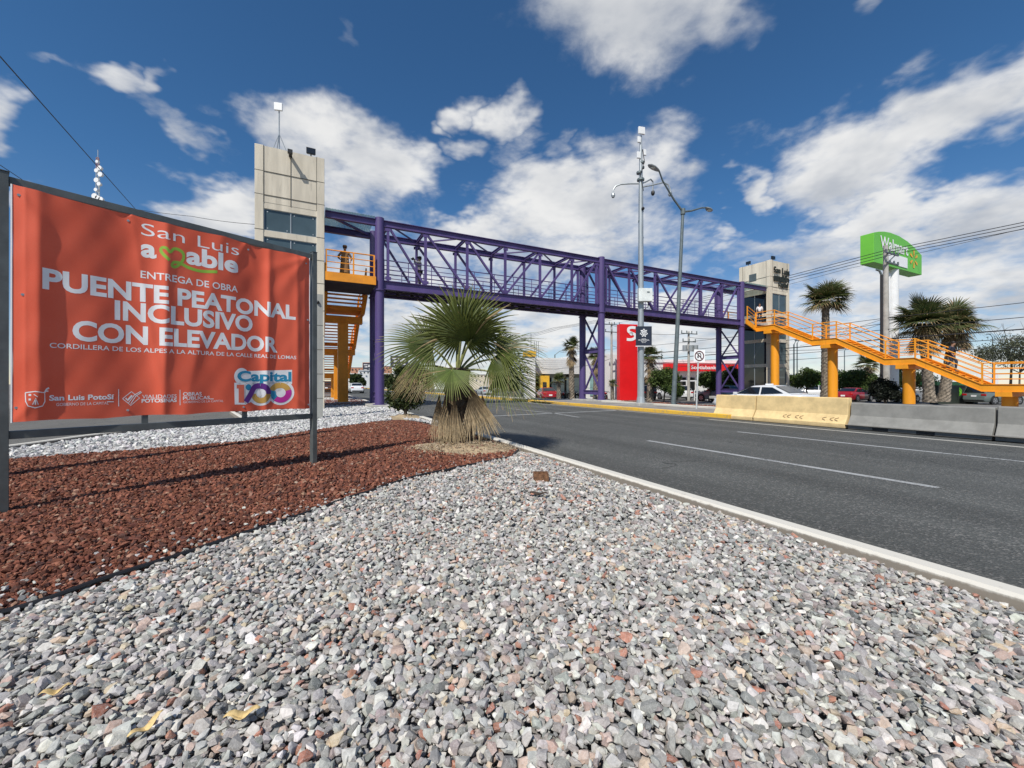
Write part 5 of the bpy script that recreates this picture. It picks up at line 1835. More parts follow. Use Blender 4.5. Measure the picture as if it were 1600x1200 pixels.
# ---- generic fan palms of the background
def bg_palm(label, crown, ground_z, rad, trunk_r, seed, nleaf=26, skirt=.5, nseg=18, green=(.042, .070, .017), group='fan palms along the avenue', lean=0.0, flat=1.0):
    r = random.Random(seed)
    crown = Vector(crown)
    base = Vector((crown.x - lean, crown.y, ground_z))
    t = thing('fan_palm', label, 'palm', base, 0, group)
    parts = []
    for i in range(nleaf):
        a = i * 2.39996 + r.uniform(-.3, .3)
        el = R(82 - 112 * (i / nleaf) ** .85 + r.uniform(-10, 10))
        ax = Vector((math.cos(a) * math.cos(el), math.sin(a) * math.cos(el), math.sin(el) * flat))
        nm = Vector((-math.cos(a) * math.sin(el), -math.sin(a) * math.sin(el), math.cos(el))) + Vector((r.uniform(-.3, .3), r.uniform(-.3, .3), 0))
        hub = crown + ax * rad * (.08 + .42 * r.random() ** 1.2)
        old = i / nleaf > .9
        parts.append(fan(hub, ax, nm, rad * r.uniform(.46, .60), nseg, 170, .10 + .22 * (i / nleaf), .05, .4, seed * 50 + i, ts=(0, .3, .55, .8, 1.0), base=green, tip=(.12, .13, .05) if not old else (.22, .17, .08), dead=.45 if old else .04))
    V, Q, C = merge(parts)
    cr = np_mesh('crown', V, Q, C, M_FROND, t)
    if skirt:
        parts = []
        m = 22
        for i in range(m):
            a = i * 2.39996
            q = r.random()
            hub = crown + Vector((math.cos(a) * trunk_r * 1.3, math.sin(a) * trunk_r * 1.3, -rad * (.05 + skirt * q)))
            ax = Vector((math.cos(a) * .35, math.sin(a) * .35, -1))
            parts.append(fan(hub, ax, Vector((math.cos(a), math.sin(a), .3)), rad * r.uniform(.4, .6), 10, 80, .0, .0, .6, seed * 70 + i, ts=(0, .4, .75, 1.0), base=(.20, .14, .08), tip=(.34, .26, .15)))
        V, Q, C = merge(parts)
        np_mesh('dead_skirt', V, Q, C, M_DEAD, t)
    rings = []
    n = max(6, int((crown.z - ground_z) / .16))
    for i in range(n + 1):
        f = i / n
        c = base.lerp(crown, f)
        rr_ = trunk_r * (1.15 - .3 * f + .25 * max(0, .12 - f) / .12)
        rings.append([c + Vector((math.cos(6.2832 * j / 12) * rr_ * (1 + .16 * ((i + j) % 2) + r.uniform(-.05, .05)), math.sin(6.2832 * j / 12) * rr_ * (1 + .16 * ((i + j) % 2)), 0)) for j in range(12)])
    MB().loft(rings).build('trunk', mat('ringed_palm_bark', (.20, .165, .125), .9, 0, .55, 7, 1.0, 30), t)
    return t
ZL_ = -.6
bg_palm('tall fan palm with bare ringed trunk between the first and second orange columns', at(1290, 470, 38), -.3, 2.75, .30, 21, 40, 0, 24, group='fan palms along the avenue')
bg_palm('bushy fan palm behind the lower orange flight, left one of the overlapping pair', at(1443, 506, 33), -.3, 2.85, .30, 12, 44, .5, 22, lean=-.5)
bg_palm('bushy fan palm behind the lower orange flight, right one of the overlapping pair', at(1492, 506, 34.2), -.3, 2.7, .30, 13, 44, .45, 22, lean=1.0)
bg_palm('short palm with a pale dead skirt behind the concrete utility pole', at(1357, 570, 60), ZL_, 2.2, .3, 14, 24, .8, 16)
bg_palm('fan palm with brown skirt just left of the middle bridge columns', at(893, 541, 42), ZL_, 1.35, .25, 15, 24, 1.3, 16)
bg_palm('fan palm partly hidden between the middle bridge columns', at(931, 555, 44), ZL_, 1.5, .25, 16, 24, 1.2, 16)
bg_palm('fan palm with long skirt right of the red bank totem', at(1016, 556, 42), ZL_, 1.5, .28, 17, 26, 1.5, 16)
bg_palm('low young palm without trunk in front of the white store', at(873, 594, 41), ZL_, 1.15, .2, 18, 20, 0, 14)
bg_palm('tiny spiky palm at the foot of the red bank totem', at(957, 600, 38), ZL_, .75, .14, 19, 16, 0, 12)
bg_palm('distant palm behind the main fan palm, above the far roofs', at(668, 585, 80), ZL_, 1.7, .25, 20, 18, .8, 12)

def leaf_cloud(blobs, n, size, cols, seed, shell=.55, elong=2.0):
    """leaves as small bent blades through the volume of overlapping clumps"""
    g = np.random.default_rng(seed)
    vol = np.array([b[3] * b[4] * b[5] for b in blobs])
    which = g.choice(len(blobs), n, p=vol / vol.sum())
    B = np.array(blobs)[which]
    d = g.normal(size=(n, 3))
    d /= np.linalg.norm(d, axis=1)[:, None]
    rad = (shell + (1 - shell) * g.random(n)) * (1 + .14 * g.normal(size=n))
    P = B[:, :3] + d * rad[:, None] * B[:, 3:6]
    a = g.normal(size=(n, 3)) + d * .8
    a /= np.linalg.norm(a, axis=1)[:, None]
    b = np.cross(a, g.normal(size=(n, 3)))
    b /= np.linalg.norm(b, axis=1)[:, None]
    s = size * g.uniform(.6, 1.4, n)
    A, Bv = a * (s * elong / 2)[:, None], b * (s / 2)[:, None]
    V = np.stack([P - A, P + Bv, P + A, P - Bv], 1).reshape(-1, 3)
    Q = np.arange(4 * n).reshape(n, 4)
    cc = np.array(cols)[g.integers(0, len(cols), n)] * g.uniform(.75, 1.25, (n, 1))
    return V, Q, cc

def tree(name, label, cat, base, blobs, n, size, cols, seed, trunk_r=.1, group=None, shell=.35, elong=2.0):
    base = Vector(base)
    t = thing(name, label, cat, base, 0, group)
    V, Q, C = leaf_cloud(blobs, n, size, cols, seed, shell, elong)
    np_mesh('crown' if 'tree' in name else 'foliage', V, Q, C, M_LEAF, t)
    tb = MB()
    c = Vector((sum(b[0] for b in blobs) / len(blobs), sum(b[1] for b in blobs) / len(blobs), sum(b[2] for b in blobs) / len(blobs)))
    fork = base.lerp(Vector((c.x, c.y, max(base.z + .1, c.z - .5))), .6)
    tb.tube([base - Vector((0, 0, .08)), fork], [trunk_r, trunk_r * .75], 8)
    for b in blobs[:7]:
        e = Vector(b[:3])
        tb.tube([fork, fork.lerp(e, .5) + Vector((0, 0, .05)), e], [trunk_r * .6, trunk_r * .4, trunk_r * .15], 6)
    tb.build('trunk' if 'tree' in name else 'stem', M_BARK2, t)
    return t
def round_blobs(c, rx, rz, seed, k=14, ry=None):
    r = random.Random(seed)
    ry = ry or rx
    out = [(c[0], c[1], c[2], rx * .72, ry * .72, rz * .72)]
    for i in range(k):
        a = r.uniform(0, 6.28)
        e = math.asin(r.uniform(-.8, 1))
        f = r.uniform(.22, .38)
        out.append((c[0] + math.cos(a) * math.cos(e) * rx * .72, c[1] + math.sin(a) * math.cos(e) * ry * .72, c[2] + math.sin(e) * rz * .72, rx * f, ry * f, rz * f))
    return out
DK = [(.030, .048, .014), (.042, .062, .018), (.055, .075, .022), (.022, .036, .012)]
MG = [(.055, .090, .020), (.075, .115, .028), (.045, .070, .018), (.10, .14, .035)]
BLK = [(.014, .019, .012), (.020, .026, .016), (.010, .014, .010)]
GRYG = [(.10, .11, .065), (.075, .085, .05), (.13, .135, .085)]

# shrub on the island behind the palm
sc_ = SHRUB
shb = [(sc_.x + dx_, sc_.y + dy_, z_, rx_, rx_, rz_) for dx_, dy_, z_, rx_, rz_ in ((-.05, 0, .75, .48, .5), (-.35, .1, .6, .32, .35), (.33, 0, .75, .35, .42), (.1, -.1, 1.2, .42, .4), (-.30, 0, 1.25, .33, .35), (.38, .1, 1.3, .30, .35), (.05, .1, 1.6, .34, .28), (-.25, 0, 1.7, .2, .22), (.3, 0, 1.72, .18, .2), (.55, 0, 1.0, .18, .3), (-.62, 0, .75, .16, .22), (-.55, .05, 1.2, .16, .3))]
tree('shrub', 'dark green loose shrub on the soil behind the fan palm', 'shrub', (sc_.x, sc_.y, .1), shb, 9000, .05, DK + [(.09, .11, .03)], 31, .07, shell=.25, elong=2.6)

gt = 'clipped round trees in front of the shops'
def px_tree(label, px, py, y, rxp, rzp, cols, seed, n=2600, size=.11, name='round_tree', gz=ZL_, group=gt, k=14, cat='tree'):
    c = at(px, py, y)
    s = y / F
    return tree(name, label, cat, (c.x, c.y, gz), round_blobs(c, rxp * s * 1.3, rzp * s * 1.3, seed, k), int(n * 2.1), size, cols, seed, .09, group)
px_tree('clipped round tree right of the camera pole, before the bank', 1037, 594, 41, 21, 18, MG, 41)
px_tree('clipped round tree below the red fascia, right of the no U-turn sign', 1107, 593, 41, 17, 13, MG, 42)
px_tree('clipped tree seen through the right bridge columns', 1147, 594, 43, 15, 19, DK, 43)
px_tree('wide clipped tree between elevator tower and tall palm', 1264, 592, 46, 24, 13, MG, 44, 3200)
px_tree('long clipped tree between the second orange column and the short palm', 1332, 596, 46, 29, 16, MG, 45, 3600)
px_tree('dark broad tree behind the third orange column', 1412, 592, 48, 30, 19, DK, 46, 3600)
px_tree('small bright green bush beside the lamp post foot', 1057, 610, 30, 10, 13, MG, 47, 1500, .08, 'bush', .0, None, 9, 'bush')
px_tree('near black round bush by the barrier, right of the red parked car', 1384, 609, 27.5, 17, 17, BLK, 48, 4200, .07, 'bush', -.2, None, 10, 'bush')
px_tree('pale grey green feathery tree at the right edge', 1592, 548, 45, 40, 30, GRYG, 49, 3400, .10, 'feathery_tree', ZL_, None, 12)
px_tree('dark tree far left between stairs and bridge column', 556, 592, 120, 8, 9, DK, 50, 900, .4, 'round_tree', ZL_, 'far street trees')
px_tree('small dark tree by the far white houses', 566, 598, 110, 5, 6, DK, 51, 700, .35, 'round_tree', ZL_, 'far street trees')
px_tree('far dark tree right of the big fan palm trunk', 606, 596, 95, 12, 9, DK, 52, 900, .35, 'round_tree', ZL_, 'far street trees')
px_tree('far trees by the store corner behind the palm', 795, 603, 70, 14, 8, DK, 53, 900, .25, 'round_tree', ZL_, 'far street trees')
# bare twigs above the feathery tree
bt = thing('bare_tree', 'leafless thin branches rising above the pale feathery tree', 'tree', (at(1578, 560, 47).x, 47, ZL_))
tw = MB()
rr_ = random.Random(5)
b0 = Vector((at(1578, 560, 47).x, 47, ZL_))
f0 = b0 + Vector((.2, 0, 4.2))
tw.tube([b0, f0], [.14, .09], 7)
for i in range(16):
    e = f0 + Vector((rr_.uniform(-3.0, 2.4), rr_.uniform(-1, 1), rr_.uniform(1.0, 4.6)))
    m_ = f0.lerp(e, .5) + Vector((rr_.uniform(-.3, .3), 0, rr_.uniform(-.2, .3)))
    tw.tube([f0, m_, e], [.05, .03, .010], 5)
    for k in range(3):
        tw.tube([m_.lerp(e, k / 3), m_.lerp(e, k / 3) + Vector((rr_.uniform(-.9, .9), rr_.uniform(-.4, .4), rr_.uniform(.2, 1)))], [.018, .007], 4)
tw.build('trunk', M_BARK2, bt)
# cypress spire
cy = at(1034, 575, 85)
tree('cypress_tree', 'slim dark cypress spire above the bank roof', 'tree', (cy.x, 85, ZL_), [(cy.x, 85, .5 + i * .85, .95 * (1 - i / 9.5), .95 * (1 - i / 9.5), .8) for i in range(10)], 2200, .16, [(.03, .042, .022), (.04, .055, .03)], 61, .15)

# ================================================================ BACKGROUND BUILDINGS
def wallbox(t, name, p0, p1, depth, z0, z1, m):
    """box whose front runs from p0 to p1 in plan"""
    a, b = Vector((p0[0], p0[1], 0)), Vector((p1[0], p1[1], 0))
    d = (b - a).normalized()
    n = Vector((-d.y, d.x, 0)) * depth
    return MB().hexa([a + Vector((0, 0, z0)), b + Vector((0, 0, z0)), b + n + Vector((0, 0, z0)), a + n + Vector((0, 0, z0)), a + Vector((0, 0, z1)), b + Vector((0, 0, z1)), b + n + Vector((0, 0, z1)), a + n + Vector((0, 0, z1))]).build(name, m, t)
def P2(px, y):
    return ((px - 800) / F * y, y)
def zat(py, y):
    return H + (600 - py) / F * y

# bank with red fascia
bk = thing('bank_building', 'low white bank with a red fascia band behind the clipped trees', 'building', (*P2(1090, 52), ZL_))
wallbox(bk, 'wall', P2(1000, 50), P2(1200, 54), 12, ZL_, zat(563, 52), M_WALLW)
wallbox(bk, 'parapet', (P2(1000, 49.9)[0], 49.82), (P2(1200, 53.9)[0], 53.8), .15, zat(567.5, 52), zat(562.5, 52), M_WHITE)
fa = wallbox(bk, 'fascia', (P2(1041, 50.0)[0], 49.9), (P2(1168, 52.2)[0], 52.1), .8, zat(580, 51), zat(569.3, 51), M_RED)
a_, b_ = Vector((*P2(1041, 50.0), 0)), Vector((*P2(1168, 52.2), 0))
fd = (b_ - a_).normalized()
def on_fascia(x, y):
    p = a_ + fd * x
    return Vector((p.x, p.y - .16, zat(580, 51) + y))
L0 = (b_ - a_).length
lettering('lettering', M_PWHITE, fa, 'Scotiabank', L0 * .29, L0 * .60, .26, .42, on_fascia, .02)
for k, (pa, pb) in enumerate(((1006, 1026), (1060, 1072), (1074, 1086), (1120, 1140), (1142, 1160))):
    y_ = 49.95 + (pa - 1000) / 200 * 4
    w_ = wallbox(bk, 'window', (P2(pa, y_)[0], y_ - .03), (P2(pb, y_)[0], y_ + .03), .1, .2, zat(590, 52), M_DKGLASS)
wallbox(bk, 'canopy', (P2(1050, 49.5)[0], 49.2), (P2(1168, 51.6)[0], 51.4), .7, zat(596, 51), zat(594.3, 51), M_WHITE)
# white fence rails in front of the bank
wf = thing('railing', 'white tubular railing in front of the bank car park', 'railing', (*P2(1110, 44), ZL_))
m1 = MB()
for z in (.35, .75, 1.1):
    m1.tube([(P2(1085, 44)[0], 44, ZL_ + z), (P2(1150, 44)[0], 44.5, ZL_ + z)], .045, 6)
m1.build('rail', M_WHITE, wf)
for k in range(7):
    x_ = P2(1085 + k * 10.8, 44)[0]
    MB().tube([(x_, 44 + k * .08, ZL_), (x_, 44 + k * .08, ZL_ + 1.15)], .05, 6).build('post', M_WHITE, wf)

# red totem
TY = 44.0
tt = thing('bank_totem', 'tall plain red slab totem with a white emblem at its top', 'sign', (*P2(983, TY), ZL_))
tot = MB().hexa([(x, y, z) for z in (ZL_, zat(506, TY)) for x, y in ((P2(968.5, TY)[0], TY), (P2(998.5, TY)[0], TY + .5), (P2(998.5, TY)[0] - .1, TY + 1.4), (P2(968.5, TY)[0] - .1, TY + .9))]).build('slab', M_RED, tt, bevel=.03)
def on_totem(x, y):
    return Vector((P2(968.5, TY)[0] + x, TY - .03 + x * .24, zat(506, TY) + y))
px_m = TY / F
S_ = bez([(27, 5.5), (20, 5), (14.5, 7), (14.5, 11.5), (21, 14), (26, 16.5), (26, 21), (20, 24), (11, 24)], 8)
flat_print('emblem', M_PWHITE, tot, *join_2d(stroke_2d([(x * px_m * .92 + .1, -y * px_m) for x, y in S_], .30), ring_2d(19.5 * px_m * .92 + .1, -14.5 * px_m, .0, .22)), on_totem)

# white store left of the columns with yellow cash machine porch
stn = thing('white_store', 'long white shop with a dark shop front and yellow porch, left of the middle columns', 'building', (*P2(890, 47), ZL_))
wallbox(stn, 'upper_wall', P2(836, 47), P2(912, 48), 10, zat(584, 47), zat(559, 47), M_WALLW)
wallbox(stn, 'shop_front', (P2(836, 47.6)[0], 47.6), (P2(912, 48.6)[0], 48.6), 9, ZL_, zat(584, 47), M_DKGLASS)
cl_ = MB()
for k in range(8):
    cl_.tube([(P2(838, 47)[0], 46.95, zat(562 + k * 3, 47)), (P2(910, 48)[0], 47.9, zat(562 + k * 3, 47))], .012, 4)
cl_.build('cladding_lines', M_GALV, stn)
wallbox(stn, 'side_wall', P2(910, 48), P2(1000, 50), 8, ZL_, zat(553, 48), M_WALLW)
po = wallbox(stn, 'porch', (P2(845, 46.2)[0], 46.2), (P2(858.5, 46.2)[0], 46.3), 1.4, ZL_, zat(587, 46.2), M_YELLOW)
wallbox(stn, 'door', (P2(848, 46.2)[0], 46.15), (P2(854, 46.2)[0], 46.2), .05, ZL_, zat(597, 46.2), M_DKGLASS)
for k in range(4):
    xx = 862 + k * 12
    wallbox(stn, 'window', (P2(xx, 47.5)[0], 47.5 + k * .16), (P2(xx + 8, 47.5)[0], 47.6 + k * .16), .12, .1, zat(590, 47.5), M_GLASS)
for k, (pa, pb) in enumerate(((922, 930), (934, 941))):
    wallbox(stn, 'window', (P2(pa, 48.2)[0], 48.15), (P2(pb, 48.2)[0], 48.3), .3, -.2, zat(588, 48), mat('turquoise_glass', (.25, .42, .40), .2))
lt_ = thing('logo_tower', 'white square pylon with a yellow top beside the white shop', 'sign', (*P2(832, 45), ZL_))
wallbox(lt_, 'shaft', P2(822.5, 45), P2(836.5, 45.3), 1.0, ZL_, zat(551, 45), M_WALLW)
yt = wallbox(lt_, 'yellow_top', (P2(821.5, 44.9)[0], 44.9), (P2(837.5, 45.2)[0], 45.2), 1.2, zat(557, 45), zat(548, 45), M_YELLOW)
MB().beam((P2(830, 45)[0], 45.5, zat(551, 45)), (P2(830, 45)[0], 45.5, zat(520, 45)), .05, .05).build('mast', M_GALV, lt_)
for k, xx in enumerate((836, 839, 842)):
    MB().beam((P2(xx, 47)[0], 48, zat(559, 47)), (P2(xx, 47)[0], 48, zat(532, 47)), .05, .05).build('antenna', M_GALV, lt_)

# supermarket far right and low sign wall
sm_ = thing('supermarket', 'very low distant white and green supermarket behind the trees at right', 'building', (*P2(1320, 110), ZL_))
wallbox(sm_, 'wall', P2(1215, 110), P2(1560, 118), 30, ZL_, zat(583.5, 110), M_WALLW)
wallbox(sm_, 'green_panel', (P2(1276, 109)[0], 109), (P2(1288, 109)[0], 109.3), .5, 0, zat(584.5, 109), M_GREEN)
wallbox(sm_, 'green_panel', (P2(1300, 109.5)[0], 109.5), (P2(1372, 109.5)[0], 111), .5, zat(590, 110), zat(584.5, 110), M_GREEN)
wallbox(sm_, 'grey_panel', (P2(1238, 108.5)[0], 108.5), (P2(1262, 108.5)[0], 109), .5, 0, zat(586, 109), mat('grey_panel', (.4, .4, .38), .7))
sw_ = thing('sign_wall', 'dark low kiosk with a green canopy and green disc under the last orange flight', 'sign', (*P2(1498, 36), ZL_))
wallbox(sw_, 'panel', P2(1466, 36), P2(1528, 37.5), .6, ZL_, zat(602, 36), mat('dark_green_panel', (.035, .045, .035), .4))
wallbox(sw_, 'canopy', (P2(1464, 35.7)[0], 35.7), (P2(1512, 36.7)[0], 36.8), 1.2, zat(602, 36), zat(596.5, 36), mat('canopy_green', (.06, .22, .07), .5))
lettering('lettering', M_LAMPGREY, sw_, 'Walmart', P2(1471, 36)[0], P2(1492, 36)[0], zat(614, 36), .36, lambda x, y: Vector((x, 35.98 + (x - P2(1466, 36)[0]) * .40 - .12, y)), .02)
q = P2(1510, 36)
MB().tube([(q[0], q[1] + .85, zat(612, 36)), (q[0], q[1] + .78, zat(612, 36))], .48, 20).build('green_disc', M_GREEN, sw_)

# far roofs and houses on the left horizon
def far_house(label, pa, pb, y, py, m, gy=ZL_, group='small houses on the far horizon', flat=True):
    t = thing('far_house', label, 'building', (*P2((pa + pb) / 2, y), gy), 0, group)
    wallbox(t, 'wall', P2(pa, y), P2(pb, y + 2), y * .08, gy, zat(py, y), m)
    n = max(1, int((pb - pa) / 5))
    for k in range(n):
        x0 = pa + (k + .3) * (pb - pa) / n
        wallbox(t, 'window', (P2(x0, y)[0], y - .12), (P2(x0 + 2.0, y)[0], y + .0), .1, zat(py + 4.6, y), zat(py + 2.2, y), M_DKGLASS)
    wallbox(t, 'roof_edge', (P2(pa - .3, y)[0], y - .25), (P2(pb + .3, y)[0], y + 1.8), y * .08 + .5, zat(py, y), zat(py - .8, y), M_WHITE)
    return t
M_CREAM = mat('cream_wall', (.62, .55, .44), .85, 0, .08, .5)
M_TERRA = mat('terracotta_wall', (.50, .25, .16), .85, 0, .1, .5)
far_house('pale far house at the edge of the orange stairs', 536, 560, 170, 584, M_WALLW)
far_house('taller white far house left of the purple column', 561, 584, 150, 579, M_WALLW)
far_house('terracotta far house below the dark billboard', 548, 575, 230, 574, M_TERRA)
far_house('cream far house right of the purple column', 600, 628, 160, 584, M_CREAM)
far_house('white far house under the second dark billboard', 615, 668, 190, 579, M_WALLW)
far_house('long low white house behind the fan palm', 664, 722, 140, 588, M_WALLW)
far_house('cream low house right of the fan palm trunk', 724, 766, 130, 585, M_CREAM)
far_house('white low house beside the yellow topped pylon', 768, 822, 120, 582, M_WALLW)
far_house('orange far house between the two far billboards', 592, 612, 240, 572, M_TERRA)
def far_board(label, pa, pb, ya, yb, y, m, frame):
    t = thing('advert_board', label, 'billboard', (*P2((pa + pb) / 2, y), ZL_), 0, 'advertising boards on the horizon')
    wallbox(t, 'panel', P2(pa, y), P2(pb, y), .6, zat(yb, y), zat(ya, y), m)
    wallbox(t, 'frame', (P2(pa - .8, y)[0], y + .1), (P2(pb + .8, y)[0], y + .1), .4, zat(yb + .8, y), zat(ya - .8, y), frame)
    MB().tube([(P2((pa + pb) / 2, y)[0], y + .4, ZL_), (P2((pa + pb) / 2, y)[0], y + .4, zat(yb, y))], .35, 8).build('post', M_LAMPGREY, t)
    pr = MB()
    for (fx, fz, fw, fh) in ((.1, .72, .4, .12), (.18, .45, .3, .16), (.55, .5, .35, .3), (.1, .15, .35, .1), (.62, .2, .25, .12)):
        x0, x1 = P2(pa + (pb - pa) * fx, y)[0], P2(pa + (pb - pa) * (fx + fw), y)[0]
        z0 = zat(yb, y) + (zat(ya, y) - zat(yb, y)) * fz
        pr.hexa([(x, yy, z) for z in (z0, z0 + (zat(ya, y) - zat(yb, y)) * fh) for x, yy in ((x0, y - .06), (x1, y - .06), (x1, y - .02), (x0, y - .02))])
    pr.build('printed_shapes', mat('board_print', (.45, .44, .44), .6, 0, .4, .8), t)
far_board('far advertising board in an orange frame left of the purple column', 567, 582, 567, 580, 165, M_NAVY, M_TERRA)
far_board('dark far advertising board right of the purple column', 610.5, 637, 556.5, 573.5, 175, mat('board_dark', (.03, .03, .035), .5), M_LAMPGREY)

# poles and street lamps of the far side
def thin_pole(label, px, py, y, name='utility_pole', cat='utility pole', arms=True, group=gup, m=None, r=.13):
    b_ = Vector((*P2(px, y), ZL_))
    t = thing(name, label, cat, b_, 0, group)
    zt = zat(py, y)
    MB().tube([b_, (b_.x, b_.y, zt)], [r * 1.25, r * .8], 8).build('shaft', m or M_CONC2, t)
    if arms:
        ins(t, (b_.x, b_.y - .15, zt - .25), Vector((.93, .36, 0)), 4, 2.2, .3)
        ins(t, (b_.x, b_.y - .15, zt - 1.1), Vector((.93, .36, 0)), 3, 1.8, .3)
    return t
t_ = thin_pole('utility pole with pot transformers behind the no U-turn sign', 1076, 518, 43)
for k, dx_ in enumerate((-.55, .1, .6)):
    MB().tube([(P2(1076, 43)[0] + dx_, 42.65, zat(549, 43)), (P2(1076, 43)[0] + dx_, 42.65, zat(540, 43))], .24, 12).build('transformer', M_GALV, t_)
MB().beam((P2(1070, 43)[0], 42.7, zat(547, 43)), (P2(1083, 43)[0], 42.7, zat(547, 43)), .1, .12).build('transformer_beam', M_GALV, t_)
thin_pole('thin utility pole between middle column and red totem', 955.5, 504, 46)
thin_pole('far utility pole seen left of the red totem base', 822, 560, 60)
def lamp1(label, px, py, y, d, arm=9, r=.07):
    b_ = Vector((*P2(px, y), ZL_))
    t = thing('street_lamp', label, 'street lamp', b_, 0, 'distant street lamps')
    zt = zat(py, y)
    MB().tube([b_, (b_.x, y, zt)], [r * 1.3, r], 8).build('shaft', M_LAMPGREY, t)
    e = arm * y / F * d
    MB().tube([(b_.x, y, zt - .05), (b_.x + e * .5, y, zt + .4), (b_.x + e, y, zt + .55)], .05, 6).build('arm', M_LAMPGREY, t)
    MB().box((b_.x + e * 1.1, y, zt + .55), (.6, .25, .14)).build('lamp_head', M_LAMPGREY, t)
lamp1('single arm street lamp in front of the white shop', 867, 554, 50, 1, 14)
lamp1('thin dark lamp post right of the elevator tower', 1240.5, 538, 55, 1, 5, .09)
lamp1('second thin lamp post right of the elevator tower, slightly taller arm', 1245.5, 536, 57, 1, 6, .07)
lamp1('lone lamp post between second and third orange columns', 1319.5, 548, 75, 1, 5)
lamp1('lamp post above the parked cars right of the double palms', 1551, 527, 70, -1, 6)
wire('sagging wire from the transformer pole to the right', [at(1076, 527, 43), at(1160, 524, 41), at(1384, 505, 30)], .02, .25)
wire('lower sagging wire from the transformer pole to the right', [at(1076, 548, 43), at(1160, 545, 41), at(1378, 540, 30)], .02, .25)
wire('wire from the thin pole to the transformer pole', [at(955.5, 508, 46), at(1076, 521, 43)], .02, .5)
wire('lower wire from the thin pole to the transformer pole', [at(955.5, 540, 46), at(1076, 545, 43)], .022, .6)
wire('slack wire along the front of the white shop', [at(838, 572, 46), at(880, 575, 46.4), at(955, 560, 46)], .02, .25)
for k, py in enumerate((505, 512)):
    wire(('upper', 'lower')[k] + ' thin wire right of the tall palm, behind the stairs', [at(1250, py + 28, 50), at(1384, py - 8, 30)], .014, .2)

# ================================================================ SMALL THINGS ON THE ISLAND
jb_p = G(845, 752)
jb = thing('junction_box', 'rusty open square pipe stub standing in the grey gravel near the kerb', 'junction box', jb_p)
M_RUST = mat('rusty_steel', (.20, .10, .05), .9, .2, .45, 25, .6, 60, dirt=((.38, .28, .18), .5))
w_ = .085
for dx_, dy_, sx_, sy_ in ((-w_, 0, .012, 2 * w_), (w_, 0, .012, 2 * w_), (0, -w_, 2 * w_ - .014, .012), (0, w_, 2 * w_ - .014, .012)):
    MB().box(jb_p + Vector((dx_, dy_, .03)), (sx_, sy_, .15)).build('side_plate', M_RUST, jb)
MB().box(jb_p + Vector((0, 0, .0)), (.15, .15, .06)).build('fill', M_SOIL, jb)
def dry_leaf(label, p, length, width, rz, m, curl=.3):
    V, Q = [], []
    p = Vector(p)
    c_, s_ = math.cos(rz), math.sin(rz)
    n = 8
    for i in range(n + 1):
        f = i / n
        w = width * math.sin(math.pi * min(1, f * .92 + .04)) ** .8
        x = (f - .5) * length
        z = .03 + curl * length * (f - .4) ** 2 + .01 * math.sin(f * 9)
        for k, y in enumerate((-w / 2, 0, w / 2)):
            V.append(p + Vector((x * c_ - y * s_, x * s_ + y * c_, z + (.25 * w if k != 1 else 0))))
    for i in range(n):
        q_ = 3 * i
        Q += [(q_, q_ + 1, q_ + 4, q_ + 3), (q_ + 1, q_ + 2, q_ + 5, q_ + 4)]
    o = MB().add(V, Q).build('dry_leaf', m, fix=False, smooth=True)
    sd = o.modifiers.new('thickness', 'SOLIDIFY'); sd.thickness = .0015
    return tag(o, label, 'leaf', 'dry leaves fallen on the grey gravel')
M_DRY = mat('dry_leaf_yellow', (.62, .45, .20), .7, 0, .2, 60)
M_DRY2 = mat('dry_leaf_brown', (.07, .045, .03), .8, 0, .3, 60)
dry_leaf('curled yellow leaf on the near gravel, the larger flat one', G(378, 1132), .115, .040, .25, M_DRY)
dry_leaf('narrow yellow leaf standing on edge in the near gravel', G(228, 1152), .10, .030, 1.15, M_DRY, .6)
dry_leaf('yellow leaf at the lower left of the grey gravel', G(86, 1094), .09, .030, .5, M_DRY)
dry_leaf('dark brown dead leaf behind the rusty box on the gravel', G(840, 777), .22, .07, -.35, M_DRY2, .2)

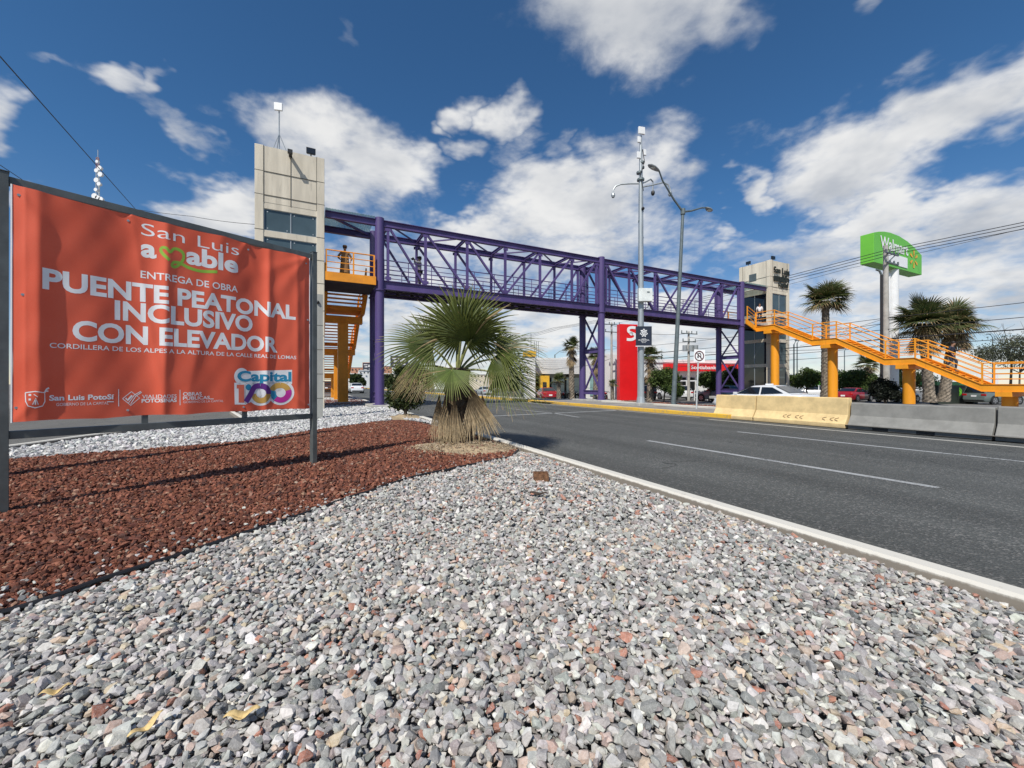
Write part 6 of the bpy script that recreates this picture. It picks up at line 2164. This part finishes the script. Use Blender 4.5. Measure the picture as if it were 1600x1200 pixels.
# ================================================================ VEHICLES
def car_paint(name, col, rough=.25):
    m = bpy.data.materials.get(name)
    if m: return m
    m = bpy.data.materials.new(name)
    m.use_nodes = True
    T = NT(m.node_tree)
    b = T.n['Principled BSDF']
    geo = T.new('ShaderNodeNewGeometry')
    f = T.ramp01(T.noise(geo.outputs['Position'], 3, 5), .35, .75)
    T.put(b.inputs['Base Color'], T.mix(T.math('MULTIPLY', f, .25), col, tuple(c * .7 + .04 for c in col)))
    b.inputs['Roughness'].default_value = rough
    b.inputs['Coat Weight'].default_value = .6
    b.inputs['Coat Roughness'].default_value = .08
    return m
M_CARGLASS = mat('car_glass', (.012, .014, .016), .04, 0, .1, 1, spec=.9)
M_TAIL = mat('tail_lamp_red', (.45, .01, .01), .25)
M_HEADL = mat('head_lamp_clear', (.6, .62, .64), .12, .2)
KINDS = {
    #        L     W    zb   top profile of the lower body (x/L, z)                                                               roof z  cabin x: rear base, roof rear, roof front, windscreen base
    'sedan': (4.6, 1.80, .20, [(-.5, .62), (-.49, .82), (-.46, .98), (-.33, 1.0), (-.2, .96), (.12, .94), (.22, .95), (.36, .86), (.46, .74), (.495, .58), (.5, .45)], 1.42, (-.37, -.19, .04, .24)),
    'suv':   (4.55, 1.86, .26, [(-.5, .60), (-.49, .95), (-.47, 1.08), (-.33, 1.10), (-.2, 1.08), (.12, 1.05), (.22, 1.05), (.38, .98), (.46, .86), (.495, .66), (.5, .5)], 1.66, (-.48, -.36, .06, .25)),
    'van':   (4.5, 1.80, .24, [(-.5, .60), (-.49, .95), (-.47, 1.05), (-.33, 1.06), (-.2, 1.05), (.12, 1.02), (.22, 1.0), (.40, .9), (.47, .78), (.495, .62), (.5, .5)], 1.70, (-.49, -.43, .12, .34)),
}
def make_car(kind, label, paint, loc, rotz, group='cars on the street and car park'):
    L, Wd, zb, prof, zr, cab = KINDS[kind]
    t = thing('parked_car' if kind != 'van' else 'minivan', label, 'car', loc, rotz, group)
    w = Wd / 2
    rings = []
    for fx, zt in prof:
        x = fx * L
        k = 1 - .16 * max(0, abs(fx) - .36) / .14
        ww = w * k
        lift = .16 * max(0, (abs(fx) - .47) / .03)
        z0 = zb + lift
        h = [(ww * .90, z0), (ww * .985, z0 + .10), (ww, max(z0 + .14, .5 * (zt + z0))), (ww * .975, zt - .09), (ww * .93, zt - .03), (ww * .80, zt)]
        rings.append([(x, -y, z) for y, z in h] + [(x, y, z) for y, z in reversed(h)])
    body = MB().loft(rings).build('body', paint, t, world=False, smooth=True)
    # greenhouse
    x0, x1, x2, x3 = [c * L for c in cab]
    def belt(x):
        fx = x / L
        for (a, za), (b, zb_) in zip(prof, prof[1:]):
            if a <= fx <= b:
                return za + (zb_ - za) * (fx - a) / (b - a)
        return prof[-1][1]
    wb, wr = w * .86, w * .66
    rr_ = []
    N = 10
    xs = [x0, x0 + (x1 - x0) * .5, x1 - .02, x1 + .12, (x1 + x2) / 2, x2 - .12, x2 + .02, x2 + (x3 - x2) * .5, x3]
    zs = []
    for x in xs:
        if x < x1: z = belt(x0) + (zr - .05 - belt(x0)) * (x - x0) / (x1 - x0)
        elif x > x2: z = belt(x3) + (zr - .04 - belt(x3)) * (x3 - x) / (x3 - x2)
        else: z = zr - .035 * abs((x - (x1 + x2) / 2) / ((x2 - x1) / 2)) ** 2
        zs.append(z)
    def side_w(z, zbelt):
        f = max(0, min(1, (z - zbelt) / (zr - zbelt)))
        return wb + (wr - wb) * f
    for x, z in zip(xs, zs):
        zbt = belt(x) - .04
        zz = max(z, zbt + .03)
        yw = side_w(zz, zbt)
        rr_.append([(x, -wb, zbt), (x, -(yw + .02), zz - .03 if zz - zbt > .08 else zz - .005), (x, -(yw - .08), zz), (x, 0, zz + .012), (x, yw - .08, zz), (x, yw + .02, zz - .03 if zz - zbt > .08 else zz - .005), (x, wb, zbt)])
    MB().loft(rr_).build('cabin', paint, t, world=False, smooth=True)
    # side windows, windscreen, rear window: dark glass 8 mm proud of the cabin
    def gpoly(name, pts, off):
        pts = [Vector(p) for p in pts]
        MB().prism([p + Vector(off) for p in pts], Vector(off) * .5).build(name, M_CARGLASS, t, world=False)
    for s in (-1, 1):
        zt_ = zr - .10
        def P(x, z):
            zbt = belt(x) - .04
            return (x, s * (side_w(z, zbt) + .012), z)
        zl = lambda x: belt(x) + .03
        xm = (x1 + x2) / 2 + .05
        ra = x0 + (x1 - x0) * (.38 if kind == 'sedan' else .55)
        gpoly('side_window', [P(ra, zl(ra) + .02), P(xm - .04, zl(xm)), P(xm - .04, zt_), P(x1 + .04, zt_ - .01)], (0, s * .012, 0))
        fb = x3 - (x3 - x2) * .22
        gpoly('side_window', [P(xm + .04, zl(xm)), P(fb, zl(fb) + .01), P(x2 + .05, zt_), P(xm + .04, zt_)], (0, s * .012, 0))
        # mirror
        mx = x3 - (x3 - x2) * .28
        MB().box((mx, s * (w + .06), belt(mx) + .06), (.14, .16, .12)).build('mirror', paint, t, world=False, bevel=.02)
    def lerp3(a, b, f): return tuple(a[i] + (b[i] - a[i]) * f for i in range(3))
    for nm, xa, xb in (('windscreen', x3, x2), ('rear_window', x0, x1)):
        ya, yb = wb - .07, wr - .03
        za, zbb = belt(xa) , zr - .05
        A, B = (xa, 0, za), (xb, 0, zbb)
        lo, hi = lerp3(A, B, .12), lerp3(A, B, .92)
        nx = Vector((zbb - za, 0, -(xb - xa))).normalized()
        if (nx.x > 0) != (xa > 0): nx = -nx
        if nx.z < 0: nx.z = -nx.z
        off = nx * .022
        y0_, y1_ = ya + (yb - ya) * .12, ya + (yb - ya) * .92
        MB().prism([Vector((lo[0], -y0_, lo[2])) + off, Vector((lo[0], y0_, lo[2])) + off, Vector((hi[0], y1_, hi[2])) + off, Vector((hi[0], -y1_, hi[2])) + off], off * .5).build(nm, M_CARGLASS, t, world=False)
    # wheels
    rw = .33 if kind == 'sedan' else .36
    for fx in (-.30, .31):
        for s in (-1, 1):
            x = fx * L
            MB().tube([(x, s * (w - .02), rw + .02), (x, s * (w + .006), rw + .02)], rw + .075, 22).build('wheel_arch', M_BLACK, t, world=False)
            wh = MB().tube([(x, s * (w - .22), rw), (x, s * (w - .01), rw), (x, s * (w + .015), rw)], [rw, rw, rw - .03], 22).build('wheel', M_RUBBER, t, world=False)
            rm = MB().tube([(x, s * (w + .005), rw), (x, s * (w + .022), rw)], rw * .66, 20)
            rm.build('rim', M_CHROME, wh, world=False)
            sp = MB()
            for k in range(5):
                a = R(72 * k + 20)
                sp.prism([Vector((x + math.cos(a + q) * rw * rr2, s * (w + .0225), rw + math.sin(a + q) * rw * rr2)) for q, rr2 in ((-.3, .6), (.3, .6), (.16, .2), (-.16, .2))], (0, s * .004, 0))
            sp.build('rim_gap', M_BLACK, wh, world=False)
    for s in (-1, 1):
        zt = prof[2][1]
        MB().box((-L * .487, s * w * .72, zt - .20), (.10, w * .36, .16)).build('tail_lamp', M_TAIL, t, world=False, bevel=.02)
        MB().box((L * .468, s * w * .66, .66 if kind == 'sedan' else .80), (.14, w * .38, .12)).build('headlight', M_HEADL, t, world=False, bevel=.03)
    MB().box((-L * .497, 0, .62 if kind == 'sedan' else .75), (.03, .36, .15)).build('number_plate', M_PWHITE, t, world=False)
    MB().box((-L * .49, 0, .36), (.10, w * 1.5, .12)).build('bumper', M_BLACK, t, world=False, bevel=.02)
    MB().box((L * .49, 0, .42), (.05, w * 1.1, .18)).build('grille', M_BLACK, t, world=False, bevel=.02)
    MB().box((0, 0, zb + .02), (L * .9, Wd * .8, .12)).build('underbody', M_BLACK, t, world=False)
    return t
def road_z(y): return -.6
def heading(deg):      # degrees right of straight ahead
    return R(90 - deg)
WHT = car_paint('car_white', (.75, .76, .77))
REDC = car_paint('car_red', (.32, .012, .018))
DRKC = car_paint('car_charcoal', (.025, .027, .03))
GRYC = car_paint('car_grey', (.20, .22, .24))
SLVC = car_paint('car_silver', (.42, .44, .44))
GRNC = car_paint('van_grey_green', (.13, .16, .15))
def ground_loc(px, y, z=-.6):
    return (*P2(px, y), z)
ws = make_car('sedan', 'white sedan passing behind the yellow barrier, only roof and windows showing', WHT, UV(12.5, 20.35, -.27), heading(-26.5))
rb_ = MB().box((-.30, 0, 1.45), (.12, .5, .07)).build('roof_bar', M_PWHITE, ws, world=False, bevel=.02)
make_car('sedan', 'dark red sedan seen from behind, left of the middle bridge columns', REDC, ground_loc(853.5, 45), heading(-7))
make_car('suv', 'charcoal parked car beside the foot of the red totem', DRKC, ground_loc(1002, 46.5), heading(-6))
make_car('suv', 'white parked car half hidden by the lamp post and green bush', WHT, ground_loc(1053, 46), heading(-14))
make_car('suv', 'grey car half hidden by the right bridge columns', GRYC, ground_loc(1124, 41), heading(-24))
make_car('sedan', 'small white car driving far off on the avenue, left of the purple column', WHT, ground_loc(556, 57, ZR), heading(-26.5))
make_car('sedan', 'distant silver car behind the right fronds of the fan palm', SLVC, ground_loc(757, 62), heading(-20))
make_car('sedan', 'red parked car between the second orange column and the black bush', REDC, ground_loc(1334, 42), heading(62))
make_car('suv', 'white parked car next to the red one, partly behind the black bush', WHT, ground_loc(1362, 49), heading(20))
make_car('suv', 'white parked car left of the ringed palm trunk', WHT, ground_loc(1268, 50), heading(-60))
make_car('sedan', 'white parked car left of the third orange column', WHT, ground_loc(1402, 40), heading(70))
make_car('van', 'grey green van behind the lowest orange landing at the right', GRNC, ground_loc(1552, 36), heading(80))
make_car('suv', 'dark car far left on the side road seen through the orange stairs', DRKC, ground_loc(512, 60, -.1), heading(-20))

# motorcycles in front of the white shop
def motorcycle(label, paint, loc, rz):
    t = thing('motorcycle', label, 'motorcycle', loc, rz, 'motorcycles parked in front of the white shop')
    for x in (-.62, .62):
        wmb = MB()
        wmb.tube([(x, -.05, .31), (x, .05, .31)], .31, 18)
        o = wmb.build('wheel', M_RUBBER, t, world=False)
        MB().tube([(x, -.055, .31), (x, .055, .31)], .19, 14).build('rim', M_CHROME, o, world=False)
    fr = MB()
    fr.tube([(-.62, 0, .31), (-.15, 0, .45), (.2, 0, .42), (.42, 0, .85)], .045, 8)
    fr.tube([(.62, .09, .31), (.40, .09, .95)], .03, 6)
    fr.tube([(.62, -.09, .31), (.40, -.09, .95)], .03, 6)
    fr.build('frame', M_BLACK, t, world=False)
    MB().box((.02, 0, .42), (.36, .26, .30)).build('engine', M_LAMPGREY, t, world=False, bevel=.04)
    MB().ball((.16, 0, .78), .2, (1.35, .75, .7)).build('tank', paint, t, world=False, smooth=True)
    MB().loft([[(-.62, -.10, .78), (-.62, .10, .78), (-.62, .10, .84), (-.62, -.10, .84)], [(-.3, -.14, .72), (-.3, .14, .72), (-.3, .14, .82), (-.3, -.14, .82)], [(.0, -.10, .70), (.0, .10, .70), (.0, .10, .80), (.0, -.10, .80)]]).build('seat', M_BLACK, t, world=False, bevel=.02)
    MB().tube([(.33, -.36, 1.02), (.40, -.2, 1.0), (.40, .2, 1.0), (.33, .36, 1.02)], .02, 8).build('handlebar', M_BLACK, t, world=False)
    MB().ball((.48, 0, .88), .1, (.8, 1, 1)).build('headlight', M_HEADL, t, world=False, smooth=True)
    MB().box((-.62, 0, .66), (.30, .16, .05)).build('mudguard', paint, t, world=False, bevel=.015)
    return t
MP = [car_paint('bike_red', (.40, .015, .015)), car_paint('bike_black', (.02, .02, .02)), car_paint('bike_blue', (.03, .06, .18))]
for k, (px, lab, c) in enumerate(((879, 'red motorcycle beside the small palm before the white shop', 0), (889, 'black motorcycle, second from the small palm before the shop', 1), (902, 'black motorcycle just left of the middle bridge columns', 1), (945, 'red motorcycle right of the middle bridge columns by the white wall', 0), (930, 'dark blue motorcycle seen between the middle bridge columns', 2))):
    motorcycle(lab, MP[c], ground_loc(px, 42 + .4 * k), R(60 + 20 * (k % 3)))

# ================================================================ PEOPLE
def skin(pts, edges, rad, sub=1):
    me = bpy.data.meshes.new('tmp')
    me.from_pydata(pts, edges, [])
    o = bpy.data.objects.new('tmp', me)
    COL.objects.link(o)
    o.modifiers.new('skin', 'SKIN')
    sv = me.skin_vertices[0].data
    for i, r in enumerate(rad):
        sv[i].radius = (r, r) if not isinstance(r, tuple) else r
        sv[i].use_root = (i == 0)
    ss = o.modifiers.new('sub', 'SUBSURF')
    ss.levels = ss.render_levels = sub
    bpy.context.view_layer.update()
    dg = bpy.context.evaluated_depsgraph_get()
    out = bpy.data.meshes.new_from_object(o.evaluated_get(dg))
    bpy.data.objects.remove(o)
    bpy.data.meshes.remove(me)
    return out
class Fig:
    def __init__(self): self.p, self.e, self.r = [], [], []
    def add(self, p, r, parent=None):
        self.p.append(tuple(p)); self.r.append(r)
        if parent is not None: self.e.append((parent, len(self.p) - 1))
        return len(self.p) - 1
STAND = dict(pelvis=(0, 0, .94), waist=(0, .01, 1.08), chest=(0, .01, 1.27), neck=(0, .0, 1.45), jaw=(0, .02, 1.53), head=(0, .015, 1.62), crown=(0, .0, 1.70),
             shL=(-.17, 0, 1.40), elL=(-.23, -.03, 1.13), wrL=(-.22, .07, .90), shR=(.17, 0, 1.40), elR=(.23, -.03, 1.13), wrR=(.22, .07, .90),
             hipL=(-.09, 0, .90), knL=(-.10, .03, .49), anL=(-.10, -.01, .09), toL=(-.12, .14, .035), hipR=(.09, 0, .90), knR=(.10, .03, .49), anR=(.10, -.01, .09), toR=(.12, .14, .035))
M_SKIN = mat('skin', (.36, .20, .13), .6, 0, .06, 8)
M_HAIR = mat('dark_hair', (.02, .014, .011), .6, 0, .2, 20)
def person(label, loc, rz, shirt, trousers, pose={}, hat=None, long_sleeve=True, shoes=M_BLACK, skirt=None):
    J = {k: Vector(v) for k, v in STAND.items()}
    J.update({k: Vector(v) for k, v in pose.items()})
    t = thing('person', label, 'person', loc, rz)
    f = Fig()
    pv = f.add(J['pelvis'], (.125, .095))
    w_ = f.add(J['waist'], (.115, .088), pv)
    ch = f.add(J['chest'], (.135, .10), w_)
    nk = f.add(J['neck'], .052, ch)
    jw = f.add(J['jaw'], (.066, .072), nk)
    hd = f.add(J['head'], (.076, .088), jw)
    f.add(J['crown'], (.055, .062), hd)
    fw = (J['head'] - J['neck'])
    fwd = Vector(pose.get('face', (0, 1, 0))).normalized()
    nz = f.add(J['jaw'].lerp(J['head'], .45) + fwd * .095, .013, jw)
    f.add(J['jaw'].lerp(J['head'], .3) + fwd * .112, .009, nz)
    for s in 'LR':
        sh = f.add(J['sh' + s], .058, ch)
        el = f.add(J['el' + s], .040, sh)
        wr = f.add(J['wr' + s], .026, el)
        d = (J['wr' + s] - J['el' + s]).normalized()
        side = d.cross(fwd).normalized() if abs(d.dot(fwd)) < .9 else Vector((1, 0, 0))
        pm_ = f.add(J['wr' + s] + d * .075, (.033, .018), wr)
        for k, (o_, ln_) in enumerate(((-.030, .062), (-.010, .075), (.010, .070), (.028, .055))):
            a = J['wr' + s] + d * .11 + side * o_
            i1 = f.add(a, .0088, pm_)
            i2 = f.add(a + d * ln_ * .55 + fwd * .012, .0082, i1)
            f.add(a + d * ln_ * .9 + fwd * .032, .007, i2)
        th = f.add(J['wr' + s] + d * .045 - side * .045 + fwd * .012, .010, wr)
        f.add(J['wr' + s] + d * .085 - side * .055 + fwd * .028, .008, th)
        hp = f.add(J['hip' + s], .085, pv)
        kn = f.add(J['kn' + s], .056, hp)
        an = f.add(J['an' + s], .038, kn)
        f.add(J['to' + s], .030, an)
    o = link_mesh('body', skin(f.p, f.e, f.r), M_SKIN, t, False, True)
    g = Fig()
    a = g.add(J['pelvis'] + Vector((0, 0, .02)), (.150, .118))
    b = g.add(J['waist'], (.138, .110), a)
    c = g.add(J['chest'], (.158, .122), b)
    n_ = g.add(J['chest'].lerp(J['neck'], .72), .085, c)
    for s in 'LR':
        i = g.add(J['sh' + s], .074, c)
        e_ = g.add(J['el' + s], .056, i)
        if long_sleeve:
            g.add(J['el' + s].lerp(J['wr' + s], .92), .040, e_)
    link_mesh('shirt', skin(g.p, g.e, g.r), shirt, t, False, True)
    g = Fig()
    a = g.add(J['pelvis'], (.142, .112))
    for s in 'LR':
        i = g.add(J['hip' + s], .098, a)
        k = g.add(J['kn' + s], .072, i)
        g.add(J['an' + s] + Vector((0, 0, .03)), .055, k)
    link_mesh('trousers', skin(g.p, g.e, g.r), trousers, t, False, True)
    if skirt:
        rings = []
        for z, r_ in ((1.36, .155), (1.2, .19), (1.0, .195), (.8, .21), (.55, .235), (.34, .25)):
            rings.append([(math.cos(6.2832 * k / 18) * r_ * (1 + .05 * math.sin(k * 2.1)), math.sin(6.2832 * k / 18) * r_ * .8, z) for k in range(18)])
        MB().loft(rings).build('skirt', skirt, t, world=False, smooth=True)
    for s in 'LR':
        g = Fig()
        a = g.add(J['an' + s] + Vector((0, -.02, -.02)) , .048)
        b = g.add(J['an' + s].lerp(J['to' + s], .6), .046, a)
        g.add(J['to' + s] + (J['to' + s] - J['an' + s]) * .15, .036, b)
        link_mesh('shoe', skin(g.p, g.e, g.r), shoes, t, False, True)
    hm = MB()
    c_ = J['head'] - fwd * .018 + Vector((0, 0, .035))
    hm.ball(c_, .104, (.92, 1.02, .92), 14, 9)
    hr = hm.build('hair', M_HAIR, t, world=False, smooth=True)
    ey = MB()
    sd = fwd.cross(Vector((0, 0, 1))).normalized()
    for s in (-1, 1):
        ey.ball(J['jaw'].lerp(J['head'], .95) + fwd * .083 + sd * (.031 * s), .010)
    ey.build('eyes', M_BLACK, t, world=False)
    if hat:
        h = MB()
        q = J['crown'] + Vector((0, 0, .01))
        h.tube([q - Vector((0, 0, .03)), q + Vector((0, 0, .055)), q + Vector((0, 0, .07))], [.112, .10, .06], 16)
        h.tube([q + fwd * .09 - Vector((0, 0, .03)), q + fwd * .09 - Vector((0, 0, .018))], [.10, .10], 14)
        h.build('cap', hat, t, world=False, smooth=True)
    return t
def cloth_mat(name, c): return mat(name, c, .85, 0, .12, 12)
M_NAVYC = cloth_mat('navy_cloth', (.018, .024, .045))
M_JEANS = cloth_mat('dark_jeans', (.025, .032, .055))
M_BROWN = cloth_mat('brown_cloth', (.27, .145, .06))
M_GREYC = cloth_mat('grey_cloth', (.22, .22, .23))
M_WHITEC = cloth_mat('white_cloth', (.72, .72, .72))
M_REDC = cloth_mat('red_cloth', (.55, .03, .03))
M_BLACKC = cloth_mat('black_cloth', (.02, .02, .022))
def face_rot(dx_, dy_):      # rotation so that local +y looks along (dx, dy)
    return math.atan2(dy_, dx_) - math.pi / 2
person('person in a long brown coat standing behind the rail of the left landing', UV(22.4, 1.56, ZF - .02), face_rot(.40, -.9), M_BROWN, M_BROWN,
       dict(elL=(-.33, -.05, 1.15), wrL=(-.27, .08, .96), elR=(.33, -.05, 1.15), wrR=(.22, .10, 1.0)), hat=M_BROWN, skirt=M_BROWN)
ph = person('person in a grey shirt and dark cap raising a camera inside the truss', UV(22.5, 5.45, ZF - .02), face_rot(-VX, -VY), M_GREYC, M_BLACKC,
       dict(elL=(-.22, .20, 1.36), wrL=(-.07, .30, 1.55), elR=(.22, .20, 1.36), wrR=(.07, .30, 1.55)), hat=M_BLACKC)
cmr = thing('camera', 'small black camera held up by the grey shirted person on the bridge', 'camera', ph.location + Vector((-VX * .40, -VY * .40, 1.58)))
MB().box((0, 0, 0), (.15, .08, .10), AZ + R(90)).build('body', M_BLACK, cmr, world=False, bevel=.01)
MB().tube([(-VX * .03, -VY * .03, 0), (-VX * .10, -VY * .10, 0)], .035, 12).build('lens', M_BLACK, cmr, world=False)
person('person in a white shirt on the far right landing by the elevator', UV(21.95, 35.2, ZF - .02), face_rot(-.3, -.95), M_WHITEC, M_JEANS, {}, long_sleeve=False)
dw = person('person in dark navy clothes coming down the lower orange flight, one forearm raised', UV(10.05, 34.75, 2.08), face_rot(-UX, -UY), M_NAVYC, M_JEANS,
       dict(pelvis=(0, .02, .92), chest=(0, .06, 1.25), waist=(0, .04, 1.07), neck=(0, .10, 1.43), jaw=(0, .14, 1.50), head=(0, .15, 1.59), crown=(0, .14, 1.67), shL=(-.17, .07, 1.38), shR=(.17, .07, 1.38),
            elL=(-.25, .16, 1.13), wrL=(-.20, .40, 1.20), elR=(.24, .0, 1.12), wrR=(.24, .16, .92), knL=(-.09, .26, .50), anL=(-.09, .20, -.06), toL=(-.10, .34, -.12), knR=(.10, .10, .52), anR=(.10, -.14, .18), toR=(.10, .0, .12)))
rd = G(770, 621.5, .03)
person('person in a red shirt bending down at the far yellow kerb beyond the palm', (rd.x, rd.y, .03), face_rot(.9, -.3), M_REDC, M_BLACKC,
       dict(pelvis=(0, -.12, .86), waist=(0, -.05, .99), chest=(0, .14, 1.12), neck=(0, .30, 1.22), jaw=(0, .37, 1.25), head=(0, .43, 1.31), crown=(0, .45, 1.38), shL=(-.17, .24, 1.17), shR=(.17, .24, 1.17), elL=(-.2, .32, .92), wrL=(-.15, .44, .74), elR=(.2, .32, .92), wrR=(.15, .44, .74), hipL=(-.09, -.12, .84), hipR=(.09, -.12, .84)), hat=M_REDC)

bpy.data.objects.remove(_txo)
